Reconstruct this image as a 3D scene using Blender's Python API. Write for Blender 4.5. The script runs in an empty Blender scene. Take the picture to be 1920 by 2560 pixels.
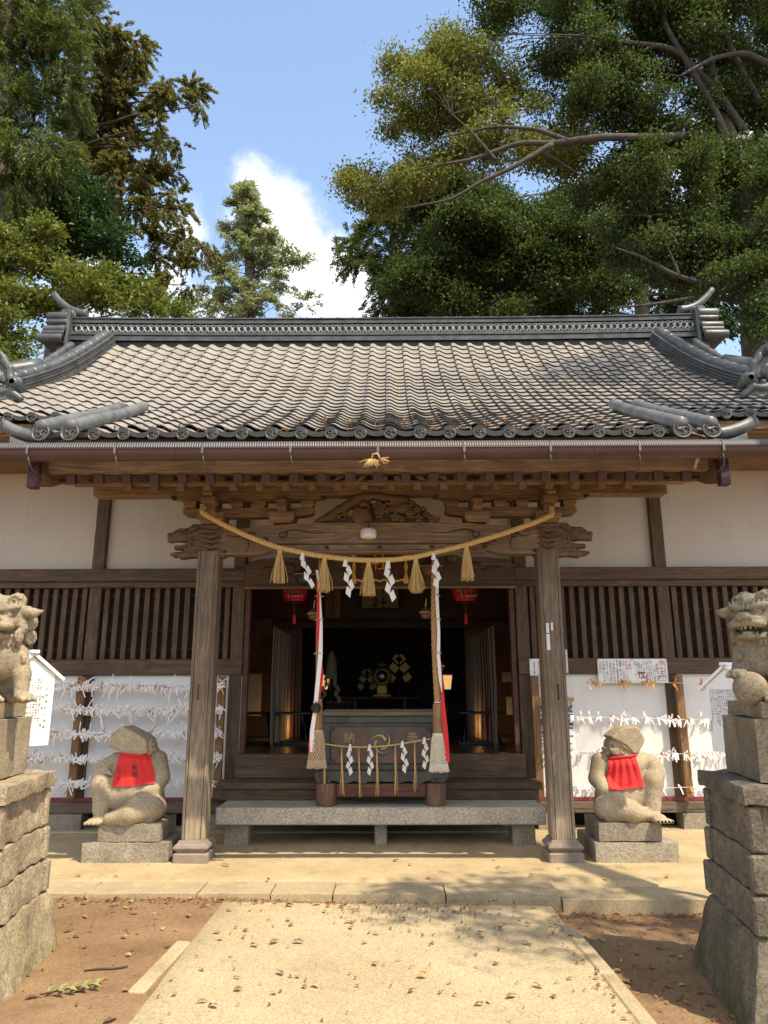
import bpy, math, random
import numpy as np
from mathutils import Vector, Matrix, Euler, noise

random.seed(7); RNG = np.random.default_rng(11)
SC = bpy.context.scene
R = math.radians

# ---------------------------------------------------------------- camera
CAM_F, CAM_P, CAM_YAW, CAM_ROLL = 1800.0, R(13.7), R(0.4), R(0.15)
CAM_C = np.array([0.1, 0.0, 1.6])
_fw = np.array([-math.sin(CAM_YAW)*math.cos(CAM_P), math.cos(CAM_YAW)*math.cos(CAM_P), math.sin(CAM_P)])
_r0 = np.array([math.cos(CAM_YAW), math.sin(CAM_YAW), 0.0]); _u0 = np.cross(_r0, _fw)
_r = _r0*math.cos(CAM_ROLL) - _u0*math.sin(CAM_ROLL); _u = _u0*math.cos(CAM_ROLL) + _r0*math.sin(CAM_ROLL)
cd = bpy.data.cameras.new('camera'); cam = bpy.data.objects.new('camera', cd); SC.collection.objects.link(cam)
cd.sensor_fit = 'VERTICAL'; cd.sensor_height = 36.0; cd.lens = CAM_F/2560.0*36.0
cd.clip_start = 0.05; cd.clip_end = 2000.0
cam.matrix_world = Matrix(((_r[0], _u[0], -_fw[0], CAM_C[0]), (_r[1], _u[1], -_fw[1], CAM_C[1]),
                           (_r[2], _u[2], -_fw[2], CAM_C[2]), (0, 0, 0, 1)))
SC.camera = cam

def at(x, y, Y):
    "photo pixel (1920x2560) -> world point on the plane Y"
    d = _fw*CAM_F + _r*(x-960.0) - _u*(y-1280.0)
    return CAM_C + d*((Y-CAM_C[1])/d[1])

# ---------------------------------------------------------------- light
SUN_AZ, SUN_EL = R(135.0), R(57.2)           # sun stands behind the camera, to the right
sl = bpy.data.lights.new('sun', 'SUN'); so = bpy.data.objects.new('sun', sl); SC.collection.objects.link(so)
sl.energy = 3.4; sl.angle = R(0.53); sl.color = (1.0, 0.87, 0.66)
sdir = Vector((math.sin(SUN_AZ)*math.cos(SUN_EL), math.cos(SUN_AZ)*math.cos(SUN_EL), math.sin(SUN_EL)))
so.rotation_euler = sdir.to_track_quat('Z', 'Y').to_euler(); so.location = (12, -12, 20)

W = bpy.data.worlds.new('World'); SC.world = W; W.use_nodes = True
nt = W.node_tree; nt.nodes.clear()
def wn(t, **k):
    n = nt.nodes.new(t)
    for a, b in k.items(): setattr(n, a, b)
    return n
wo = wn('ShaderNodeOutputWorld'); bg = wn('ShaderNodeBackground')
sky = wn('ShaderNodeTexSky', sky_type='NISHITA'); sky.sun_disc = False
sky.sun_elevation = SUN_EL; sky.sun_rotation = SUN_AZ; sky.air_density = 1.0; sky.dust_density = 1.0; sky.ozone_density = 1.0
bg.inputs['Strength'].default_value = 0.125
tc = wn('ShaderNodeTexCoord')
def wdot(v, b):
    n = wn('ShaderNodeVectorMath', operation='DOT_PRODUCT'); nt.links.new(v, n.inputs[0]); n.inputs[1].default_value = b
    return n.outputs['Value']
def wm(op, a, b=None, c=None):
    n = wn('ShaderNodeMath', operation=op)
    for i, q in enumerate((a, b, c)):
        if q is None: continue
        if isinstance(q, (int, float)): n.inputs[i].default_value = q
        else: nt.links.new(q, n.inputs[i])
    return n.outputs[0]
def wmr(v, a, b, c=0.0, d=1.0):
    n = wn('ShaderNodeMapRange', interpolation_type='SMOOTHSTEP'); nt.links.new(v, n.inputs[0])
    for i, q in enumerate((a, b, c, d)): n.inputs[i+1].default_value = q
    return n.outputs[0]
def dirpx(x, y):
    d = _fw*CAM_F + _r*(x-960.0) - _u*(y-1280.0); return d/np.linalg.norm(d)
ns = wn('ShaderNodeTexNoise'); ns.inputs['Scale'].default_value = 7.0; ns.inputs['Detail'].default_value = 8.0; ns.inputs['Roughness'].default_value = 0.62
nt.links.new(tc.outputs['Generated'], ns.inputs['Vector'])
nz = ns.outputs['Fac']
cl = None
for (px, py, rad, amp) in ((640, 470, .045, .8), (690, 540, .070, 1.0), (735, 630, .085, 1.0), (800, 720, .095, 1.0), (880, 780, .09, .8), (600, 560, .04, .6), (455, 590, .055, .6), (420, 700, .07, .55), (520, 760, .06, .5),
                           (1850, 420, 0.12, .9), (1500, 600, 0.10, .9), (1300, 720, .1, .9), (1780, 640, .12, .9), (180, 700, .1, .5)):
    d = wdot(tc.outputs['Generated'], tuple(dirpx(px, py)))
    ang = wm('ARCCOSINE', wm('MINIMUM', d, 0.99999))
    e = wm('MULTIPLY', wm('SUBTRACT', 1.0, wm('DIVIDE', ang, rad)), amp)
    cl = e if cl is None else wm('MAXIMUM', cl, e)
# unseen clouds added behind the camera to brighten and neutralise the porch shade
for v, rad in (((0.0, -.80, .60), .62), ((-.62, -.62, .48), .50), ((.55, -.72, .42), .45), ((-.9, -.2, .4), .4), ((.2, -.4, .9), .4)):
    d = wdot(tc.outputs['Generated'], tuple(np.array(v)/np.linalg.norm(v))); ang = wm('ARCCOSINE', wm('MINIMUM', d, 0.99999)); cl = wm('MAXIMUM', cl, wm('MULTIPLY', wm('SUBTRACT', 1.0, wm('DIVIDE', ang, rad)), 1.1))
cl2 = wm('ADD', cl, wm('MULTIPLY', wm('SUBTRACT', nz, 0.5), 2.3))
mask = wm('MULTIPLY', wmr(cl2, 0.02, 0.85), 0.88)
# blue tint mixed in to brighten the sky, stronger toward the horizon
sepz = wn('ShaderNodeSeparateXYZ'); nt.links.new(tc.outputs['Generated'], sepz.inputs[0])
veil = wmr(sepz.outputs['Z'], 0.25, 0.85, 0.30, 0.14)
mv = wn('ShaderNodeMix', data_type='RGBA'); nt.links.new(veil, mv.inputs['Factor']); nt.links.new(sky.outputs[0], mv.inputs['A']); mv.inputs['B'].default_value = (4.6, 6.6, 9.6, 1)
mx = wn('ShaderNodeMix', data_type='RGBA'); nt.links.new(mask, mx.inputs['Factor'])
nt.links.new(mv.outputs['Result'], mx.inputs['A']); mx.inputs['B'].default_value = (7.4, 7.2, 6.9, 1)
nt.links.new(mx.outputs['Result'], bg.inputs['Color']); nt.links.new(bg.outputs[0], wo.inputs[0])

SC.view_settings.view_transform = 'Standard'; SC.view_settings.look = 'None'
SC.view_settings.exposure = 0.98; SC.view_settings.gamma = 1.0
SC.cycles.max_bounces = 6; SC.cycles.diffuse_bounces = 3; SC.cycles.glossy_bounces = 2
SC.cycles.transmission_bounces = 3; SC.cycles.transparent_max_bounces = 6
SC.cycles.use_denoising = True

# ---------------------------------------------------------------- materials
MATS = {}
class NB:
    "small node builder"
    def __init__(s, name):
        s.m = bpy.data.materials.new(name); s.m.use_nodes = True; s.t = s.m.node_tree; s.t.nodes.clear()
        s.out = s.n('ShaderNodeOutputMaterial'); s.b = s.n('ShaderNodeBsdfPrincipled'); s.l(s.b.outputs[0], s.out.inputs[0])
        MATS[name] = s.m
    def n(s, t, **k):
        q = s.t.nodes.new(t)
        for a, b in k.items(): setattr(q, a, b)
        return q
    def l(s, a, b): s.t.links.new(a, b)
    def co(s, scale=(1, 1, 1), kind='Object', rnd=True):
        t = s.n('ShaderNodeTexCoord'); m = s.n('ShaderNodeMapping'); s.l(t.outputs[kind], m.inputs[0]); m.inputs['Scale'].default_value = scale
        if rnd:
            o = s.n('ShaderNodeObjectInfo'); mu = s.n('ShaderNodeMath', operation='MULTIPLY'); s.l(o.outputs['Random'], mu.inputs[0]); mu.inputs[1].default_value = 17.0
            c = s.n('ShaderNodeCombineXYZ'); s.l(mu.outputs[0], c.inputs[0]); s.l(mu.outputs[0], c.inputs[1]); s.l(mu.outputs[0], c.inputs[2]); s.l(c.outputs[0], m.inputs['Location'])
        return m.outputs[0]
    def noise(s, v, scale, detail=4, rough=.55, dist=0.0):
        q = s.n('ShaderNodeTexNoise'); s.l(v, q.inputs['Vector']); q.inputs['Scale'].default_value = scale; q.inputs['Detail'].default_value = detail
        q.inputs['Roughness'].default_value = rough; q.inputs['Distortion'].default_value = dist; return q.outputs['Fac']
    def ramp(s, f, stops):
        q = s.n('ShaderNodeValToRGB'); e = q.color_ramp.elements
        while len(e) > 1: e.remove(e[-1])
        for i, (p, c) in enumerate(stops):
            x = e[0] if i == 0 else e.new(p)
            x.position = p; x.color = tuple(c)+(1,) if len(c) == 3 else c
        s.l(f, q.inputs[0]); return q.outputs[0]
    def mix(s, f, a, b, mode='MIX'):
        q = s.n('ShaderNodeMix', data_type='RGBA', blend_type=mode)
        for i, x in (('Factor', f), ('A', a), ('B', b)):
            if isinstance(x, (int, float)): q.inputs[i].default_value = x
            elif isinstance(x, tuple): q.inputs[i].default_value = x+(1,) if len(x) == 3 else x
            else: s.l(x, q.inputs[i])
        return q.outputs['Result']
    def math(s, op, a, b=None):
        q = s.n('ShaderNodeMath', operation=op)
        for i, x in enumerate((a, b)):
            if x is None: continue
            if isinstance(x, (int, float)): q.inputs[i].default_value = x
            else: s.l(x, q.inputs[i])
        return q.outputs[0]
    def col(s, c):
        if isinstance(c, tuple): s.b.inputs['Base Color'].default_value = c+(1,)
        else: s.l(c, s.b.inputs['Base Color'])
    def rough(s, r):
        if isinstance(r, (int, float)): s.b.inputs['Roughness'].default_value = r
        else: s.l(r, s.b.inputs['Roughness'])
    def bump(s, h, strength=.3, dist=.01):
        q = s.n('ShaderNodeBump'); q.inputs['Strength'].default_value = strength; q.inputs['Distance'].default_value = dist
        s.l(h, q.inputs['Height']); s.l(q.outputs[0], s.b.inputs['Normal'])

def plain(name, c, rough=.6, metal=0.0, var=.12, scale=6.0, bump=0.0, spec=None):
    b = NB(name); v = b.co()
    f = b.noise(v, scale, 5)
    lo = tuple(x*(1-var) for x in c); hi = tuple(min(1, x*(1+var)) for x in c)
    b.col(b.ramp(f, [(.3, lo), (.7, hi)])); b.rough(rough); b.b.inputs['Metallic'].default_value = metal
    if spec is not None: b.b.inputs['Specular IOR Level'].default_value = spec
    if bump: b.bump(b.noise(v, scale*6, 3), bump, .01)
    return b.m

def wood(name, axis, dark, light, rough=.7, weather=None, ring=1.0, bump=.35):
    b = NB(name); i = 'xyz'.index(axis)
    sc = [9.0]*3; sc[i] = .45
    v = b.co(tuple(sc))
    f1 = b.noise(v, 1.6*ring, 3, .5, .6)
    w = b.math('FRACT', b.math('MULTIPLY', f1, 9.0))
    w = b.math('ABSOLUTE', b.math('SUBTRACT', b.math('MULTIPLY', w, 2.0), 1.0))
    sc2 = [70.0]*3; sc2[i] = 2.2
    v2 = b.co(tuple(sc2)); f2 = b.noise(v2, 1.0, 5, .6)
    f = b.math('ADD', b.math('MULTIPLY', w, .38), b.math('MULTIPLY', f2, .62))
    c = b.ramp(f, [(.22, dark), (.52, tuple((a+q)/2 for a, q in zip(dark, light))), (.78, light)])
    v3 = b.co((1, 1, 1)); f3 = b.noise(v3, 2.3, 4, .6)
    c = b.mix(b.ramp(f3, [(.35, (0, 0, 0)), (.7, (.55, .55, .55))]), c, tuple(x*.62 for x in dark))
    if weather:
        f4 = b.noise(v3, 5.0, 6, .7)
        sep = b.n('ShaderNodeSeparateXYZ'); t = b.n('ShaderNodeTexCoord'); b.l(t.outputs['Object'], sep.inputs[0])
        z0, z1 = weather[1]
        mr = b.n('ShaderNodeMapRange'); b.l(sep.outputs['Z'], mr.inputs[0]); mr.inputs[1].default_value = z1; mr.inputs[2].default_value = z0
        fac = b.math('MULTIPLY', mr.outputs[0], b.ramp(f4, [(.2, (.35,)*3), (.6, (1,)*3)]))
        wc = b.ramp(f, [(.25, tuple(x*.55 for x in weather[0])), (.75, weather[0])])
        c = b.mix(fac, c, wc)
    b.col(c); b.rough(rough); b.b.inputs['Specular IOR Level'].default_value = .3
    b.bump(f, bump, .006); return b.m

for a in 'xyz':
    wood('wood_'+a, a, (.125, .076, .040), (.36, .235, .135))
    wood('wood_old_'+a, a, (.062, .038, .022), (.18, .118, .072))
    wood('wood_dark_'+a, a, (.03, .018, .012), (.085, .05, .032))
wood('post_wood', 'z', (.11, .078, .052), (.28, .205, .14), weather=((.44, .35, .245), (0.1, 1.6)))
wood('sill_wood', 'x', (.10, .075, .052), (.23, .175, .125))
wood('rack_wood', 'z', (.15, .075, .03), (.33, .185, .085), rough=.55)
wood('handle_wood', 'z', (.26, .13, .05), (.42, .235, .10), rough=.45)
wood('log_wood', 'z', (.12, .065, .04), (.24, .145, .095))
wood('red_wood_x', 'x', (.07, .03, .02), (.16, .075, .05))
wood('carve_wood', 'x', (.085, .052, .029), (.22, .142, .08), ring=.7)
wood('floor_wood', 'y', (.05, .025, .012), (.13, .07, .03), rough=.18)
wood('lattice_wood', 'z', (.062, .040, .024), (.17, .112, .07))

def stone(name, c1, c2, speck=90., amt=.35, rough=.85, moss=None, bump=.5, big=3.0, moss_z=(.0, .6)):
    b = NB(name); v = b.co()
    f = b.noise(v, big, 6, .62); c = b.ramp(f, [(.3, c1), (.68, c2)])
    vo = b.n('ShaderNodeTexVoronoi'); b.l(v, vo.inputs['Vector']); vo.inputs['Scale'].default_value = speck
    sp = b.ramp(vo.outputs['Color'], [(.2, (.25,)*3), (.55, (1,)*3), (.9, (1.35,)*3)])
    c = b.mix(amt, c, b.mix(1.0, c, sp, 'MULTIPLY'))
    if moss:
        t = b.n('ShaderNodeTexCoord'); sep = b.n('ShaderNodeSeparateXYZ'); b.l(t.outputs['Object'], sep.inputs[0])
        mr = b.n('ShaderNodeMapRange'); b.l(sep.outputs['Z'], mr.inputs[0]); mr.inputs[1].default_value = moss_z[1]; mr.inputs[2].default_value = moss_z[0]
        fm = b.noise(v, 5.5, 5, .65)
        c = b.mix(b.math('MULTIPLY', mr.outputs[0], b.ramp(fm, [(.44, (0,)*3), (.62, (.9,)*3)])), c, moss)
    b.col(c); b.rough(rough); b.b.inputs['Specular IOR Level'].default_value = .25
    b.bump(b.math('ADD', b.noise(v, 28, 5, .7), b.math('MULTIPLY', b.noise(v, speck*1.3, 2), .5)), bump, .012); return b.m
stone('granite', (.40, .345, .27), (.57, .50, .40), 150, .75, bump=.2)
stone('monkey_stone', (.32, .25, .16), (.47, .385, .26), 190, .6, bump=.25)
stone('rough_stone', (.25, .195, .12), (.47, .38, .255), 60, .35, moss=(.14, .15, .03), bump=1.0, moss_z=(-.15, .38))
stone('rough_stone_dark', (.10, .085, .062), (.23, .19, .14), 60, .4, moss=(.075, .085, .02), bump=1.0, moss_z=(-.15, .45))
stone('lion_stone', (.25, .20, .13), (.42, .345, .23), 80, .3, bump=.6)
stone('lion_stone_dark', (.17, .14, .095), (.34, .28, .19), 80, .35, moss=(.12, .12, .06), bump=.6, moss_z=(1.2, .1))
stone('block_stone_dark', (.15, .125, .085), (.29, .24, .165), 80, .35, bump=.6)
stone('base_stone', (.24, .205, .15), (.40, .35, .265), 70, .35, bump=.9)
stone('base_stone_grey', (.19, .16, .12), (.35, .30, .225), 70, .35, bump=.7)
stone('post_foot', (.19, .15, .12), (.31, .255, .21), 120, .2, bump=.3)
plain('inner_sheet', (.30, .28, .25), .8, 0, .1)
stone('kerb_stone', (.34, .265, .155), (.47, .375, .23), 90, .25, bump=.35)

def ground_mat(name, c1, c2, c3, speck, spk_amt, bump, big=1.2):
    b = NB(name); v = b.co(rnd=False)
    c = b.ramp(b.noise(v, big, 7, .65), [(.28, c1), (.5, c2), (.74, c3)])
    vo = b.n('ShaderNodeTexVoronoi'); b.l(v, vo.inputs['Vector']); vo.inputs['Scale'].default_value = speck
    c = b.mix(spk_amt, c, b.mix(1.0, c, b.ramp(vo.outputs['Color'], [(.1, (.42,)*3), (.5, (1,)*3), (.92, (1.5,)*3)]), 'MULTIPLY'))
    fs = b.noise(v, 3.4, 6, .7, 1.2)
    c = b.mix(b.ramp(fs, [(.56, (0,)*3), (.74, (.5,)*3)]), c, tuple(x*.6 for x in c1))
    b.col(c); b.rough(.93); b.b.inputs['Specular IOR Level'].default_value = .15
    b.bump(b.math('ADD', b.noise(v, speck*.9, 3, .7), b.math('MULTIPLY', b.noise(v, 9, 4), .6)), bump, .01); return b.m
ground_mat('path_concrete', (.37, .285, .165), (.435, .345, .21), (.49, .395, .25), 130, .5, .4)
ground_mat('platform_concrete', (.34, .255, .14), (.43, .33, .19), (.50, .395, .245), 110, .3, .3, 1.8)
ground_mat('dirt', (.18, .110, .058), (.245, .153, .083), (.32, .21, .12), 90, .35, .6, 1.6)

def tile_mat(name, top, edge):
    b = NB(name); v = b.co(rnd=False)
    f = b.noise(v, 1.3, 5, .6); f2 = b.noise(v, 30, 5, .7); f3 = b.noise(v, 4.2, 4, .6)
    c = b.ramp(b.math('ADD', b.math('MULTIPLY', f, .5), b.math('MULTIPLY', f3, .5)), [(.3, tuple(x*.72 for x in top)), (.55, top), (.75, tuple(min(1, x*1.18) for x in top))])
    c = b.mix(b.ramp(f2, [(.3, (.45,)*3), (.65, (0,)*3)]), c, tuple(x*.5 for x in top))
    t = b.n('ShaderNodeTexCoord'); sep = b.n('ShaderNodeSeparateXYZ'); b.l(t.outputs['Object'], sep.inputs[0])
    gi = b.n('ShaderNodeNewGeometry')
    c = b.mix(b.ramp(gi.outputs['Random Per Island'], [(0, (.28,)*3), (.5, (0,)*3), (1, (0,)*3)]), c, tuple(x*.55 for x in top))
    b.col(c); b.rough(b.ramp(f2, [(.3, (.36,)*3), (.7, (.6,)*3)])); b.b.inputs['Specular IOR Level'].default_value = .55
    b.bump(f2, .15, .004); return b.m
tile_mat('tile_top', (.33, .295, .25), (.05, .05, .05))
tile_mat('tile_blue', (.15, .165, .18), (.05, .05, .05))
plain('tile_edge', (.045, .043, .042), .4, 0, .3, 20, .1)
plain('ridge_tile', (.072, .077, .077), .42, 0, .45, 7, .2, .5); plain('roll_tile', (.13, .136, .132), .45, 0, .35, 7, .2, .5)
plain('ridge_dark', (.018, .019, .021), .6)
plain('ridge_lattice', (.42, .44, .44), .4, 0, .25, 9)
plain('disc_tile', (.062, .06, .055), .4, 0, .4, 14, .1, .5); plain('plaque_gold', (.72, .48, .12), .45, .2, .1, 20)

def plaster(name, c):
    b = NB(name); v = b.co()
    f = b.noise(v, 1.1, 6, .6); f2 = b.noise(v, 3.0, 6, .7, 1.0)
    q = b.ramp(f, [(.3, tuple(x*.9 for x in c)), (.7, c)])
    q = b.mix(b.ramp(f2, [(.58, (0,)*3), (.8, (.3,)*3)]), q, tuple(x*.6 for x in c))
    v2 = b.co((5, 5, .5)); st = b.noise(v2, 1.6, 6, .65)
    q = b.mix(b.ramp(st, [(.54, (0,)*3), (.76, (.28,)*3)]), q, tuple(x*f for x, f in zip(c, (.62, .55, .45))))
    f5 = b.noise(v, 14, 6, .75); q = b.mix(b.ramp(f5, [(.66, (0,)*3), (.80, (.35,)*3)]), q, tuple(x*.55 for x in c))
    b.col(q); b.rough(.9); b.b.inputs['Specular IOR Level'].default_value = .1; b.bump(b.noise(v, 40, 4), .06, .005); return b.m
plaster('plaster', (.56, .51, .435)); plaster('white_board', (.80, .79, .77))
plain('white_paint', (.83, .82, .79), .5, 0, .03); plain('white_paint_shade', (.66, .65, .63), .6, 0, .04)
plain('paper', (.74, .71, .66), .8, 0, .04, 20); plain('omikuji', (.80, .77, .75), .8, 0, .12, 40)
plain('omikuji_pink', (.72, .56, .53), .8, 0, .12, 40); plain('omikuji_gold', (.42, .30, .07), .38, .55, .25, 30); plain('omikuji_orange', (.5, .2, .06), .5, 0, .2, 30)
plain('ink', (.02, .02, .022), .6); plain('ink_grey', (.16, .15, .15), .6); plain('ink_red', (.5, .03, .03), .6); plain('ink_pink', (.55, .25, .27), .6)
plain('ink_blue', (.03, .11, .38), .6); plain('ink_orange', (.6, .22, .03), .6); plain('ink_green', (.05, .25, .12), .6)
plain('straw', (.60, .39, .15), .75, 0, .2, 60); plain('straw_dark', (.33, .21, .085), .8, 0, .25, 60)
plain('rope_jute', (.42, .25, .10), .8, 0, .2, 60); plain('rope_grey', (.30, .20, .13), .85, 0, .2, 60)
plain('tassel_tan', (.50, .37, .24), .9, 0, .12, 80, .2); plain('tassel_white', (.74, .66, .53), .9, 0, .12, 80, .2)
plain('red_cloth', (.62, .022, .022), .75, 0, .12, 12); plain('white_cloth', (.80, .74, .72), .8, 0, .05)
plain('bell_copper', (.16, .085, .065), .42, .5, .3, 8); plain('bell_dark', (.07, .07, .06), .4, .6, .3, 10)
plain('gold', (.26, .17, .045), .45, .5, .25, 20); plain('gold_paint', (.45, .29, .06), .45, .25, .2, 20)
plain('copper_gutter', (.092, .05, .042), .5, .25, .25, 3); plain('bracket_metal', (.14, .13, .12), .55, .4)
plain('cap_purple', (.062, .026, .028), .5, .2, .25, 8)
plain('maroon', (.20, .035, .04), .6, 0, .15)
plain('box_paint', (.055, .055, .048), .6, 0, .35, 7, .2); plain('box_panel', (.10, .062, .048), .6, 0, .3, 6, .2); plain('emblem_blue', (.075, .085, .085), .5, 0, .2)
plain('emblem_gold', (.46, .32, .11), .5, .2, .25, 12); plain('seal_gold', (.34, .25, .12), .5, .3, .2)
plain('lacquer_brown', (.10, .035, .022), .4, 0, .2); plain('lacquer_black', (.012, .011, .012), .35); plain('black_metal', (.015, .015, .016), .4, .4)
plain('lantern_red', (.50, .012, .025), .6, 0, .1); plain('lantern_lamp', (.8, .76, .66), .4, 0, .02)
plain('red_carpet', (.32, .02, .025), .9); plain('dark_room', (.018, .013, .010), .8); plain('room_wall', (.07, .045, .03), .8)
plain('mirror_glass', (.20, .22, .22), .3, 1.0); plain('cream_panel', (.26, .225, .15), .8)
plain('bark', (.11, .085, .065), .9, 0, .35, 6, .8); plain('bark_grey', (.065, .055, .044), .9, 0, .35, 6, .7); plain('twig', (.08, .055, .035), .9, 0, .3)
plain('foundation', (.16, .14, .12), .9, 0, .3, 8, .4)
def mesh_guard():
    b = NB('leaf_guard'); v = b.co(rnd=False); w = b.n('ShaderNodeTexWave', wave_type='BANDS', bands_direction='X'); b.l(v, w.inputs['Vector']); w.inputs['Scale'].default_value = 15
    b.col(b.ramp(w.outputs['Fac'], [(.42, (.015, .015, .017)), (.6, (.13, .125, .125))])); b.rough(.5); b.bump(w.outputs['Fac'], .6, .006); return b.m
mesh_guard()
def glow(name, c, st):
    b = NB(name); b.col(c); b.b.inputs['Emission Color'].default_value = c+(1,); b.b.inputs['Emission Strength'].default_value = st; return b.m
glow('lamp_glow', (1.0, .55, .2), .42)
def curtain_mat():
    b = NB('stripe_cloth'); v = b.co(rnd=False); sep = b.n('ShaderNodeSeparateXYZ'); b.l(v, sep.inputs[0])
    f = b.math('FRACT', b.math('MULTIPLY', sep.outputs['Y'], 5.2))
    k = b.math('GREATER_THAN', f, .72)
    c = b.mix(k, (.36, .31, .24), (.13, .012, .012)); b.col(c); b.rough(.9)
    tr = b.n('ShaderNodeBsdfTranslucent'); b.l(c, tr.inputs[0]); ms = b.n('ShaderNodeMixShader'); ms.inputs[0].default_value = .45
    b.l(b.b.outputs[0], ms.inputs[1]); b.l(tr.outputs[0], ms.inputs[2]); b.l(ms.outputs[0], b.out.inputs[0]); return b.m
curtain_mat()
def leaf_mat(name, cols, trans=.35, rough=.5, spec=.25):
    b = NB(name); g = b.n('ShaderNodeNewGeometry')
    n = len(cols); c = b.ramp(g.outputs['Random Per Island'], [(i/(max(1, n-1)), q) for i, q in enumerate(cols)])
    b.col(c); b.rough(rough); b.b.inputs['Specular IOR Level'].default_value = spec
    tr = b.n('ShaderNodeBsdfTranslucent'); b.l(b.mix(1.0, c, (1.1, 1.25, .7), 'MULTIPLY'), tr.inputs[0]); ms = b.n('ShaderNodeMixShader'); ms.inputs[0].default_value = trans
    b.l(b.b.outputs[0], ms.inputs[1]); b.l(tr.outputs[0], ms.inputs[2]); b.l(ms.outputs[0], b.out.inputs[0]); return b.m
leaf_mat('leaf_cedar', [(.042, .065, .018), (.085, .115, .028), (.24, .26, .055), (.06, .085, .022), (.042, .06, .018), (.13, .16, .035)])
leaf_mat('leaf_rust', [(.07, .10, .03), (.16, .16, .045), (.27, .165, .06), (.26, .21, .06), (.11, .14, .042), (.15, .17, .05)], .45)
leaf_mat('leaf_dark', [(.025, .055, .018), (.04, .085, .025), (.03, .06, .02)])
leaf_mat('leaf_laurel', [(.075, .105, .022), (.13, .16, .032), (.20, .21, .045), (.10, .125, .025), (.28, .25, .06)])
leaf_mat('leaf_oak', [(.042, .066, .024), (.072, .105, .034), (.16, .18, .055), (.06, .088, .03), (.042, .066, .027), (.10, .135, .042)])
leaf_mat('leaf_oak_sunlit', [(.07, .09, .026), (.14, .16, .04), (.30, .27, .07), (.22, .22, .055), (.09, .11, .03), (.26, .22, .06)], .42)  # oak leaves coloured lighter and yellower to paint sunlight on the left boughs
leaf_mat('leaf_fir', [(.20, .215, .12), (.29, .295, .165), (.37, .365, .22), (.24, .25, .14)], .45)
plain('dry_leaf_a', (.26, .14, .06), .7, 0, .35, 25); plain('dry_leaf_b', (.40, .26, .10), .7, 0, .3, 25); plain('dry_leaf_c', (.17, .085, .05), .7, 0, .35, 25); plain('dry_leaf_d', (.24, .27, .09), .6, 0, .3, 25)
leaf_mat('litter', [(.14, .07, .035), (.25, .12, .05), (.34, .2, .08), (.2, .09, .05)], .15, .7)
M = MATS
# ---------------------------------------------------------------- mesh builder
def _boxfaces():
    corners = [(a, b, c) for a in (-1, 1) for b in (-1, 1) for c in (-1, 1)]
    ix = {}; P = []
    for c in corners:
        for a in range(3): ix[(c, a)] = len(P); P.append((c, a))
    F = []
    for a in range(3):
        o = [k for k in range(3) if k != a]
        for sg in (-1, 1):
            q = []
            for (i, j) in ((-1, -1), (1, -1), (1, 1), (-1, 1)):
                c = [0]*3; c[a] = sg; c[o[0]] = i; c[o[1]] = j; q.append(ix[(tuple(c), a)])
            F.append(q)
    for c3 in range(3):
        a, b = [k for k in range(3) if k != c3]
        for i in (-1, 1):
            for j in (-1, 1):
                c1 = [0]*3; c1[a] = i; c1[b] = j; c2 = list(c1); c1[c3] = -1; c2[c3] = 1; c1 = tuple(c1); c2 = tuple(c2)
                F.append([ix[(c1, a)], ix[(c1, b)], ix[(c2, b)], ix[(c2, a)]])
    for c in corners: F.append([ix[(c, 0)], ix[(c, 1)], ix[(c, 2)]])
    S = np.array([c for c, a in P], float); A = np.array([a for c, a in P])
    V = S.copy()
    B = np.ones((24, 3)); B[np.arange(24), A] = 0
    out = []
    T = S - 0.1*S*B
    for f in F:
        p = T[f]; n = np.cross(p[1]-p[0], p[2]-p[0])
        out.append(f if n.dot(p.mean(0)) > 0 else f[::-1])
    return S, B, out
_BS, _BB, _BF = _boxfaces()

def rotz(a):
    c, s = math.cos(a), math.sin(a); return np.array([[c, -s, 0], [s, c, 0], [0, 0, 1.0]])
def roteul(x, y, z): return np.array(Euler((x, y, z)).to_matrix())

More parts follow.
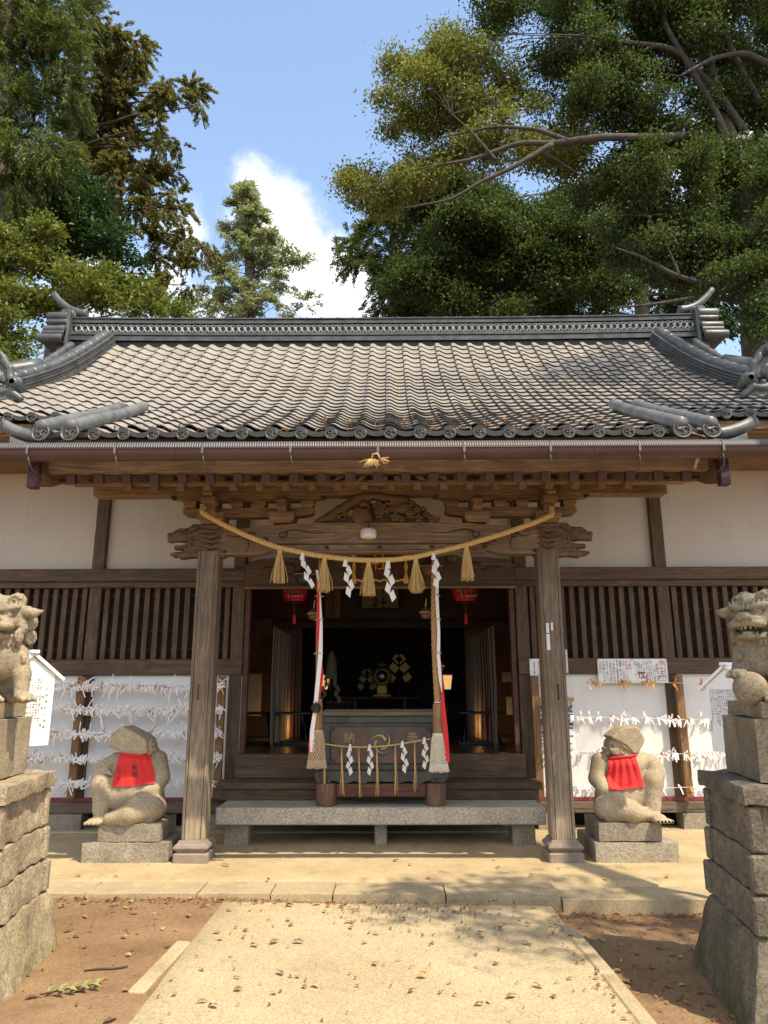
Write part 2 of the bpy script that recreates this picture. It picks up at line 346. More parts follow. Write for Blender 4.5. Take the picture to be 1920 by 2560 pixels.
class MB:
    def __init__(s): s.v = []; s.f = []; s.m = []; s.s = []; s.n = 0
    def add(s, V, F, mat=0, smooth=False):
        V = np.asarray(V, float); s.v.append(V); o = s.n
        s.f += [[i+o for i in f] for f in F]; s.m += [mat]*len(F); s.s += [smooth]*len(F); s.n += len(V); return s
    def box(s, c, size, rot=None, bev=.004, mat=0):
        h = np.asarray(size, float)/2; b = min(bev, h.min()*.6)
        V = _BS*h - _BS*_BB*b
        if rot is not None: V = V @ np.asarray(rot).T
        return s.add(V+np.asarray(c, float), _BF, mat)
    def span(s, x0, x1, y0, y1, z0, z1, bev=.004, mat=0):
        return s.box(((x0+x1)/2, (y0+y1)/2, (z0+z1)/2), (abs(x1-x0), abs(y1-y0), abs(z1-z0)), None, bev, mat)
    def beam(s, a, b, w, h, bev=.004, mat=0, up=(0, 0, 1)):
        a = np.array(a, float); b = np.array(b, float); d = b-a; L = np.linalg.norm(d); d /= L
        x = np.cross(d, up); x /= np.linalg.norm(x); z = np.cross(x, d)
        return s.box((a+b)/2, (w, L, h), np.stack([x, d, z], 1), bev, mat)
    def tube(s, pts, r, n=10, mat=0, caps=True, smooth=True, flat=1.0):
        P = np.array(pts, float); k = len(P); r = np.full(k, r, float) if np.isscalar(r) else np.array(r, float)
        T = np.gradient(P, axis=0); T /= np.linalg.norm(T, axis=1)[:, None]+1e-9
        u = np.cross(T[0], (0, 0, 1.0))
        if np.linalg.norm(u) < 1e-3: u = np.cross(T[0], (0, 1.0, 0))
        u /= np.linalg.norm(u); V = []
        a = np.linspace(0, 2*math.pi, n, endpoint=False)
        for i in range(k):
            u = u - T[i]*u.dot(T[i]); u /= np.linalg.norm(u)+1e-9; w = np.cross(T[i], u)
            V.append(P[i] + r[i]*(np.cos(a)[:, None]*u + flat*np.sin(a)[:, None]*w))
        V = np.concatenate(V); F = []
        for i in range(k-1):
            for j in range(n):
                q = (j+1) % n; F.append([i*n+j, i*n+q, (i+1)*n+q, (i+1)*n+j])
        if caps: F.append(list(range(n))[::-1]); F.append([(k-1)*n+j for j in range(n)])
        return s.add(V, F, mat, smooth)
    def cyl(s, a, b, r0, r1=None, n=24, mat=0):
        r1 = r0 if r1 is None else r1; a = np.array(a, float); b = np.array(b, float); d = (b-a)/np.linalg.norm(b-a)
        u = np.cross(d, (0, 0, 1.0)); u = np.cross(d, (0, 1.0, 0)) if np.linalg.norm(u) < 1e-3 else u; u /= np.linalg.norm(u); w = np.cross(d, u)
        t = np.linspace(0, 2*math.pi, n, endpoint=False); c = np.cos(t)[:, None]*u+np.sin(t)[:, None]*w
        V = np.concatenate([a+c*r0, b+c*r1]); s.add(V, [[j, (j+1) % n, n+(j+1) % n, n+j] for j in range(n)], mat, True)
        return s.add(V, [list(range(n))[::-1], [n+j for j in range(n)]], mat)
    def lathe(s, prof, c=(0, 0, 0), axis='z', n=28, mat=0, smooth=True):
        k = len(prof); t = np.linspace(0, 2*math.pi, n, endpoint=False); V = []
        for r, h in prof:
            ring = np.stack([r*np.cos(t), r*np.sin(t), np.full(n, h)], 1); V.append(ring)
        V = np.concatenate(V)
        if axis == 'y': V = V[:, [0, 2, 1]]*np.array([1, 1, 1.0])
        if axis == 'x': V = V[:, [2, 0, 1]]
        F = [[i*n+j, i*n+(j+1) % n, (i+1)*n+(j+1) % n, (i+1)*n+j] for i in range(k-1) for j in range(n)]
        return s.add(V+np.array(c, float), F, mat, smooth)
    def prism(s, poly, y0, y1, mat=0, plane='xz', smooth=False):
        p = np.array(poly, float); k = len(p)
        ar = sum(p[i][0]*p[(i+1) % k][1]-p[(i+1) % k][0]*p[i][1] for i in range(k))
        if ar < 0: p = p[::-1]
        def mk(d):
            V = np.zeros((k, 3))
            if plane == 'xz': V[:, 0] = p[:, 0]; V[:, 1] = d; V[:, 2] = p[:, 1]
            elif plane == 'yz': V[:, 1] = p[:, 0]; V[:, 0] = d; V[:, 2] = p[:, 1]
            else: V[:, 0] = p[:, 0]; V[:, 1] = p[:, 1]; V[:, 2] = d
            return V
        V = np.concatenate([mk(y0), mk(y1)]); fl = plane == 'yz' or plane == 'xy'
        A = list(range(k)); B = [k+i for i in range(k)]
        F = [A, B[::-1]] if not fl else [A[::-1], B]
        s.add(V, F, mat, False)
        sd = [[i, k+i, k+(i+1) % k, (i+1) % k] for i in range(k)]
        if fl: sd = [f[::-1] for f in sd]
        return s.add(V, sd, mat, smooth)
    def grid(s, P, mat=0, smooth=True, flip=False):
        P = np.asarray(P, float); n, m = P.shape[:2]; F = []
        for i in range(n-1):
            for j in range(m-1):
                f = [i*m+j, i*m+j+1, (i+1)*m+j+1, (i+1)*m+j]; F.append(f[::-1] if flip else f)
        return s.add(P.reshape(-1, 3), F, mat, smooth)
    def xf(s, Rm=None, t=(0, 0, 0), sc=1.0):
        for i in range(len(s.v)):
            V = s.v[i]*sc
            if Rm is not None: V = V @ np.asarray(Rm).T
            s.v[i] = V+np.array(t, float)
        return s
    def mesh(s, name, mats):
        me = bpy.data.meshes.new(name); V = np.concatenate(s.v) if s.v else np.zeros((0, 3))
        me.from_pydata(V.tolist(), [], s.f)
        for q in (mats if isinstance(mats, (list, tuple)) else [mats]): me.materials.append(M[q] if isinstance(q, str) else q)
        me.polygons.foreach_set('material_index', s.m); me.polygons.foreach_set('use_smooth', s.s); me.update(); return me
    def build(s, name, mats, parent=None, local=False): return link(name, s.mesh(name, mats), parent, local)

def link(name, me, parent=None, local=False):
    o = bpy.data.objects.new(name, me); SC.collection.objects.link(o)
    if parent is not None:
        o.parent = parent
        if not local and parent.parent is None and parent.type == 'EMPTY':
            o.matrix_parent_inverse = Matrix.Translation(-parent.location)
    return o
def tag(o, label=None, cat=None, group=None, kind=None):
    if label: o['label'] = label
    if cat: o['category'] = cat
    if group: o['group'] = group
    if kind: o['kind'] = kind
    return o
def thing(name, label, cat, loc=(0, 0, 0), rz=0.0, group=None):
    o = bpy.data.objects.new(name, None); SC.collection.objects.link(o); o.location = loc; o.rotation_euler = (0, 0, rz); o.empty_display_size = .1
    return tag(o, label, cat, group)
def struct(name, mb, mats): return tag(mb.build(name, mats), kind='structure')
def dup(root, loc=None, rz=None, label=None, group=None):
    c = root.copy(); SC.collection.objects.link(c)
    if loc is not None: c.location = loc
    if rz is not None: c.rotation_euler = (0, 0, rz)
    if label: c['label'] = label
    if group: c['group'] = group
    for a in list(root.children):
        b = a.copy(); SC.collection.objects.link(b); b.parent = c; b.matrix_parent_inverse = a.matrix_parent_inverse
        for d in list(a.children):
            e = d.copy(); SC.collection.objects.link(e); e.parent = b; e.matrix_parent_inverse = d.matrix_parent_inverse
    return c
def rep(o, dx=0, dy=0, dz=0, name=None):
    "copy of one part, shifted"
    c = o.copy(); SC.collection.objects.link(c); c.parent = o.parent; c.matrix_parent_inverse = o.matrix_parent_inverse
    c.location = (o.location[0]+dx, o.location[1]+dy, o.location[2]+dz)
    for d in list(o.children):
        e = d.copy(); SC.collection.objects.link(e); e.parent = c
    return c

# ---------------------------------------------------------------- lettering (built-in font)
_TX = {}
def glyph(ch):
    if ch in _TX: return _TX[ch]
    c = bpy.data.curves.new('t', 'FONT'); c.body = ch; c.size = 1.0; c.align_x = 'CENTER'; c.resolution_u = 1
    o = bpy.data.objects.new('t', c); SC.collection.objects.link(o)
    me = bpy.data.meshes.new_from_object(o.evaluated_get(bpy.context.evaluated_depsgraph_get()))
    V = np.array([v.co[:] for v in me.vertices]).reshape(-1, 3); F = [list(p.vertices) for p in me.polygons]
    # merge doubled vertices of flat fills
    bpy.data.objects.remove(o); bpy.data.curves.remove(c); bpy.data.meshes.remove(me)
    if len(V): V[:, 1] -= .38
    _TX[ch] = (V, F); return _TX[ch]
def write(mb, ch, c, size, right=(1, 0, 0), up=(0, 0, 1), mat=0, wide=1.0):
    V, F = glyph(ch)
    if not len(V): return
    P = np.array(c, float)+size*(V[:, :1]*np.array(right, float)*wide+V[:, 1:2]*np.array(up, float)); mb.add(P, F, mat)
def column(mb, text, top, size, pitch=None, right=(1, 0, 0), up=(0, 0, 1), mat=0, wide=1.0):
    p = pitch or size*1.08; top = np.array(top, float); up = np.array(up, float)
    for i, ch in enumerate(text):
        if ch == '　': continue
        write(mb, 'l' if ch == 'ー' else ch, top-up*(p*(i+.5)), size, right, up, mat, wide)

# ---------------------------------------------------------------- implicit sculpting (surface nets)
def smin(a, b, k): h = np.clip(.5+.5*(b-a)/k, 0, 1); return b*(1-h)+a*h-k*h*(1-h)
def smax(a, b, k): return -smin(-a, -b, k)
class Field:
    def __init__(s, lo, hi, h):
        s.lo = np.array(lo, float); s.h = h; s.dim = np.ceil((np.array(hi)-s.lo)/h).astype(int)+1
        s.ax = [s.lo[i]+h*np.arange(s.dim[i]) for i in range(3)]; s.f = np.full(s.dim, .5, np.float32)
    def sub(s, lo, hi):
        sl = []
        for i in range(3):
            a = int(np.clip(math.floor((lo[i]-s.lo[i])/s.h), 0, s.dim[i])); b = int(np.clip(math.ceil((hi[i]-s.lo[i])/s.h)+1, 0, s.dim[i])); sl.append(slice(a, b))
        return tuple(sl), s.ax[0][sl[0]][:, None, None], s.ax[1][sl[1]][None, :, None], s.ax[2][sl[2]][None, None, :]
    def put(s, sl, d, k, cut):
        if s.f[sl].size == 0: return
        s.f[sl] = smax(s.f[sl], -d, k) if cut else smin(s.f[sl], d, k)
    def ell(s, c, r, k=.02, rot=None, cut=False):
        c = np.array(c, float); r = np.array([r]*3 if np.isscalar(r) else r, float); m = (r.max() if rot is not None else r)+2*k+3*s.h
        sl, X, Y, Z = s.sub(c-m, c+m); x, y, z = X-c[0], Y-c[1], Z-c[2]
        if rot is not None:
            q = np.asarray(rot); x, y, z = q[0, 0]*x+q[1, 0]*y+q[2, 0]*z, q[0, 1]*x+q[1, 1]*y+q[2, 1]*z, q[0, 2]*x+q[1, 2]*y+q[2, 2]*z
        k0 = np.sqrt((x/r[0])**2+(y/r[1])**2+(z/r[2])**2); k1 = np.sqrt((x/r[0]**2)**2+(y/r[1]**2)**2+(z/r[2]**2)**2)+1e-9
        s.put(sl, k0*(k0-1)/k1, k, cut); return s
    def cap(s, a, b, ra, rb=None, k=.02, cut=False):
        rb = ra if rb is None else rb; a = np.array(a, float); b = np.array(b, float); m = max(ra, rb)+2*k+3*s.h
        sl, X, Y, Z = s.sub(np.minimum(a, b)-m, np.maximum(a, b)+m); d = b-a; L = d.dot(d)+1e-12
        t = np.clip(((X-a[0])*d[0]+(Y-a[1])*d[1]+(Z-a[2])*d[2])/L, 0, 1)
        q = np.sqrt((X-a[0]-t*d[0])**2+(Y-a[1]-t*d[1])**2+(Z-a[2]-t*d[2])**2)-(ra+(rb-ra)*t)
        s.put(sl, q, k, cut); return s
    def chain(s, pts, r, k=.01, cut=False):
        n = len(pts); r = [r]*n if np.isscalar(r) else r
        for i in range(n-1): s.cap(pts[i], pts[i+1], r[i], r[i+1], k, cut)
        return s
    def box(s, c, hs, rd=.01, k=.02, rot=None, cut=False):
        c = np.array(c, float); hs = np.array(hs, float); m = (np.linalg.norm(hs) if rot is not None else hs)+2*k+3*s.h
        sl, X, Y, Z = s.sub(c-m, c+m); x, y, z = X-c[0], Y-c[1], Z-c[2]
        if rot is not None:
            q = np.asarray(rot); x, y, z = q[0, 0]*x+q[1, 0]*y+q[2, 0]*z, q[0, 1]*x+q[1, 1]*y+q[2, 1]*z, q[0, 2]*x+q[1, 2]*y+q[2, 2]*z
        ax, ay, az = abs(x)-hs[0]+rd, abs(y)-hs[1]+rd, abs(z)-hs[2]+rd
        q = np.sqrt(np.maximum(ax, 0)**2+np.maximum(ay, 0)**2+np.maximum(az, 0)**2)+np.minimum(np.maximum(ax, np.maximum(ay, az)), 0)-rd
        s.put(sl, q, k, cut); return s
    def hull(s, poly, y0, y1, rd=.02, k=.02, cut=False):
        "convex polygon in xz, extruded along y"
        p = np.array(poly, float); n = len(p); ar = sum(p[i][0]*p[(i+1) % n][1]-p[(i+1) % n][0]*p[i][1] for i in range(n))
        if ar < 0: p = p[::-1]
        m = rd+2*k+3*s.h
        sl, X, Y, Z = s.sub((p[:, 0].min()-m, y0-m, p[:, 1].min()-m), (p[:, 0].max()+m, y1+m, p[:, 1].max()+m)); d = np.maximum(y0-Y, Y-y1)+0*X+0*Z
        for i in range(n):
            e = p[(i+1) % n]-p[i]; nn = np.array([e[1], -e[0]])/np.linalg.norm(e); d = smax(d, (X-p[i][0])*nn[0]+(Z-p[i][1])*nn[1]+0*Y, rd)
        s.put(sl, d, k, cut); return s
    def front(s, x, z):
        "first y (from -y) inside at x, z"
        i = int(np.clip(round((x-s.lo[0])/s.h), 0, s.dim[0]-1)); j = int(np.clip(round((z-s.lo[2])/s.h), 0, s.dim[2]-1))
        q = np.nonzero(s.f[i, :, j] < 0)[0]; return s.ax[1][q[0]] if len(q) else None
    def mesh(s, mb, mat=0, Rm=None, t=(0, 0, 0)):
        f = s.f; ins = f < 0; nx, ny, nz = s.dim; S = np.zeros((nx-1, ny-1, nz-1), np.int8)
        for a in (0, 1):
            for b in (0, 1):
                for c in (0, 1): S += ins[a:nx-1+a, b:ny-1+b, c:nz-1+c]
        act = np.argwhere((S > 0) & (S < 8)); idx = np.full(S.shape, -1, np.int64); idx[tuple(act.T)] = np.arange(len(act))
        acc = np.zeros((len(act), 3)); cnt = np.zeros(len(act)); I = act
        cs = [(a, b, c) for a in (0, 1) for b in (0, 1) for c in (0, 1)]
        for p in cs:
            for ax in range(3):
                if p[ax]: continue
                q = list(p); q[ax] = 1
                fa = f[I[:, 0]+p[0], I[:, 1]+p[1], I[:, 2]+p[2]]; fb = f[I[:, 0]+q[0], I[:, 1]+q[1], I[:, 2]+q[2]]
                m = (fa < 0) != (fb < 0); t_ = np.where(m, fa/np.where(fa == fb, 1, fa-fb), 0)
                o = np.tile(np.array(p, float), (len(I), 1)); o[:, ax] += t_; acc += o*m[:, None]; cnt += m
        V = s.lo+s.h*(I+acc/np.maximum(cnt, 1)[:, None]); F = []
        for ax in range(3):
            b, c = [(1, 2), (2, 0), (0, 1)][ax]
            sa = [slice(None)]*3; sb = [slice(None)]*3; sa[ax] = slice(0, -1); sb[ax] = slice(1, None)
            d = ins[tuple(sa)].astype(int)-ins[tuple(sb)].astype(int); E = np.argwhere(d != 0)
            E = E[(E[:, b] > 0) & (E[:, c] > 0) & (E[:, b] < s.dim[b]-1) & (E[:, c] < s.dim[c]-1)]
            sg = d[tuple(E.T)]
            def cell(db, dc):
                q = E.copy(); q[:, b] += db; q[:, c] += dc; return idx[tuple(q.T)]
            Q = np.stack([cell(-1, -1), cell(0, -1), cell(0, 0), cell(-1, 0)], 1); Q[sg < 0] = Q[sg < 0][:, ::-1]
            F += Q[(Q >= 0).all(1)].tolist()
        if Rm is not None: V = V @ np.asarray(Rm).T
        mb.add(V+np.array(t, float), F, mat, True); return mb
def spiral(c, u, v, r0, turns=1.4, n=14, start=0.0, sgn=1):
    c, u, v = np.array(c, float), np.array(u, float), np.array(v, float); out = []
    for i in range(n):
        t = i/(n-1); a = start+sgn*t*turns*2*math.pi; r = r0*(1-.82*t); out.append(c+r*(math.cos(a)*u+math.sin(a)*v))
    return out

def rough_block(mb, c, size, n=8, amp=.012, seed=0, taper=(1, 1), rot=None, mat=0, freq=7.0):
    "a quarried stone: subdivided box with a displaced surface; taper = top size / bottom size"
    sx, sy, sz = size; hs = np.array(size)/2
    L = max(size); cnt = [max(2, int(round(n*q/L))) for q in size]; V = []; F = []; ix = {}
    cur = [0]
    def vid(i, j, k):
        q = (i, j, k, cur[0])
        if q not in ix: ix[q] = len(V); V.append((i/cnt[0]*2-1, j/cnt[1]*2-1, k/cnt[2]*2-1))
        return ix[q]
    a, b, q = cnt
    for i in range(a):
        for j in range(b): cur[0] = 1; F.append([vid(i, j, 0), vid(i, j+1, 0), vid(i+1, j+1, 0), vid(i+1, j, 0)]); cur[0] = 2; F.append([vid(i, j, q), vid(i+1, j, q), vid(i+1, j+1, q), vid(i, j+1, q)])
    for i in range(a):
        for k in range(q): cur[0] = 3; F.append([vid(i, 0, k), vid(i+1, 0, k), vid(i+1, 0, k+1), vid(i, 0, k+1)]); cur[0] = 4; F.append([vid(i, b, k), vid(i, b, k+1), vid(i+1, b, k+1), vid(i+1, b, k)])
    for j in range(b):
        for k in range(q): cur[0] = 5; F.append([vid(0, j, k), vid(0, j, k+1), vid(0, j+1, k+1), vid(0, j+1, k)]); cur[0] = 6; F.append([vid(a, j, k), vid(a, j+1, k), vid(a, j+1, k+1), vid(a, j, k+1)])
    V = np.array(V, float); out = np.zeros_like(V)
    for i, p in enumerate(V):
        t = (p[2]+1)/2; P = p*hs; P[0] *= 1+(taper[0]-1)*t; P[1] *= 1+(taper[1]-1)*t
        nrm = np.sign(p)*(np.abs(p) > .999); e = (np.abs(p) > .999).sum()
        w = P+np.array(c)
        d = noise.fractal(Vector((w*freq+seed*3.7).tolist()), 1.0, 2.0, 3)*amp
        out[i] = P+nrm*(d-(.35*amp if e == 1 else amp*.55))
    if rot is not None: out = out @ np.asarray(rot).T
    mb.add(out+np.array(c, float), F, mat, True); return mb
# ================================================================ SETTING
def zdirt(x, y): return -.03-.11*max(0, min(1, (x+1.2)/3.0))
def make_ground():
    xs = np.concatenate([np.linspace(-120, -8, 12), np.linspace(-6, 6, 49), np.linspace(8, 120, 12)])
    ys = np.concatenate([np.linspace(-60, -4, 10), np.linspace(-2, 6.4, 43), np.linspace(6.5, 18, 14), np.linspace(22, 160, 14)])
    P = np.zeros((len(ys), len(xs), 3))
    for j, y in enumerate(ys):
        for i, x in enumerate(xs):
            z = zdirt(x, y)
            if abs(x) < 7 and -3 < y < 6.4: z += noise.fractal(Vector((x*1.5, y*1.5, 0)), 1, 2, 4)*.012
            if abs(x) > 8 or y > 18 or y < -4: z = -.15
            if y > 6.5 and abs(x) <= 6: z = -.16
            P[j, i] = (x, y, z)
    struct('ground', MB().grid(P, 0), 'dirt')
make_ground()
def make_path():
    b = MB(); n = 40
    rows = []
    for y in np.linspace(-3, 6.16, n):
        l = -1.225+.012*noise.noise(Vector((0, y*3, 1))); r = 1.34+.015*noise.noise(Vector((5, y*3, 1)))
        yy = y
        rows.append([(l, yy, -.16), (l+.005, yy, -.034)]+[(x, min(yy, 6.16-.10*(x+1.2)/2.5), -.022+.004*noise.noise(Vector((x*2, y*2, 0)))) for x in np.linspace(l+.02, r-.02, 14)]+[(r-.005, yy-.1, -.034), (r, yy-.1, -.16)])
    b.grid(np.array(rows), 0); struct('path', b, 'path_concrete')
    b = MB()
    for (x0, y0, x1, y1, w) in ((-1.30, 4.45, -1.26, 5.25, .10), (1.36, 2.2, 1.40, 3.9, .10), (1.37, 3.92, 1.36, 4.7, .10), (1.36, 4.72, 1.33, 5.5, .10)):
        b.beam((x0, y0, -.07), (x1, y1, -.07), w, .12, .012)
    struct('path_edge', b, 'kerb_stone')
make_path()
def make_platform():
    b = MB(); xs = np.linspace(-4.6, 4.6, 60); ys = np.linspace(6.66, 8.95, 22)
    P = np.array([[(x, y, .006*noise.fractal(Vector((x*1.1, y*1.1, 3)), 1, 2, 3)-(.02 if y < 6.7 else 0)) for x in xs] for y in ys]); b.grid(np.concatenate([[[(x, 6.659, -.2) for x in xs]], P]), 0)
    struct('platform', b, 'platform_concrete')
    b = MB(); J = [-4.6, -3.3, -2.35, -1.45, -.86, -.36, .54, 1.46, 2.75, 4.6]
    for i in range(len(J)-1):
        a, c = J[i], J[i+1]; dz = (-.03 if i >= 7 else 0)+.004*math.sin(i*7); dy = (-.03 if i == 7 else 0)
        rough_block(b, ((a+c)/2, 6.49+dy, -.125+dz), (c-a-.006, .38, .25), 12, .005, i, freq=6)
    struct('kerb', b, 'kerb_stone')
make_platform()

# ================================================================ THE SHRINE HALL
HALL = thing('shrine_hall', 'wooden shrine hall with grey tiled roof, white plaster walls and open porch', 'shrine', (0, 9, 0))
def part(name, mb, mats, parent=HALL): return mb.build(name, mats, parent)

PROF = [(6.08, 3.80), (6.28, 3.90), (6.48, 4.00), (6.68, 4.10), (6.885, 4.20), (7.09, 4.30), (7.29, 4.40), (7.49, 4.51), (7.69, 4.615), (7.88, 4.73), (8.07, 4.845), (8.26, 4.965), (8.45, 5.09),
        (8.635, 5.215), (8.82, 5.34), (9.005, 5.47), (9.19, 5.60), (9.375, 5.73), (9.555, 5.86), (9.73, 6.0), (9.905, 6.145), (10.075, 6.295), (10.24, 6.445), (10.405, 6.6), (10.57, 6.755), (10.73, 6.91), (10.89, 7.07)]
PR = np.array(PROF)
def prof(s):
    "point and normal on the roof line at row position s"
    s = max(-.3, min(len(PR)-1+.3, s)); i = int(min(max(math.floor(s), 0), len(PR)-2)); t = s-i
    p = PR[i]*(1-t)+PR[i+1]*t; a = PR[max(i-1, 0)]; b = PR[min(i+2, len(PR)-1)]; d = b-a; d /= np.linalg.norm(d)
    return p, np.array([-d[1], d[0]]), d
def yrow(Y): return float(np.interp(Y, PR[:, 0], np.arange(len(PR))))
TW = .2645; HU = np.array([0, .08, .16, .26, .38, .5, .65, .8, 1.0]); HH = np.array([.040, .050, .052, .044, .025, .010, .001, .002, .013])
X_DISC0 = -2.53
def keep_tile(i, x):
    Y = PR[i][0]; ax = abs(x)
    if i < 7: return ax < 3.0
    return ax < 5.2 or ax < 7.0-(Y-7.49)
def make_roof():
    b = MB()
    for k in range(-20, 42):
        x0 = X_DISC0+k*TW-.17*TW
        for i in range(26):
            if not keep_tile(i, x0+TW/2): continue
            first = i == 0 or (i == 7 and abs(x0+TW/2) >= 3.0)
            (p0, n0, d0), (p1, n1, d1) = prof(i), prof(i+1); p1 = p1+d1*.02
            jx, jl = random.uniform(-.002, .002), random.uniform(-.003, .003)
            lift = .022+jl; e = .045 if first else .013; V = []
            for (p, n, o) in ((p0, n0, lift-e), (p0, n0, lift), (p1, n1, .0)):
                for u, h in zip(HU, HH):
                    q = p+n*(h+o) if not first or o > 0 else p+n*(h+lift)+np.array([.006, -e]); V.append((x0+jx+u*TW, q[0], q[1]))
            m = len(HU); b.add(V, [[m+j, m+j+1, 2*m+j+1, 2*m+j] for j in range(m-1)], 1 if (i > 20 and abs(x0) > 2.2 and random.random() < .0) else 0, True)
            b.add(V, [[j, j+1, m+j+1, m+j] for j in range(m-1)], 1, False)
            # left flank of the crest
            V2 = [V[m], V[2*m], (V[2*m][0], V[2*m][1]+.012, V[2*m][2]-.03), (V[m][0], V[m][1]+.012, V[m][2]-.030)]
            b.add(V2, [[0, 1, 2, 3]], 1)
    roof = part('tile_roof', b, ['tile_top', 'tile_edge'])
    # rear slope and hip slopes
    b = MB(); xs = np.linspace(-5.2, 5.2, 14)
    b.grid([[(x, 22.06-p[0], p[1]) for x in xs] for p in PR[7:]], 0)
    for sg in (-1, 1):
        b.grid([[(sg*(7.0-t*2.1), 7.49+t*2.1+u*(7.1-t*4.2), 4.45+t*1.35) for u in np.linspace(0, 1, 12)] for t in np.linspace(0, 1, 6)], 0)
    part('rear_roof', b, 'tile_blue')
    # boards under the tiles
    b = MB()
    b.grid([[(x, prof(s)[0][0]+prof(s)[1][0]*-.05, prof(s)[0][1]+prof(s)[1][1]*-.05) for x in np.linspace(-3.05, 3.05, 8)] for s in (0.4, 2, 4, 6, 8, 10)], 0)
    b.grid([[(x, prof(s)[0][0]+prof(s)[1][0]*-.06, prof(s)[0][1]+prof(s)[1][1]*-.06) for x in np.linspace(-6.9, 6.9, 12)] for s in (7.15, 9, 11)], 0)
    b.grid([[(x, prof(s)[0][0]+prof(s)[1][0]*-.06, prof(s)[0][1]+prof(s)[1][1]*-.06) for x in np.linspace(-5.1, 5.1, 12)] for s in (11, 15, 20, 26)], 0)
    b.span(-6.95, 6.95, 7.53, 7.60, 4.36, 4.46); b.span(-6.9, 6.9, 7.56, 9.0, 4.33, 4.36)
    for sg in (-1, 1):
        b.prism([(8.3, 5.0), (11.03, 7.05), (13.8, 5.0)], sg*4.95-.02, sg*4.95+.02, plane='yz')
    part('eave_board', b, 'wood_x')
    # round eave tiles with a comma crest
    def disc(r, depth=.05):
        d = MB(); d.lathe([(0, .010), (r*.70, .010), (r*.76, .014), (r*.80, -.002), (r*.97, -.004), (r, .004), (r, depth*.6), (r*.55, depth*.7)], (0, 0, 0), 'y', 24, 0)
        for a in range(3):
            t = a*2.094; d.tube(spiral((math.cos(t)*r*.18, .004, math.sin(t)*r*.18), (1, 0, 0), (0, 0, 1), r*.50, .42, 9, t, 1), np.linspace(r*.05, r*.16, 9), 6, 0)
        for a in range(14):
            t = a*math.tau/14; d.box((math.cos(t)*r*.70, .008, math.sin(t)*r*.70), (r*.09, .012, r*.09), None, .004)
        return d
    base = disc(.056).build('eave_tile', 'disc_tile', roof, True)
    first = True
    for k in range(-12, 34):
        x = X_DISC0+k*TW
        if -2.6 < x < 2.55: Y, z = 6.055, 3.80
        elif 3.0 < abs(x) < 6.9: Y, z = 7.465, 4.515
        else: continue
        o = base if first else base.copy()
        if not first: SC.collection.objects.link(o); o.parent = roof
        o.location = (x, Y, z); o.rotation_euler = (R(-8), R(random.uniform(-15, 15)), 0); first = False
    # long roll tiles at the porch verges
    for xs in ((-2.985, -2.725), (2.685, 2.945)):
        for x in xs:
            v = MB(); pts = []; rr = []
            for s in np.linspace(-.2, 8.6, 80):
                p, n, d = prof(s); q = p+n*.085; pts.append((x, q[0], q[1])); rr.append(.060+(.0025 if (s*1.0) % 1.0 < .10 else 0))
            v.tube(pts, rr, 16); w = part('verge_roll', v, 'roll_tile')
            dd = disc(.084, .04).build('end_disc', 'disc_tile', w, True); dd.location = (x, 6.0, 3.80); dd.rotation_euler = (R(-8), 0, 0)
    for sg in (-1, 1):
        v = MB(); t = np.linspace(0, 1, 14)
        pts = [(sg*(3.02+.36*q), 6.08+.02*q, 3.79+.035*q+.085*q*q) for q in t]; v.tube(pts, .050+.006*t, 16)
        v.grid([[(sg*(2.98+.3*q), y, 3.70+.02*q+.07*q*q+(y-6.06)*.5) for y in (6.06, 6.3, 6.6, 7.0, 7.4)] for q in np.linspace(0, 1, 6)], 0)
        v.grid([[(sg*(2.98+.3*q), 6.06, z+.02*q+.07*q*q) for z in (3.70, 3.64)] for q in np.linspace(0, 1, 6)], 0)
        w = part('verge_tile', v, 'roll_tile')
        dd = disc(.066, .03).build('end_disc', 'disc_tile', w, True); dd.location = (sg*3.38, 6.10, 3.91); dd.rotation_euler = (0, 0, R(72)*sg)
make_roof()

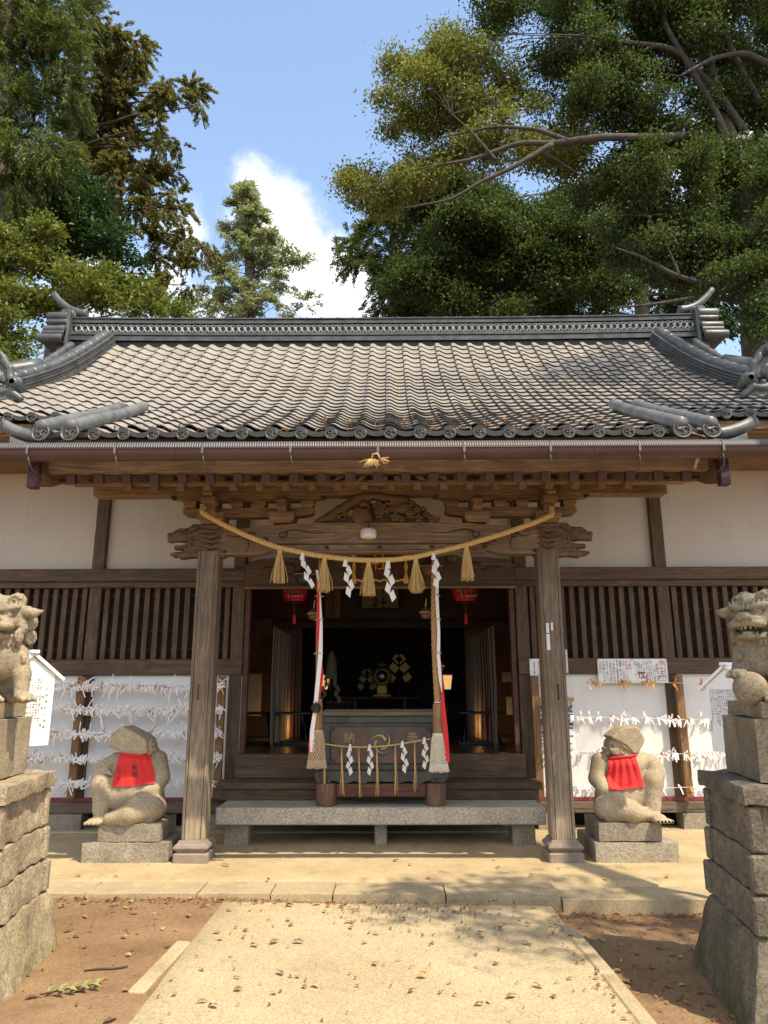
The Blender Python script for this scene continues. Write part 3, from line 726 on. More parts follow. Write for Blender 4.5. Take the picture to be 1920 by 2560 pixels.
def make_ridges():
    Yc = 11.03
    def zr(x): return .045*(abs(x)/5.3)**3
    xs = np.linspace(-5.22, 5.22, 49)
    b = MB()
    def strip(hw, z0, z1, mat=0):
        P = [[(x, Yc-hw, z0+zr(x)) for x in xs], [(x, Yc-hw-.004, z1-.01+zr(x)) for x in xs], [(x, Yc-hw+.008, z1+zr(x)) for x in xs], [(x, Yc+hw, z1+zr(x)) for x in xs], [(x, Yc+hw, z0+zr(x)) for x in xs]]
        b.grid(P, mat, False)
    strip(.17, 7.02, 7.14, 1); strip(.15, 7.14, 7.56, 1)
    strip(.215, 7.14, 7.185); strip(.20, 7.19, 7.235); strip(.215, 7.24, 7.285); strip(.155, 7.285, 7.47, 1); strip(.20, 7.462, 7.50); strip(.185, 7.504, 7.535); strip(.20, 7.54, 7.568)
    rid = part('main_ridge', b, ['ridge_tile', 'ridge_dark'])
    v = MB(); pts = []; rr = []
    for x in np.linspace(-5.2, 5.2, 420):
        pts.append((x, Yc, 7.575+zr(x))); rr.append(.082+(.012 if (x+5.2) % .26 < .05 else 0))
    v.tube(pts, rr, 14); part('ridge_cap', v, 'ridge_tile', rid)
    v = MB()
    for sgz in (0,):
        for i in range(100):
            x = -5.2+i*.1045
            if abs(x) > 5.15: continue
            t = np.linspace(0, math.tau, 15)[:-1]
            ring = lambda rad, y: [(x+rad*1.45*math.cos(q), y, 7.374+zr(x)+rad*math.sin(q)) for q in t]
            A, B, C = ring(.080, Yc-.165), ring(.060, Yc-.165), ring(.070, Yc-.188)
            n = 14; v.add(A+C+B, [[j, (j+1) % n, n+(j+1) % n, n+j] for j in range(n)]+[[n+j, n+(j+1) % n, 2*n+(j+1) % n, 2*n+j] for j in range(n)], 0, False)
    part('ridge_lattice', v, 'ridge_lattice', rid)
    for sg in (-1, 1):
        # stacked scroll ornament closing the ridge, seen edge-on
        v = MB(); x0 = 5.16
        def roll(za, ya, r, xa, xb): v.tube([(sg*x, Yc+ya, za) for x in (xa, xa+.01, xb-.01, xb)], [r*.96, r, r, r*.96], 18)
        v.box((sg*(x0+.07), Yc, 7.33), (.16, .62, .74), None, .03); v.box((sg*(x0+.07), Yc, 7.70), (.17, .30, .16), None, .05)
        for (ya, za, r, xb) in ((-.05, 7.70, .10, .22), (-.27, 7.56, .085, .34), (-.29, 7.46, .055, .33), (-.34, 7.30, .07, .36), (-.36, 7.23, .045, .37), (-.42, 7.11, .07, .40)):
            roll(za, ya, r, x0+.02, x0+xb); roll(za, -ya, r, x0+.02, x0+xb)
            v.box((sg*(x0+xb/2), Yc, za), (xb-.04, abs(2*ya)+.02, r*1.6), None, .01)
        o = part('ridge_end_tile', v, 'ridge_tile', rid)
        v = MB(); t = np.linspace(0, 1, 16)
        v.tube([(sg*(x0-.16+.60*q), Yc-.02, 7.75+.04*q+.36*q**2.2) for q in t], .088-.04*t, 14); part('ridge_horn', v, 'ridge_tile', rid)
    # descending ridges
    for sg in (-1, 1):
        X = 4.55*sg; b = MB(); S = np.linspace(12.2, 25.9, 60); xo = lambda s: sg*(-.03+.36*((25.9-s)/13.7)**1.1)
        def pt(s, o, dx):
            p, n, d = prof(s); up = .0
            if s < 16: up = .05*((16-s)/4)**2
            q = p+n*(o+up); return (X+xo(s)+dx, q[0], q[1])
        for (hw, o0, o1, mt) in ((.15, .02, .07, 0), (.12, .06, .2, 1), (.14, .082, .108, 0), (.145, .122, .148, 0), (.135, .162, .188, 0), (.14, .202, .225, 0)):
            b.grid([[pt(s, o0, -hw), pt(s, o1, -hw-.003), pt(s, o1+.003, -hw+.01), pt(s, o1+.003, hw-.01), pt(s, o1, hw+.003), pt(s, o0, hw)] for s in S], mt, False)
        kr = part('descending_ridge', b, ['ridge_tile', 'ridge_dark'])
        v = MB(); pts = []; rr = []
        for s in np.linspace(12.2, 25.9, 260): pts.append(pt(s, .235, 0)); rr.append(.095+(.012 if s % 1.0 < .14 else 0))
        v.tube(pts, rr, 16, flat=.75); part('ridge_cap', v, 'ridge_tile', kr)
        # demon tile at its foot
        f = Field((-.42, -.16, -.32), (.42, .16, .46), .0125)
        f.hull([(-.22, -.12), (.22, -.12), (.17, .18), (.09, .30), (-.09, .30), (-.17, .18)], -.05, .06, .04)
        f.ell((0, -.06, .06), (.115, .05, .115), .01); f.ell((0, -.10, .06), (.08, .03, .08), .01)
        for q in (-1, 1):
            f.chain([(q*.10, -.04, .29), (q*.19, -.05, .19), (q*.21, -.05, .06), (q*.27, -.06, -.03)], [.05, .045, .04, .05], .02)
            f.chain(spiral((q*.29, -.06, -.03), (q, 0, 0), (0, 0, 1), .075, 1.1, 12, 2.4, -1), np.linspace(.04, .02, 12), .01)
            f.cap((q*.29, -.10, -.03), (q*.29, .08, -.03), .068, .06, .02)
            f.chain([(0, -.07, -.10), (q*.12, -.08, -.15), (q*.24, -.07, -.13), (q*.36, -.04, -.22)], [.05, .05, .05, .045], .02)
            f.ell((q*.12, -.09, -.07), .042, .01); f.chain(spiral((q*.17, -.07, -.21), (1, 0, 0), (0, 0, 1), .07, 1.2, 10, .5, q), np.linspace(.035, .02, 10), .01)
            f.cap((q*.1, -.02, .33), (q*.02, -.05, .40), .04, .05, .03)
        f.cap((0, -.10, .37), (0, .12, .34), .055, .06, .02); f.box((0, .0, -.24), (.30, .07, .05), .03, .03)
        p, n, d = prof(12.1); v = MB(); f.mesh(v, 0, None, (X+xo(12.1), p[0]-.02, p[1]+.25)); part('ridge_end_tile', v, 'ridge_tile', kr)
        # verge rolls outside, with round ends along the gable edge
        for dx in (.27, .55):
            v = MB(); pts = []; rr = []
            for s in np.linspace(13.5, 25.6, 90):
                p, n, d = prof(s); q = p+n*.08; pts.append((X+xo(s)*.6+sg*dx, q[0], q[1])); rr.append(.06+(.004 if s % 1.0 < .15 else 0))
            v.tube(pts, rr, 12); part('verge_roll', v, 'ridge_tile', kr)
        for s in np.arange(14.0, 25.6, 1.35):
            v = MB(); p, n, d = prof(s); q = p+n*.04; v.tube([(X+sg*.55, q[0], q[1]), (X+sg*.70, q[0], q[1]+.005)], .05, 10); part('gable_edge_tile', v, 'ridge_tile', kr)
        v = MB(); v.tube([(sg*(7.0-t), 7.45+t, 4.60+.72*t) for t in np.linspace(0, 2.1, 20)], .12, 10); part('hip_ridge', v, 'ridge_tile')
make_ridges()

def make_porch():
    # gutter with its leaf guard and hangers
    b = MB(); a = np.linspace(math.pi, 2*math.pi, 11); xs = np.linspace(-3.72, 3.72, 9)
    b.grid([[(x, 5.99+.075*math.cos(q), 3.615+.085*math.sin(q)) for x in xs] for q in a], 0)
    for s in (5.913, 6.067): b.tube([(x, s, 3.618) for x in (-3.72, 3.72)], .008, 6)
    g = part('gutter', b, 'copper_gutter')
    for x in (-1.75, 1.9):
        v = MB(); v.grid([[(x+d, 5.99+.078*math.cos(q), 3.615+.088*math.sin(q)) for d in (-.012, .012)] for q in a], 0); part('gutter_joint', v, 'copper_gutter', g)
    v = MB(); a2 = np.linspace(0.15, math.pi-.15, 8)
    v.grid([[(x, 5.985+.075*math.cos(q), 3.618+.078*math.sin(q)) for x in xs] for q in a2], 0); part('leaf_guard', v, 'leaf_guard', g)
    v = MB(); v.tube([(0, 5.99+.083*math.cos(q), 3.618+.09*math.sin(q)) for q in np.linspace(.75*math.pi, 2*math.pi, 12)][::-1]+[(0.0, 5.915, 3.64)], .006, 6)
    v.tube([(0, 5.935, 3.56), (.008, 5.94, 3.52), (.02, 5.98, 3.46), (.03, 6.2, 3.44)], .005, 5); v.box((0, 5.905, 3.60), (.022, .006, .06))
    h = part('gutter_bracket', v, 'bracket_metal', g)
    for i, px in enumerate((72, 290, 508, 727, 945, 1160, 1375, 1597, 1806)):
        x = at(px, 1140, 5.95)[0]
        if i == 0: h.location = (x, 0, 0)
        else:
            c = h.copy(); SC.collection.objects.link(c); c.parent = g; c.location = (x, 0, 0)
    part('fascia_board', MB().span(-2.98, 2.98, 6.22, 6.30, 3.50, 3.63), 'wood_x')
    # rafters, two tiers
    up = MB(); up.beam((0, 6.31, 3.462), (0, 7.5, 3.847), .078, .085, .004, 0); r1 = part('flying_rafter', up, 'wood_y')
    cp = MB(); cp.beam((0, 6.285, 3.454), (0, 6.345, 3.473), .084, .092, .003, 0); c1 = part('rafter_cap', cp, 'cap_purple', r1)
    lo = MB(); lo.beam((0, 6.70, 3.495), (0, 9.0, 4.26), .07, .08, .004); r2 = part('rafter', lo, 'wood_y')
    for k in range(23):
        x = -2.805+k*.2550
        if k == 0: r1.location = (x, 0, 0)
        else: rep(r1, x-r1.location[0])
    for k in range(20):
        x = -2.43+k*.2550
        if k == 0: r2.location = (x, 0, 0)
        else: rep(r2, x-r2.location[0])
    part('rafter_tie', MB().span(-3.0, 3.0, 6.74, 6.85, 3.535, 3.565), 'wood_x')
    part('porch_purlin', MB().span(-3.06, 3.06, 7.40, 7.58, 3.597, 3.735, .006).span(-3.04, 3.04, 6.72, 6.80, 3.62, 3.66), 'wood_x')
    for sg in (-1, 1):
        v = MB(); x = sg*3.10
        top = [(6.2, 3.60), (7.0, 3.86), (7.6, 4.12)]; bot = [(7.6, 3.80), (7.2, 3.655), (6.95, 3.585), (6.75, 3.55), (6.5, 3.44), (6.2, 3.36)]
        v.prism(top+bot, x-.035, x+.035, plane='yz'); bb = part('barge_board', v, 'wood_y')
        v = MB(); v.box((x, 6.215, 3.475), (.085, .09, .255), None, .004); part('board_cap', v, 'cap_purple', bb)
        v = MB(); v.beam((x-sg*.05, 6.6, 3.53), (x-sg*.45, 6.62, 3.53), .03, .03); part('barge_wedge', v, 'cap_purple', bb)
    # name slip on the purlin
    v = MB()
    for i, ch in enumerate('川小源'): write(v, ch, (-.10+i*.055, 7.394, 3.675), .062, wide=.9)
    part('name_slip', v, 'ink')

    # posts
    for x in (-1.785, 1.753):
        v = MB(); h = .112; c = .02
        sec = [(-h+c, -h), (h-c, -h), (h, -h+c), (h, h-c), (h-c, h), (-h+c, h), (-h, h-c), (-h, -h+c)]
        n = 10; P = [[(x+a*(1+.0*t), 7.49+q, .19+2.8*t) for (a, q) in sec+sec[:1]] for t in np.linspace(0, 1, n)]; v.grid(P, 0, False)
        for (dx, dy) in ((-.078, -.1135), (.078, -.1135)): v.span(x+dx-.003, x+dx+.003, 7.49+dy-.001, 7.49+dy+.002, .2, 2.95, .001, 1)
        po = part('porch_post', v, ['post_wood', 'wood_dark_z'])
        v = MB(); v.span(x-.165, x+.165, 7.325, 7.655, -.02, .085, .012)
        pr = [(.135, .085), (.138, .10), (.155, .112), (.165, .13), (.158, .15), (.135, .17), (.122, .195)]
        P = [[(x+s*a, 7.49+s*q, z) for (a, q) in ((-1, -1), (1, -1), (1, 1), (-1, 1), (-1, -1))] for s, z in pr]; v.grid(P, 0, False); part('post_foot', v, 'post_foot', po)
        # peg slot
        v = MB(); zc = at(470 if x < 0 else 1392, 1730, 7.37)[2]; v.box((x-.0+(.02 if x > 0 else -.02), 7.376, zc), (.014, .012, .15), None, .002, 0); v.box((x+(.02 if x > 0 else -.02)+.014, 7.375, zc), (.016, .008, .10), None, .002, 1); part('peg', v, ['wood_dark_z', 'rack_wood'], po)
        if x > 0:
            v = MB()
            for (px, py, w, hh) in ((1369, 1570, .03, .10), (1371, 1605, .034, .16), (1380, 1566, .022, .08)): q = at(px, py, 7.376); v.box(q, (w, .003, hh), None, .001)
            part('paper_remnant', v, 'white_paint_shade', po)
    # rainbow beam
    v = MB(); top = [(-1.68, 3.20), (-1.5, 3.225), (-1.2, 3.265), (-.8, 3.29), (.8, 3.29), (1.2, 3.265), (1.5, 3.225), (1.68, 3.20)]
    bot = [(1.68, 2.955), (1.28, 2.955), (1.20, 2.975), (1.12, 3.0), (.6, 3.005), (-.6, 3.005), (-1.12, 3.0), (-1.20, 2.975), (-1.28, 2.955), (-1.68, 2.955)]
    v.prism(top+bot, 7.41, 7.57); v.span(-1.12, 1.12, 7.425, 7.56, 2.972, 3.004, .006); v.span(-1.15, 1.15, 7.400, 7.415, 3.055, 3.068, .002, 1)
    for x in (-1.62, -1.1, -.55, .0, .55, 1.1, 1.62):
        q = .045; v.prism([(x-q*.7, 3.028 if abs(x) < 1.5 else 2.985), (x, (3.028 if abs(x) < 1.5 else 2.985)+q*.45), (x+q*.7, 3.028 if abs(x) < 1.5 else 2.985), (x, (3.028 if abs(x) < 1.5 else 2.985)-q*.45)], 7.398, 7.42, 1)
    bm = part('rainbow_beam', v, ['wood_x', 'wood_dark_x'])
    for sg in (-1, 1):
        v = MB()
        for c, r, t, st in (((1.42, 3.15), .045, 1.2, 0), ((1.02, 3.17), .05, 1.2, 2.5), ((1.20, 3.10), .035, 1.1, 1.0)):
            v.tube(spiral((sg*c[0], 7.409, c[1]), (sg, 0, 0), (0, 0, 1), r, t, 18, st), np.linspace(.009, .004, 18), 5)
        v.tube([(sg*(1.60-.3*t), 7.409, 3.165-.02*math.sin(t*6)) for t in np.linspace(0, 1, 12)], np.linspace(.003, .008, 12), 5)
        v.tube([(sg*(1.40-.03*math.sin(t*3)-.0*t), 7.409, 3.14-.15*t) for t in np.linspace(0, 1, 12)], np.linspace(.008, .003, 12), 5)
        v.tube([(sg*(1.0-.55*t), 7.409, 3.19+.03*math.sin(t*7)*(1-t)) for t in np.linspace(0, 1, 22)], np.linspace(.009, .003, 22), 5); part('scroll_carving', v, 'wood_dark_x', bm)
    # bracket sets
    for sg in (-1, 1):
        v = MB()
        def cap_block(xc, z0, z1, hw, yc=7.49, d=.15):
            zm = z0+(z1-z0)*.45
            for (za, zb, wa, wb) in ((z0, zm, hw*.72, hw), (zm, z1, hw, hw)):
                P = [[(xc+s*w, yc+q*d*w/hw, z) for (s, q) in ((-1, -1), (1, -1), (1, 1), (-1, 1), (-1, -1))] for w, z in ((wa, za), (wb, zb))]; v.grid(P, 0, False)
            v.add([(xc-hw, yc-d, z1), (xc+hw, yc-d, z1), (xc+hw, yc+d, z1), (xc-hw, yc+d, z1)], [[0, 1, 2, 3]]); w = hw*.72; e = d*.72
            v.add([(xc-w, yc-e, z0), (xc-w, yc+e, z0), (xc+w, yc+e, z0), (xc+w, yc-e, z0)], [[0, 1, 2, 3]])
        cap_block(sg*1.775, 3.285, 3.40, .135); cap_block(sg*1.03, 3.292, 3.40, .135)
        x0, x1 = .70, 2.09
        v.prism([(sg*x0, 3.46), (sg*x1, 3.46), (sg*x1, 3.405), (sg*(x1-.03), 3.385), (sg*(x1-.2), 3.362), (sg*(x0+.24), 3.362), (sg*(x0+.04), 3.385), (sg*x0, 3.405)], 7.425, 7.555)
        for x in (2.02, 1.775, 1.52, 1.28, 1.03, .77): cap_block(sg*x, 3.462, 3.535, .068, d=.08)
        v.prism([(sg*.56, 3.597), (sg*2.24, 3.597), (sg*2.23, 3.575), (sg*2.15, 3.565), (sg*2.10, 3.54), (sg*.72, 3.54), (sg*.66, 3.565), (sg*.58, 3.575)], 7.43, 7.55)
        br = part('bracket_set', v, 'wood_x')
        # forward arm with nose blocks
        v = MB()
        x = sg*1.775; v.prism([(7.30, 3.46), (7.30, 3.40), (7.36, 3.365), (7.6, 3.365), (7.6, 3.46)], x-.055, x+.055, plane='yz'); v.box((x, 7.27, 3.50), (.15, .15, .075), None, .012)
        v.prism([(7.16, 3.60), (7.15, 3.56), (7.20, 3.54), (7.4, 3.54), (7.4, 3.60)], x-.05, x+.05, plane='yz'); v.box((x, 7.255, 3.615), (.10, .16, .05), None, .01); v.prism([(7.14, 3.64), (7.25, 3.69), (7.42, 3.66), (7.42, 3.60), (7.2, 3.6)], x-.035, x+.035, plane='yz'); part('bracket_arm', v, 'wood_y', br)
        v = MB(); x = sg*1.03; v.prism([(7.335, 3.535), (7.33, 3.45), (7.36, 3.40), (7.5, 3.38), (7.5, 3.54)], x-.05, x+.05, plane='yz'); v.tube([(x-.052, 7.345, 3.525), (x+.052, 7.345, 3.525)], .022, 10)
        part('bracket_arm', v, 'wood_y', br)
        for (xs, rd) in (((.60, 3.578), .022), ((2.20, 3.578), .022)):
            w = MB(); w.tube(spiral((sg*xs[0], 7.425, xs[1]), (1, 0, 0), (0, 0, 1), .028, 1.3, 14, 0, sg), np.linspace(.010, .005, 14), 6); part('scroll_carving', w, 'wood_dark_x', br)
make_porch()

def make_carvings():
    # lion-headed beam ends
    for sg in (-1, 1):
        f = Field((-.06, -.14, -.20), (.64, .14, .22), .0062)
        f.box((.08, 0, -.02), (.12, .075, .15), .02, .01)
        f.ell((.36, 0, .06), (.14, .085, .10), .03); f.ell((.46, 0, .07), (.10, .07, .07), .02)          # skull, brow
        f.ell((.53, 0, .045), (.06, .06, .045), .015); f.ell((.57, 0, .075), (.03, .045, .028), .01)       # muzzle, nose
        f.ell((.55, 0, .015), (.045, .055, .02), .008)
        f.cap((.36, 0, -.05), (.49, 0, -.055), .045, .03, .02); f.ell((.45, 0, -.012), (.10, .12, .020), .005, None, True)
        for q in (-1, 1):
            f.ell((.46, q*.065, .095), .022, .006); f.ell((.44, q*.06, .125), (.05, .025, .018), .008); f.cap((.33, q*.07, .13), (.25, q*.085, .15), .03, .014, .012)
            f.chain(spiral((.30, q*.085, .02), (1, 0, 0), (0, 0, 1), .06, 1.3, 12, 0), np.linspace(.022, .014, 12), .004)
            f.chain(spiral((.36, q*.08, -.06), (1, 0, 0), (0, 0, 1), .045, 1.2, 10, 2), np.linspace(.02, .012, 10), .004)
            for i, (z0, z1) in enumerate(((.10, .13), (.05, .07), (.0, .02), (-.05, -.04), (-.09, -.10))):
                f.chain([(.30-.03*i, q*.07, z0-.02), (.20, q*.085, z0+.015), (.10, q*.088, z1-.03), (.0, q*.084, z1+.01)], [.030, .027, .020, .010], .003)
            f.chain([(.26, q*.05, -.06), (.33, q*.055, -.12), (.43, q*.05, -.145)], [.055, .045, .036], .015)
            for t in (-.03, 0, .03): f.cap((.45, q*.05+t*.7, -.13), (.52, q*.055+t, -.15+.01), .018, .014, .006)
            for t in range(3): f.chain([(.18+.05*t, q*.06, -.10-.02*t), (.10, q*.075, -.12-.02*t), (.02, q*.07, -.11-.02*t)], [.03, .022, .012], .006)
        v = MB(); Rm = np.diag([sg, 1, 1]).astype(float); f.mesh(v, 0, Rm, (sg*1.66, 7.49, 3.10))
        if sg < 0: v.f = [q[::-1] for q in v.f]
        part('beam_end_carving', v, 'carve_wood')
        part('beam_end_block', MB().span(sg*1.55, sg*2.0, 7.42, 7.56, 3.19, 3.29, .02), 'wood_x')
    # frog-leg strut carved with a monkey, a bough and blossoms
    f = Field((-.74, -.13, -.02), (.74, .08, .34), .0062)
    f.box((0, .03, .035), (.62, .02, .035), .01, .01); f.hull([(-.66, 0), (.66, 0), (.40, .24), (.2, .305), (-.25, .305), (-.42, .2)], .02, .05, .03)
    f.chain([(-.66, -.01, .02), (-.55, -.02, .07), (-.42, -.03, .15), (-.30, -.04, .22), (-.18, -.04, .27), (0, -.04, .285), (.14, -.03, .27), (.28, -.02, .25)], [.03, .04, .045, .05, .045, .04, .045, .05], .015)
    f.chain([(-.28, -.05, .26), (-.16, -.06, .295), (.02, -.05, .30), (.12, -.04, .26), (.2, -.02, .19)], [.035, .03, .03, .03, .02], .01)
    f.ell((.17, 0, .24), (.14, .06, .075), .02); f.ell((.22, -.03, .15), (.16, .04, .05), .02)
    # monkey
    f.ell((-.21, -.03, .09), (.085, .07, .10), .02); f.ell((-.14, -.05, .06), (.075, .05, .055), .02); f.ell((-.17, -.05, .20), (.048, .05, .048), .015); f.ell((-.125, -.07, .195), (.025, .025, .022), .01)
    f.chain([(-.22, -.06, .15), (-.15, -.10, .11), (-.11, -.08, .16)], [.03, .024, .02], .01); f.chain([(-.12, -.06, .10), (-.10, -.08, .03)], [.03, .025], .01)
    def flower(x, z, r, y=-.06):
        for i in range(5):
            t = i*1.257+.3; f.ell((x+math.cos(t)*r*.6, y, z+math.sin(t)*r*.6), (r*.45, .018, r*.38), .003, roteul(0, -t, 0))
        f.ell((x, y-.012, z), r*.2, .003)
    for q in ((0, .17, .075), (-.0, .09, .05), (.17, .06, .055), (.27, .17, .05), (.33, .09, .055), (.42, .05, .05), (.40, .14, .045), (.50, .09, .04), (.56, .04, .045), (.35, .21, .04), (.24, .04, .035), (.47, .15, .03), (.62, .03, .03)): flower(*q)
    for (x, z, n, r) in ((-.36, .10, 6, .08), (-.43, .07, 5, .06), (-.50, .05, 5, .05), (.07, .13, 5, .07)):
        for i in range(n):
            t = i*math.tau/n+.4; f.cap((x, -.04, z), (x+math.cos(t)*r, -.055, z+math.sin(t)*r*.8), .014, .005, .004)
    f.ell((-.05, .0, .245), (.05, .1, .022), .006, roteul(0, .2, 0), True); f.ell((.09, .0, .225), (.035, .1, .018), .006, roteul(0, -.35, 0), True); f.ell((-.30, 0, .13), (.03, .1, .04), .006, None, True)
    v = MB(); f.mesh(v, 0, None, (-.005, 7.46, 3.29)); part('frog_leg_carving', v, 'carve_wood')
make_carvings()

def make_walls():
    XS = [-5.45, -3.58, -1.78, 1.745, 3.51, 5.45]
    for i, x in enumerate(XS): part('pillar', MB().span(x-.075, x+.075, 8.97, 9.13, .19, 4.5, .006), 'wood_old_z')
    for x0, x1 in ((-5.45, -3.655), (-3.505, -1.855), (-1.70, 1.67), (1.82, 3.435), (3.585, 5.45)):
        z0 = 3.05 if abs(x0+x1) > .5 else 3.0
        part('plaster_panel', MB().span(x0, x1, 9.055, 9.09, z0, 4.5, .001), 'plaster')
    for sg in (-1, 1):
        xa, xb = (-5.53, -1.70) if sg < 0 else (1.67, 5.53)
        part('tie_beam', MB().span(xa, xb, 8.92, 9.0, 2.90, 3.057, .008), 'wood_old_x')
        part('window_rail', MB().span(xa, xb, 8.955, 9.05, 2.822, 2.897, .004), 'wood_old_x')
        part('middle_rail', MB().span(xa, xb, 8.945, 9.06, 1.75, 1.942, .006), 'wood_old_x')
        part('wall_panel', MB().span(xa, xb, 9.0, 9.03, .35, 1.75, .001), 'white_board')
        part('base_strip', MB().span(xa, xb, 8.965, 9.02, .307, .352, .003), 'maroon')
        part('sill_beam', MB().span(xa, xb, 8.93, 9.08, .185, .305, .008), 'sill_wood')
    for (x0, x1) in ((-5.37, -3.66), (-3.50, -1.86), (1.82, 3.43), (3.59, 5.37)):
        v = MB(); n = int(round((x1-x0)/.124))
        for k in range(n): x = x0+(k+.5)*(x1-x0)/n; v.span(x-.031, x+.031, 8.995+random.uniform(-.002, .002), 9.045, 1.942, 2.822, .004)
        w = part('lattice_window', v, 'lattice_wood')
        v = MB(); v.span(x0, x1, 9.10, 9.12, 1.94, 2.83, .001)
        part('window_board', v, 'wood_dark_x', w)
        v = MB()
        for z in (2.05, 2.28, 2.52, 2.72): v.span(x0, x1, 9.052, 9.075, z, z+.03, .002)
        part('window_bar', v, 'wood_dark_x', w)
    for x in (-5.2, -3.72, -1.95, 1.95, 3.72, 5.2): part('foundation_stone', rough_block(MB(), (x, 9.02, .085), (.5 if abs(x) > 2 else .3, .24, .20), 6, .008, int(x*7)), 'base_stone_grey' if x < 0 else 'base_stone')
    part('ground_sill', MB().span(-5.5, 5.5, 8.80, 9.2, -.05, .012, .01), 'kerb_stone')
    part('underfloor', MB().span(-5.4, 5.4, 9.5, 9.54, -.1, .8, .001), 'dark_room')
    # carved lintel over the opening
    v = MB(); v.prism([(-1.70, 3.10), (-1.55, 3.17), (-1.3, 3.19), (1.3, 3.19), (1.55, 3.17), (1.67, 3.10), (1.67, 2.815), (-1.70, 2.815)], 8.93, 9.07); li = part('door_lintel', v, 'wood_old_x')
    for sg in (-1, 1):
        v = MB(); v.tube(spiral((sg*1.15, 8.928, 3.02), (sg, 0, 0), (0, 0, 1), .11, 1.0, 20, .5), np.linspace(.012, .005, 20), 5); v.tube([(sg*(1.5-.25*t), 8.928, 3.05+.02*math.sin(5*t)) for t in np.linspace(0, 1, 10)], .007, 5); part('scroll_carving', v, 'wood_dark_x', li)
    part('lintel_trim', MB().span(-1.70, 1.67, 8.90, 8.96, 2.795, 2.823, .003), 'wood_x')
    for x in (-1.665, 1.625): part('door_jamb', MB().span(x-.03, x+.03, 8.99, 9.10, .84, 2.81, .003), 'red_wood_x')
    part('threshold_board', MB().span(-1.72, 1.69, 8.87, 8.965, .572, .842, .008), 'wood_old_x')
    part('wooden_step', MB().span(-1.84, 1.80, 8.50, 8.87, .50, .572, .008).span(-1.80, 1.76, 8.53, 8.60, .385, .50, .004), 'wood_old_x')
    part('floor', MB().span(-1.72, 1.69, 8.965, 9.1, .78, .838, .002).span(-5.4, 5.4, 9.095, 16, .775, .8385, .002), 'floor_wood')
    # interior shell
    v = MB()
    v.span(-5.5, -5.42, 9.09, 16, .0, 4.6); v.span(5.42, 5.5, 9.09, 16, 0, 4.6); v.span(-5.5, 5.5, 15.9, 16.0, 0, 4.6); part('outer_wall', v, 'plaster')
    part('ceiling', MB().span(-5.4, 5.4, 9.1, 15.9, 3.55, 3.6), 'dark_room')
    v = MB(); v.span(-5.4, 5.4, 12.22, 12.28, 2.66, 3.55); v.span(-5.4, -1.36, 12.22, 12.28, .84, 2.66); v.span(1.36, 5.4, 12.22, 12.28, .84, 2.66); part('inner_partition', v, 'room_wall')
    part('inner_beam', MB().span(-5.4, 5.4, 12.10, 12.22, 2.56, 2.68), 'wood_dark_x')
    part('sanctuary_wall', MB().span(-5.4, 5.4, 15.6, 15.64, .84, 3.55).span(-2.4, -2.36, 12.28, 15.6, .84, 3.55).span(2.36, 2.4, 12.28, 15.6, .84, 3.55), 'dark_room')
make_walls()
# ================================================================ THINGS ON AND IN THE PORCH
def make_step():
    t = thing('stone_step', 'long grey granite slab step on short stone legs in front of the hall', 'step', (0, 8.27, 0))
    v = MB(); v.box((0, 8.27, .30), (3.44, .52, .17), None, .012); v.build('slab', 'granite', t)
    for x, w in ((-1.52, .26), (.0, .13), (1.50, .24)): MB().span(x-w/2, x+w/2, 8.12, 8.42, -.02, .215, .015).build('leg', 'base_stone_grey', t)
make_step()

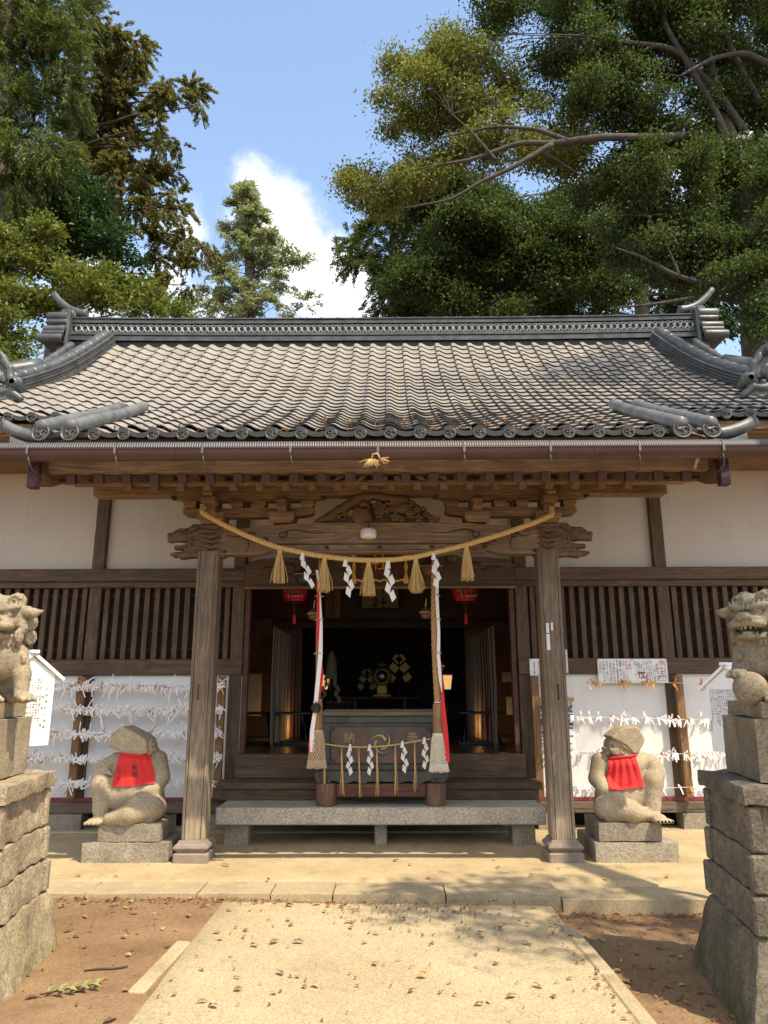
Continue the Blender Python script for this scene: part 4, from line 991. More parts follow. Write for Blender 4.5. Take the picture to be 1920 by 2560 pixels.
def make_offering_box():
    y0, y1 = 8.14, 8.52
    t = thing('log_stand', 'low stand of two round logs joined by a reddish board under the offering box', 'stand', (0, 8.2, .385))
    for x in (-.578, .587):
        v = MB(); n = 28; a = np.linspace(0, math.tau, n+1)
        rr = .108*(1+.03*np.sin(3*a+x))
        P = [[(x+q*math.cos(p)*k, 8.17+q*math.sin(p)*k, z) for p, q in zip(a, rr)] for z, k in ((.386, .96), (.40, 1), (.60, .99), (.612, .95), (.612, 0))]; v.grid(P); v.build('log', 'log_wood', t)
    MB().span(-.47, .48, 8.12, 8.17, .475, .608, .006).build('board', 'red_wood_x', t)
    b = thing('offering_box', 'dark wooden offering box with a round swirl crest and gold characters', 'offering box', (0, 8.3, .6))
    v = MB(); x0, x1 = -.65, .66
    v.span(x0+.03, x1-.03, y0+.03, y1, .72, 1.30, .01); v.span(x0+.015, x1-.015, y0, y0+.06, .735, .80, .008); v.span(x0+.015, x1-.015, y0+.005, y0+.05, 1.225, 1.30, .008)
    for x in (x0+.055, x1-.055): v.span(x-.05, x+.05, y0+.004, y0+.05, .80, 1.225, .008)
    v.build('body', 'box_paint', b)
    v = MB(); v.span(x0-.02, x1+.02, y0-.03, y1+.03, 1.30, 1.345, .01)
    for i in range(9): y = y0+.02+i*.04; v.span(x0+.02, x1-.02, y, y+.015, 1.345, 1.36, .003)
    v.build('top_frame', 'sill_wood', b)
    # front panel with notched corners
    v = MB(); xa, xb, za, zb, c = x0+.115, x1-.115, .81, 1.185, .05
    pol = []
    for (cx, cz, a0) in ((xa, za, 90), (xb, za, 180), (xb, zb, 270), (xa, zb, 0)):
        for q in np.linspace(a0, a0-90, 6): pol.append((cx+c*math.cos(R(q)), cz+c*math.sin(R(q))))
    v.prism(pol, y0+.012, y0+.04); v.build('front_panel', 'box_panel', b)
    v = MB(); v.tube([(p[0], y0+.014, p[1]) for p in pol]+[(pol[0][0], y0+.014, pol[0][1])], .006, 5, 0, False); v.build('panel_moulding', 'box_paint', b)
    # skirt and scroll feet
    v = MB(); s = [(x0-.03, .735), (x1+.03, .735), (x1+.04, .66), (x1+.02, .62), (x1-.12, .645), (x1-.19, .63), (x1-.24, .60), (x1-.36, .635), (x1-.42, .625), (x1-.47, .605), (x1-.52, .63), (x0+.52, .63), (x0+.47, .605), (x0+.42, .625), (x0+.36, .635), (x0+.24, .60), (x0+.19, .63), (x0+.12, .645), (x0-.02, .62), (x0-.04, .66)]
    v.prism(s, y0-.035, y0+.01); v.build('skirt', 'box_paint', b)
    for sg, x in ((-1, x0+.045), (1, x1-.045)):
        v = MB(); v.tube([(x+sg*.06, y0-.03, .735), (x+sg*.075, y0-.03, .68), (x+sg*.05, y0-.03, .635), (x-sg*.03, y0-.03, .632)], [.03, .035, .03, .025], 8); v.lathe([(0, -.05), (.028, -.05), (.028, .08), (0, .08)], (x-sg*.055, y0, .640), 'y', 16); v.span(x-.06, x+.06, y0, y1, .612, .66, .01); v.build('foot', 'box_paint', b)
    # crest: three commas in a disc
    cx, cz = .005, 1.02; v = MB(); v.lathe([(0, -.012), (.122, -.012), (.130, -.016), (.138, -.012), (.138, .02)], (cx, y0+.015, cz), 'y', 40, 0)
    for k in range(3):
        a = k*math.tau/3+.5; pts = []; rr = []
        for q in np.linspace(0, 1, 18):
            th = a+q*2.5; rad = .052+.062*q**1.2; pts.append((cx+rad*math.cos(th), y0-.002, cz+rad*math.sin(th))); rr.append(.040*(1-q)**.75+.007)
        v.tube(pts, rr, 8, 1, True, True, .45); v.tube([(p[0]*.5+cx*.5+(p[0]-cx)*.62, p[1]-.012, cz+(p[2]-cz)*1.12) for p in pts[2:-2]], .004, 4, 0)
    v.build('crest', ['emblem_blue', 'emblem_gold'], b)
    for ch, x in (('納', -.335), ('奉', .345)):
        v = MB()
        for d in (0, .004): write(v, ch, (x, y0+.006-d, 1.075), .125)
        v.build('character', 'seal_gold', b)
make_offering_box()

def twisted_rope(mb, pts, r, twist, mat=0, strands=3, sub=1):
    "rope of twisted strands along pts"
    P = np.array(pts, float); T = np.gradient(P, axis=0); L = np.concatenate([[0], np.cumsum(np.linalg.norm(np.diff(P, axis=0), axis=1))]); T /= np.linalg.norm(T, axis=1)[:, None]
    u = np.cross(T, np.array([0, 1.0, 0])); u /= np.linalg.norm(u, axis=1)[:, None]; w = np.cross(T, u)
    for k in range(strands):
        a = L*twist+k*math.tau/strands; off = .52*r*(np.cos(a)[:, None]*u+np.sin(a)[:, None]*w); mb.tube(P+off, .56*r, 8, mat)
def ribbon(mb, pts, w, dirs=(1, 0, 0), mat=0):
    P = np.array(pts, float); w = np.full(len(P), w) if np.isscalar(w) else np.array(w)
    D = np.array(dirs, float) if np.ndim(dirs) == 2 else np.tile(np.array(dirs, float), (len(P), 1)); mb.grid(np.stack([P-D*w[:, None]/2, P+D*w[:, None]/2], 1), mat)
def shide(mb, top, s, lean=0.0, sgn=1, yaw=0.0):
    "zigzag paper streamer hanging from top"
    x, y, z = top; px = x; pz = z
    mb.add([(px-.012*s, y, pz+.02*s), (px+.012*s, y, pz+.02*s), (px+.02*s, y-.006, pz-.07*s), (px-.03*s, y-.006, pz-.06*s)], [[0, 1, 2, 3]])
    pz -= .06*s
    for k in range(4):
        q = sgn if k % 2 == 0 else -sgn; a = (px-q*.024*s, pz+.012*s); c = .058*s
        pts = [(a[0], a[1]), (a[0]+q*.036*s, a[1]-.040*s), (a[0]+q*.016*s, a[1]-.112*s), (a[0]-q*.022*s, a[1]-.072*s)]
        yy = y-.010-.008*k; mb.add([(p[0]+lean*(z-p[1]), yy+yaw*(p[0]-px)+(.012 if i in (1, 2) else 0)*(-1)**k, p[1]) for i, p in enumerate(pts)], [[0, 1, 2, 3]])
        px += q*.002; pz -= .068*s
def straw_tassel(mb, top, L, r, n=46, mat=0):
    x, y, z = top
    mb.lathe([(.012, .0), (.022, -.01), (.024, -.03), (.020, -.045)], (x, y, z), 'z', 10, mat)
    for k in range(n):
        a = random.uniform(0, math.tau); q = math.sqrt(random.random()); l = L*random.uniform(.9, 1.03); e = r*q*(1.0 if random.random() < .93 else 1.5)
        p = [(x+math.cos(a)*q*.016, y+math.sin(a)*q*.016, z-.02), (x+math.cos(a)*q*r*.7, y+math.sin(a)*q*r*.7, z-L*.35), (x+math.cos(a)*e*.95, y+math.sin(a)*e*.95, z-L*.7), (x+math.cos(a)*e*1.1+random.uniform(-.006, .006), y+math.sin(a)*e*1.1, z-l)]
        mb.tube(p, .0036, 4, mat, False)

def make_sacred_rope():
    t = thing('sacred_rope', 'long twisted straw rope with tassels and zigzag paper, slung across the porch', 'sacred rope', (0, 7.2, 3.37))
    pts = np.array([(-1.825, 7.26, 3.43), (-1.835, 7.215, 3.375), (-1.78, 7.2, 3.33), (-1.593, 7.2, 3.227), (-1.341, 7.2, 3.105), (-1.051, 7.2, 2.993), (-.642, 7.2, 2.905), (-.3, 7.2, 2.862), (-.08, 7.2, 2.852), (.15, 7.2, 2.858), (.373, 7.2, 2.885), (.863, 7.2, 3.000), (1.274, 7.2, 3.125), (1.6, 7.2, 3.24), (1.78, 7.21, 3.32), (1.79, 7.27, 3.42)])
    s = np.linspace(0, len(pts)-1, 260); P = np.stack([np.interp(s, np.arange(len(pts)), pts[:, i]) for i in range(3)], 1)
    for _ in range(6): P[1:-1] = (P[:-2]+2*P[1:-1]+P[2:])/4
    v = MB(); twisted_rope(v, P, .027, 52); v.build('rope', 'straw', t)
    for px in (699, 811, 921, 1041, 1164):
        i = np.argmin(abs(P[:, 0]-at(px, 1390, 7.2)[0])); v = MB(); straw_tassel(v, (P[i][0], 7.195, P[i][2]-.015), .345, .058, 120); v.build('straw_tassel', 'straw', t)
    for px, s, ln, sg in ((757, 1.0, .26, 1), (864, 1.06, .16, -1), (970, 1.16, .06, 1), (1085, .98, .10, -1)):
        i = np.argmin(abs(P[:, 0]-at(px, 1390, 7.2)[0])); v = MB(); shide(v, (P[i][0], 7.18, P[i][2]-.015), s, ln, sg); v.build('paper_streamer', 'paper', t)
    # thin rope on the offering box
    t = thing('sacred_rope', 'thin straw cord with white paper streamers strung across the offering box', 'sacred rope', (0, 8.08, 1.0))
    A, B = at(806, 1858, 8.08), at(1076, 1847, 8.08); s = np.linspace(0, 1, 90); P = A+(B-A)*s[:, None]; P[:, 2] -= .058*np.sin(math.pi*s**.85)
    v = MB(); twisted_rope(v, P, .009, 150, 0, 2); v.build('rope', 'straw', t)
    for px, s, sg, ln in ((875, .82, 1, -.03), (925, .82, -1, .05), (1005, .85, -1, .12), (1060, .85, -1, .04)):
        i = np.argmin(abs(P[:, 0]-at(px, 1860, 8.08)[0])); v = MB(); shide(v, (P[i][0], 8.062, P[i][2]+.012), s, ln, sg); v.build('paper_streamer', 'paper', t)
    for px in (811, 853, 896, 943, 989, 1038):
        i = np.argmin(abs(P[:, 0]-at(px, 1860, 8.08)[0])); v = MB()
        for k in range(5): dx = random.uniform(-.012, .012); v.tube([(P[i][0], 8.07, P[i][2]), (P[i][0]+dx*.6, 8.066, P[i][2]-.12), (P[i][0]+dx+.006, 8.07, P[i][2]-.3), (P[i][0]+dx*2.2+.008, 8.068, P[i][2]-.47-random.uniform(0, .04))], .003, 4)
        v.build('straw_strand', 'straw', t)
    # withered tuft over the gutter
    v = MB(); c = at(932, 1150, 5.9)
    for k in range(60):
        a = random.uniform(-2.9, -.1) if k < 40 else random.uniform(-.9, .4); L = random.uniform(.05, .11); d = np.array([math.cos(a)*(1 if k < 40 else .8), random.uniform(-.5, .2), math.sin(a)*.8]); o = c+np.array([-.02 if k < 40 else .06, 0, .01]); v.tube([o, o+d*L*.6, o+d*L+np.array([0, 0, -.01])], .0028, 4)
    v.tube([c+np.array([-.01, .02, .01]), c+np.array([0, -.01, .05]), c+np.array([.04, 0, .06]), c+np.array([.06, .01, .02])], .008, 6)
    tag(v.build('straw_tuft', 'straw'), 'frayed pale straw tuft hooked over the middle of the brown gutter', 'straw tuft')
make_sacred_rope()

def bell(t, name, c, r, mat):
    v = MB(); v.lathe([(0, -r*.98), (r*.5, -r*.86), (r*.86, -r*.5), (r, -.06*r), (r*1.07, -.05*r), (r*1.07, .05*r), (r, .06*r), (r*.86, r*.5), (r*.5, r*.86), (r*.16, r*.98), (r*.12, r*1.2), (0, r*1.2)], c, 'z', 24); v.box((c[0], c[1]-r*.2, c[2]-r*.85), (r*1.2, r*.12, r*.12), None, .002, 1)
    return v.build(name, [mat, 'lacquer_black'], t, t is not None and t.parent is not None)
def make_bell_ropes():
    rows = [('grey jute bell rope with red and white ribbons, left of the offering box', -.646, 'rope_grey', .020, 'handle_wood'), ('thick golden bell rope with red and white ribbons, right of the offering box', .597, 'rope_jute', .034, 'handle_wood')]
    for i, (lab, X, mat, r, hm) in enumerate(rows):
        Y = 7.72; t = thing('bell_rope', lab, 'bell rope', (X, Y, 2.9))
        zt, zh, zb = 2.95, (1.462 if i == 0 else 1.437), (1.18 if i == 0 else 1.145)
        z = np.linspace(zt, zh, 120); bow = (-.02 if i else -.012)*np.sin((zt-z)/(zt-zh)*math.pi); x = X+bow+(.03 if i == 0 else -.0)*((zt-z)/(zt-zh)-1)*-.0
        v = MB(); twisted_rope(v, np.stack([x, np.full(120, Y), z], 1), r*(1 if i == 0 else 1.0), 60 if i == 0 else 38); v.build('rope', mat, t)
        v = MB(); w = .052; a = np.linspace(0, math.tau, 9)[:-1]+math.pi/8; P = [[(X+w*k*math.cos(q), Y+w*k*math.sin(q), zz) for q in list(a)+[a[0]]] for zz, k in ((zh, 0), (zh, .95), (zh-.006, 1), (zb+.006, 1), (zb, .95), (zb, 0))]; v.grid(P, 0, False); v.build('handle', hm, t)
        v = MB(); v.tube([(X+.035*math.cos(q), Y+.035*math.sin(q), zh+.012) for q in np.linspace(0, math.tau, 14)], .007, 5); v.build('binding', 'white_cloth', t)
        # netted tassel
        v = MB(); zl = zb-.36
        def rad(z): u = (zb-z)/(zb-zl); return .050+.012*math.sin(min(1, u*4)*math.pi/2)+.030*u
        for k in range(18):
            for d in (-1, 1):
                pts = []
                for q in np.linspace(0, 1, 26): zz = zb-.025-q*.285; an = k*math.tau/18+d*q*1.9; rr = rad(zz)+.004*math.cos(q*60); pts.append((X+rr*math.cos(an), Y+rr*math.sin(an), zz))
                v.tube(pts, .0052, 5)
        for k in range(40):
            an = k*math.tau/40; r0 = rad(zb-.30); v.tube([(X+r0*math.cos(an), Y+r0*math.sin(an), zb-.295), (X+r0*1.06*math.cos(an), Y+r0*1.06*math.sin(an), zb-.335), (X+r0*1.16*math.cos(an+.05), Y+r0*1.16*math.sin(an+.05), zb-.365-random.uniform(0, .012))], .0062, 5)
        v.lathe([(.046, zb), (.058, zb-.006), (.060, zb-.02), (.052, zb-.03), (.054, zb-.05), (.03, zb-.3)], (X, Y, 0), 'z', 24); v.build('net_tassel', 'tassel_white' if i else 'tassel_tan', t)
        # ribbons
        def path(px): return [at(a, b, Y-.05-dy) for a, b, dy in px]
        def sm(L, n=40):
            L = np.array(L); s = np.linspace(0, len(L)-1, n); return np.stack([np.interp(s, np.arange(len(L)), L[:, k]) for k in range(3)], 1)
        if i == 0:
            red = [(796, 1440, 0), (797, 1520, 0), (796, 1580, 0), (799, 1640, 0), (803, 1690, -.015), (795, 1755, -.01), (786, 1800, 0), (778, 1860, 0), (782, 1895, 0)]; rw = [.04, .04, .045, .035, .05, .03, .04, .06, .075]
            wh = [(792, 1425, .01), (800, 1480, .008), (803, 1560, .008), (801, 1640, .01), (793, 1720, .012), (788, 1775, .014), (780, 1830, .016), (781, 1880, .018)]; ww = [.03, .01, .03, .045, .045, .04, .045, .05]
        else:
            red = [(1091, 1455, 0), (1094, 1560, 0), (1097, 1620, -.01), (1104, 1700, -.01), (1108, 1770, -.0), (1114, 1830, 0), (1118, 1905, 0)]; rw = [.02, .008, .015, .022, .045, .05, .055]
            wh = [(1084, 1410, .01), (1094, 1440, .01), (1092, 1490, .01), (1097, 1580, .008), (1096, 1640, .008), (1101, 1700, .006), (1104, 1730, 0)]; ww = [.012, .03, .035, .03, .035, .03, .006]
        v = MB(); q = sm(path(red)); ribbon(v, q, np.interp(np.linspace(0, 1, 40), np.linspace(0, 1, len(rw)), rw)); v.build('red_ribbon', 'red_cloth', t)
        v = MB(); q = sm(path(wh)); ribbon(v, q, np.interp(np.linspace(0, 1, 40), np.linspace(0, 1, len(ww)), ww)); v.build('white_ribbon', 'white_cloth', t)
        if i == 0: bell(t, 'small_bell', at(790, 1770, 7.62), .052, 'bell_dark')
        v = MB()
        for zz in (2.55, 2.3, 1.95):
            v.tube([(X+.045*math.cos(q), Y-.03+.05*math.sin(q), zz+.01*math.sin(3*q)) for q in np.linspace(0, math.tau, 14)], .004, 4)
        v.build('tie_string', 'straw', t)
    # round bells
    data = [(1076, 1420, 8.55, .135, 'bell_copper', 'big round copper bell hanging beside the plaque, right of the straw tassel', 0), (762, 1440, 8.5, .12, 'bell_dark', 'dark round bell half hidden behind the paper streamer by the left rope', 0), (1128, 1392, 8.3, .085, 'bell_dark', 'dark greenish bell above the right bell rope', 0),
            (784, 1537, 7.86, .062, 'bell_copper', 'small ribbed bell tied behind the left bell rope', 0), (1064, 1534, 7.86, .062, 'bell_copper', 'small copper bell beside the top of the right bell rope', 0), (1096, 1668, 7.84, .060, 'bell_dark', 'small bell behind the middle of the right bell rope', 0)]
    for (px, py, Y, r, mat, lab, _) in data:
        c = at(px, py, Y); t = thing('shrine_bell', lab, 'bell', (c[0], c[1], c[2])); bell(t, 'bell_body', c, r, mat)
        v = MB(); v.tube([(c[0]-r*1.09*math.cos(q), c[1]-r*1.09*abs(math.sin(q)), c[2]+.012) for q in np.linspace(0, math.pi, 12)], .004, 5); v.tube([(c[0], c[1], c[2]+r), (c[0]+.01, c[1], c[2]+r+.10)], .005, 5); v.build('tie_string', 'straw', t)
make_bell_ropes()

def make_porch_things():
    c = at(921, 1334, 7.34); t = thing('porch_lamp', 'round white lamp fixed under the middle of the carved porch beam', 'lamp', tuple(c))
    v = MB(); v.lathe([(0, .08), (.075, .08), (.085, .06), (.085, .03)], (c[0], 7.36, c[2]-.03), 'z', 28); v.build('lamp_base', 'white_paint_shade', t)
    v = MB(); v.lathe([(.083, .03), (.086, .01), (.078, -.012), (.05, -.02), (0, -.022)], (c[0], 7.36, c[2]-.03), 'z', 28); v.build('lamp_cover', 'lantern_lamp', t)
    v = MB(); v.tube([(c[0], 7.395, 3.28), (c[0], 7.39, 3.2), (c[0]+.0, 7.37, c[2]+.05)], .004, 5); v.build('lamp_cord', 'black_metal', t)
    # name plaque
    A = at(885, 1453, 8.82); B = at(1015, 1453, 8.82); x0, x1, z0 = A[0], B[0], A[2]; z1 = z0+.46
    t = thing('shrine_plaque', 'brown wooden name plaque with gold wavy border and gold characters', 'plaque', ((x0+x1)/2, 8.82, z0))
    MB().span(x0+.02, x1-.02, 8.83, 8.87, z0+.02, z1, .004).build('board', 'lacquer_brown', t)
    v = MB(); v.span(x0+.05, x1-.05, 8.815, 8.835, z0+.035, z0+.06, .003).span(x0+.05, x0+.075, 8.815, 8.835, z0+.03, z1, .003).span(x1-.075, x1-.05, 8.815, 8.835, z0+.03, z1, .003); v.build('inner_frame', 'red_wood_x', t)
    v = MB(); n = 26
    for k in range(n): q = x0+.02+(x1-x0-.04)*k/(n-1); v.span(q-.013, q+.013, 8.80, 8.84, z0-.004+.008*math.sin(k*1.4), z0+.020+.008*math.sin(k*1.4), .004)
    for k in range(16):
        z = z0+.02+k*.03
        for x in (x0, x1): w = .018+.006*math.sin(k*1.5); v.span(x-w, x+w, 8.80, 8.84, z-.015, z+.015, .004)
    for x in (x0, x1): v.span(x-.03, x+.03, 8.795, 8.84, z0-.03, z0+.04, .006)
    v.build('gold_border', 'plaque_gold', t)
    v = MB(); xc = (x0+x1)/2
    write(v, '社', (xc, 8.826, at(946, 1406, 8.82)[2]), .20); write(v, '神', (xc, 8.826, at(946, 1406, 8.82)[2]+.21), .20); v.build('character', 'plaque_gold', t)
    v = MB(); column(v, '昭和四十年', (x0+.115, 8.826, z0+.30), .042); v.build('small_lettering', 'gold_paint', t)
    # red paper lanterns
    for px, lab in ((737, 'red paper lantern with black character, hanging left of the shrine opening'), (1163, 'red paper lantern with black character, hanging right of the shrine opening')):
        c = at(px, 1484, 9.6); t = thing('paper_lantern', lab, 'lantern', (c[0], c[1], c[2]), group='red lanterns in the shrine opening')
        v = MB(); pr = []
        for k in range(41): u = k/40; z = .22-.33*u; pr.append((.172*(math.sin(math.pi*(.16+.68*u)))**.5+.004*math.cos(u*40*math.pi/2), z+.0))
        v.lathe(pr, tuple(c), 'z', 32); v.build('lantern_shade', 'lantern_red', t)
        v = MB(); v.lathe([(0, -.105), (.075, -.105), (.078, -.145), (0, -.145)], tuple(c), 'z', 24); v.lathe([(0, .26), (.085, .26), (.09, .215), (0, .215)], tuple(c), 'z', 24); v.tube([(c[0], c[1], c[2]+.25), (c[0], c[1], 3.55)], .006, 5); v.build('lantern_cap', 'lacquer_black', t)
        v = MB(); v.tube([(c[0], c[1], c[2]-.14), (c[0], c[1], c[2]-.27)], .004, 5); v.lathe([(.012, 0), (.022, -.02), (.024, -.13), (.02, -.135)], (c[0], c[1], c[2]-.27), 'z', 10); v.build('tassel', 'lantern_red', t)
        v = MB(); write(v, '社', (c[0]+.01, c[1]-.181, c[2]+.035), .20, mat=1, wide=1.15); write(v, '社', (c[0]+.01, c[1]-.178, c[2]+.035), .215, mat=0, wide=1.15); write(v, '神', (c[0]+.01, c[1]-.165, c[2]+.2), .17, mat=1); v.build('character', ['white_paint_shade', 'ink'], t)
make_porch_things()

# ================================================================ INTERIOR
def make_interior():
    for sg, lab in ((-1, 'red and white striped curtain hanging along the left inside the hall'), (1, 'red and white striped curtain hanging along the right inside the hall')):
        a, b = (-1.50, -1.37) if sg < 0 else (1.53, 1.37); n = 70; P = []
        for s in np.linspace(0, 1, n):
            Y = 10.0+2.1*s; x = a+(b-a)*s+.008*math.sin(s*62)+.006*math.sin(s*23+1); P.append([(x, Y, 2.43-.07*s), (x+sg*.01, Y, 1.7), (x-sg*.015*math.sin(s*31), Y, .86)])
        v = MB(); v.grid(P); t = v.build('stripe_curtain', 'stripe_cloth'); tag(t, lab, 'curtain', 'striped curtains inside')
        # lamp that lights the foot of the curtain
        l = thing('floor_lamp', 'small warm lamp on the floor glowing behind the %s striped curtain' % ('left' if sg < 0 else 'right'), 'lamp', (sg*1.62, 11.3, .84), group='floor lamps behind the curtains')
        v = MB(); v.lathe([(0, 0), (.05, 0), (.05, .02), (.01, .03), (.01, .08)], (sg*1.62, 11.3, .84), 'z', 14); v.build('lamp_base', 'black_metal', l)
        v = MB(); v.lathe([(0, .08), (.03, .09), (.035, .12), (.02, .15), (0, .155)], (sg*1.62, 11.3, .84), 'z', 14); v.build('lamp_bulb', 'lamp_glow', l)
        pl = bpy.data.lights.new('lamp_light', 'POINT'); po = bpy.data.objects.new('lamp_light', pl); SC.collection.objects.link(po); po.location = (sg*1.60, 11.3, 1.02); pl.energy = 2.8; pl.color = (1, .55, .18); pl.shadow_soft_size = .05
    # folding stools
    for px, py, w in ((722, 1845, .62), (1203, 1843, .62), (640, 1848, .5)):
        c = at(px, py, 10.5); c[2] = .84; t = thing('folding_stool', {722: 'black folding stool in front of the left striped curtain', 1203: 'black folding stool in front of the right striped curtain', 640: 'black folding stool at the far left inside the hall'}[px], 'stool', tuple(c), group='black folding stools')
        x, y = c[0], c[1]; MB().span(x-w/2, x+w/2, y-.17, y+.17, 1.24, 1.27, .006).build('seat', 'black_metal', t)
        for s in (-1, 1): v = MB(); v.tube([(x+s*w*.42, y-.15, .845), (x+s*w*.30, y+.15, 1.24)], .014, 8); v.build('leg', 'black_metal', t); v = MB(); v.tube([(x+s*w*.42, y+.15, .845), (x+s*w*.30, y-.15, 1.24)], .014, 8); v.build('leg', 'black_metal', t)
        v = MB(); v.span(x-w*.5, x+w*.5, y-.18, y-.14, .84, .87, .004).span(x-w*.5, x+w*.5, y+.14, y+.18, .84, .87, .004); v.build('foot_rail', 'black_metal', t)
    # donation boards and name panels on the inner partition
    def board(name, lab, cat, x0, y0, x1, y1, Y, mat, cols, size, ink='ink', frame=None):
        A, B = at(x0, y1, Y), at(x1, y0, Y); t = thing(name, lab, cat, ((A[0]+B[0])/2, Y, A[2]))
        MB().span(A[0], B[0], Y, Y+.025, A[2], B[2], .003).build('board', mat, t)
        if frame:
            v = MB(); f = .03; v.span(A[0]-f, A[0], Y-.012, Y+.03, A[2]-f, B[2]+f).span(B[0], B[0]+f, Y-.012, Y+.03, A[2]-f, B[2]+f).span(A[0], B[0], Y-.012, Y+.03, A[2]-f, A[2]).span(A[0], B[0], Y-.012, Y+.03, B[2], B[2]+f); v.build('frame', frame, t)
        v = MB()
        for (fx, fz, tx, sz) in cols: column(v, tx, (A[0]+(B[0]-A[0])*fx, Y-.003, A[2]+(B[2]-A[2])*fz), sz)
        v.build('lettering', ink, t); return t
    names = '奉納山本田中小林佐藤木村石井高橋渡辺金子大川'
    def name_cols(n, rows, size):
        out = []
        for r_ in range(rows):
            for k in range(n): out.append(((k+.5)/n, .94-r_*(.94/rows), ''.join(random.choice(names) for _ in range(5)), size))
        return out
    board('name_panel', 'wide wooden panel of donor names above the opening, left half', 'name board', 600, 1476, 772, 1542, 12.05, 'red_wood_x', name_cols(24, 2, .045), .05)
    board('name_panel', 'wide wooden panel of donor names above the opening, right half', 'name board', 1090, 1476, 1300, 1542, 12.05, 'red_wood_x', name_cols(28, 2, .045), .05)
    board('title_board', 'upright wooden board with a column of brushed characters beside the left name panel', 'name board', 812, 1470, 852, 1545, 12.03, 'rack_wood', [(.5, .95, '日枝神社奉賛会', .085)], .1)
    board('donation_board', 'large wooden donation board on the wall behind the left stool', 'donation board', 610, 1545, 680, 1664, 11.6, 'red_wood_x', [(.74, .62, '奉　納', .12)]+[(.1+.06*k, .95, '御寄附芳名一', .035) for k in range(6)], .1)
    board('donation_board', 'large plain wooden donation board on the wall behind the right stool', 'donation board', 1236, 1556, 1288, 1680, 11.6, 'red_wood_x', [(.2+.16*k, .95, '御寄附芳名一', .04) for k in range(4)], .1)
    board('calligraphy_frame', 'cream framed calligraphy of two big black characters above the altar', 'calligraphy', 905, 1440, 995, 1520, 11.95, 'cream_panel', [(.5, 1.02, '神社', .30)], .3, 'ink', 'wood_dark_x')
    board('white_notice', 'white sheet on the wall low at the left inside the hall', 'notice', 606, 1684, 655, 1790, 11.7, 'inner_sheet', [], .1)
    board('white_notice', 'upper white sheet at the right inside the hall', 'notice', 1256, 1680, 1284, 1705, 11.7, 'inner_sheet', [], .1)
    board('white_notice', 'lower white sheet at the right inside the hall', 'notice', 1268, 1742, 1288, 1787, 11.6, 'inner_sheet', [], .1)
    # altar
    Y = 13.6; c = at(950, 1742, Y); t = thing('altar_table', 'dark low altar table holding the mirror deep inside the hall', 'table', (c[0], Y, .84))
    zt = c[2]; MB().span(c[0]-.75, c[0]+.75, Y-.25, Y+.25, zt-.035, zt, .004).build('table_top', 'red_wood_x', t)
    for s in (-1, 1):
        for q in (-1, 1): MB().span(c[0]+s*.45-.03, c[0]+s*.45+.03, Y+q*.2-.03, Y+q*.2+.03, .84, zt-.035, .004).build('leg', 'red_wood_x', t)
    m = at(955, 1691, Y); t = thing('altar_mirror', 'round altar mirror in an ornate flame-edged gold frame', 'mirror', (m[0], Y, zt))
    v = MB(); v.lathe([(0, -.012), (.115, -.010), (.118, 0)], tuple(m), 'y', 32); v.build('mirror_glass', 'mirror_glass', t)
    v = MB(); v.lathe([(.112, -.018), (.135, -.025), (.15, 0), (.13, .02)], tuple(m), 'y', 32)
    for k in range(26): a = k*math.tau/26; r_ = .155+(.05 if abs(a-math.pi/2) < .5 else 0); v.lathe([(0, -.02), (.022, -.015), (.026, 0), (0, .02)], (m[0]+r_*math.cos(a), Y, m[2]+r_*math.sin(a)*1.08), 'y', 8)
    v.tube([(m[0], Y, m[2]+.17), (m[0]-.02, Y, m[2]+.22), (m[0], Y, m[2]+.27)], [.04, .03, .005], 8); v.build('gold_frame', 'gold', t)
    v = MB(); zb = zt+.002; v.span(m[0]-.16, m[0]+.16, Y-.08, Y+.08, zb, zb+.04, .01).span(m[0]-.10, m[0]+.10, Y-.05, Y+.05, zb+.04, max(zb+.06, m[2]-.15), .02); v.build('stand', 'gold_paint', t)
    # gold and paper wands
    def wand(px, py, lab, mat, s, Yw):
        c = at(px, py, Yw); t = thing('ritual_wand', lab, 'ritual wand', (c[0], Yw, .84)); v = MB(); v.tube([(c[0], Yw, .84), (c[0], Yw, c[2]+.2*s)], .012, 6); v.span(c[0]-.08, c[0]+.08, Yw-.08, Yw+.08, .84, .9); v.build('staff', 'lacquer_black', t)
        v = MB()
        for sg in (-1, 1):
            for k, (dx, dz, w) in enumerate(((.03, .18, .16), (.10, .02, .16), (.15, -.16, .15))):
                a = R(40*sg); u = np.array([math.cos(a), 0, math.sin(a)]); n2 = np.array([-math.sin(a), 0, math.cos(a)]); o = c+np.array([sg*dx*s, -.01*k, dz*s]); q = w*s*.5; v.add([o-u*q-n2*q*.8, o+u*q-n2*q*.8, o+u*q+n2*q*.8, o-u*q+n2*q*.8], [[0, 1, 2, 3]])
        v.build('streamer', mat, t)
    wand(998, 1672, 'ritual wand with big gold zigzag sheets, right of the mirror', 'gold', 1.0, 13.9)
    wand(917, 1700, 'ritual wand with pale zigzag paper, left of the mirror', 'cream_panel', .75, 13.7)
    c = at(828, 1690, 12.6); t = thing('paper_wand', 'tall pale bundle of hemp and paper on a staff at the left of the altar', 'ritual wand', (c[0], 12.6, .84))
    v = MB(); v.tube([(c[0], 12.6, .84), (c[0], 12.6, c[2])], .015, 6); v.span(c[0]-.12, c[0]+.12, 12.5, 12.7, .84, .92); v.build('staff', 'lacquer_black', t)
    v = MB(); v.lathe([(.01, .42), (.05, .36), (.085, .25), (.10, .0), (.085, -.05)], (c[0], 12.6, c[2]), 'z', 14); v.build('hemp_bundle', 'cream_panel', t)
    v = MB()
    for sg in (-1, 1): shide(v, (c[0]+sg*.08, 12.5, c[2]+.0), 1.25, sg*.12, sg)
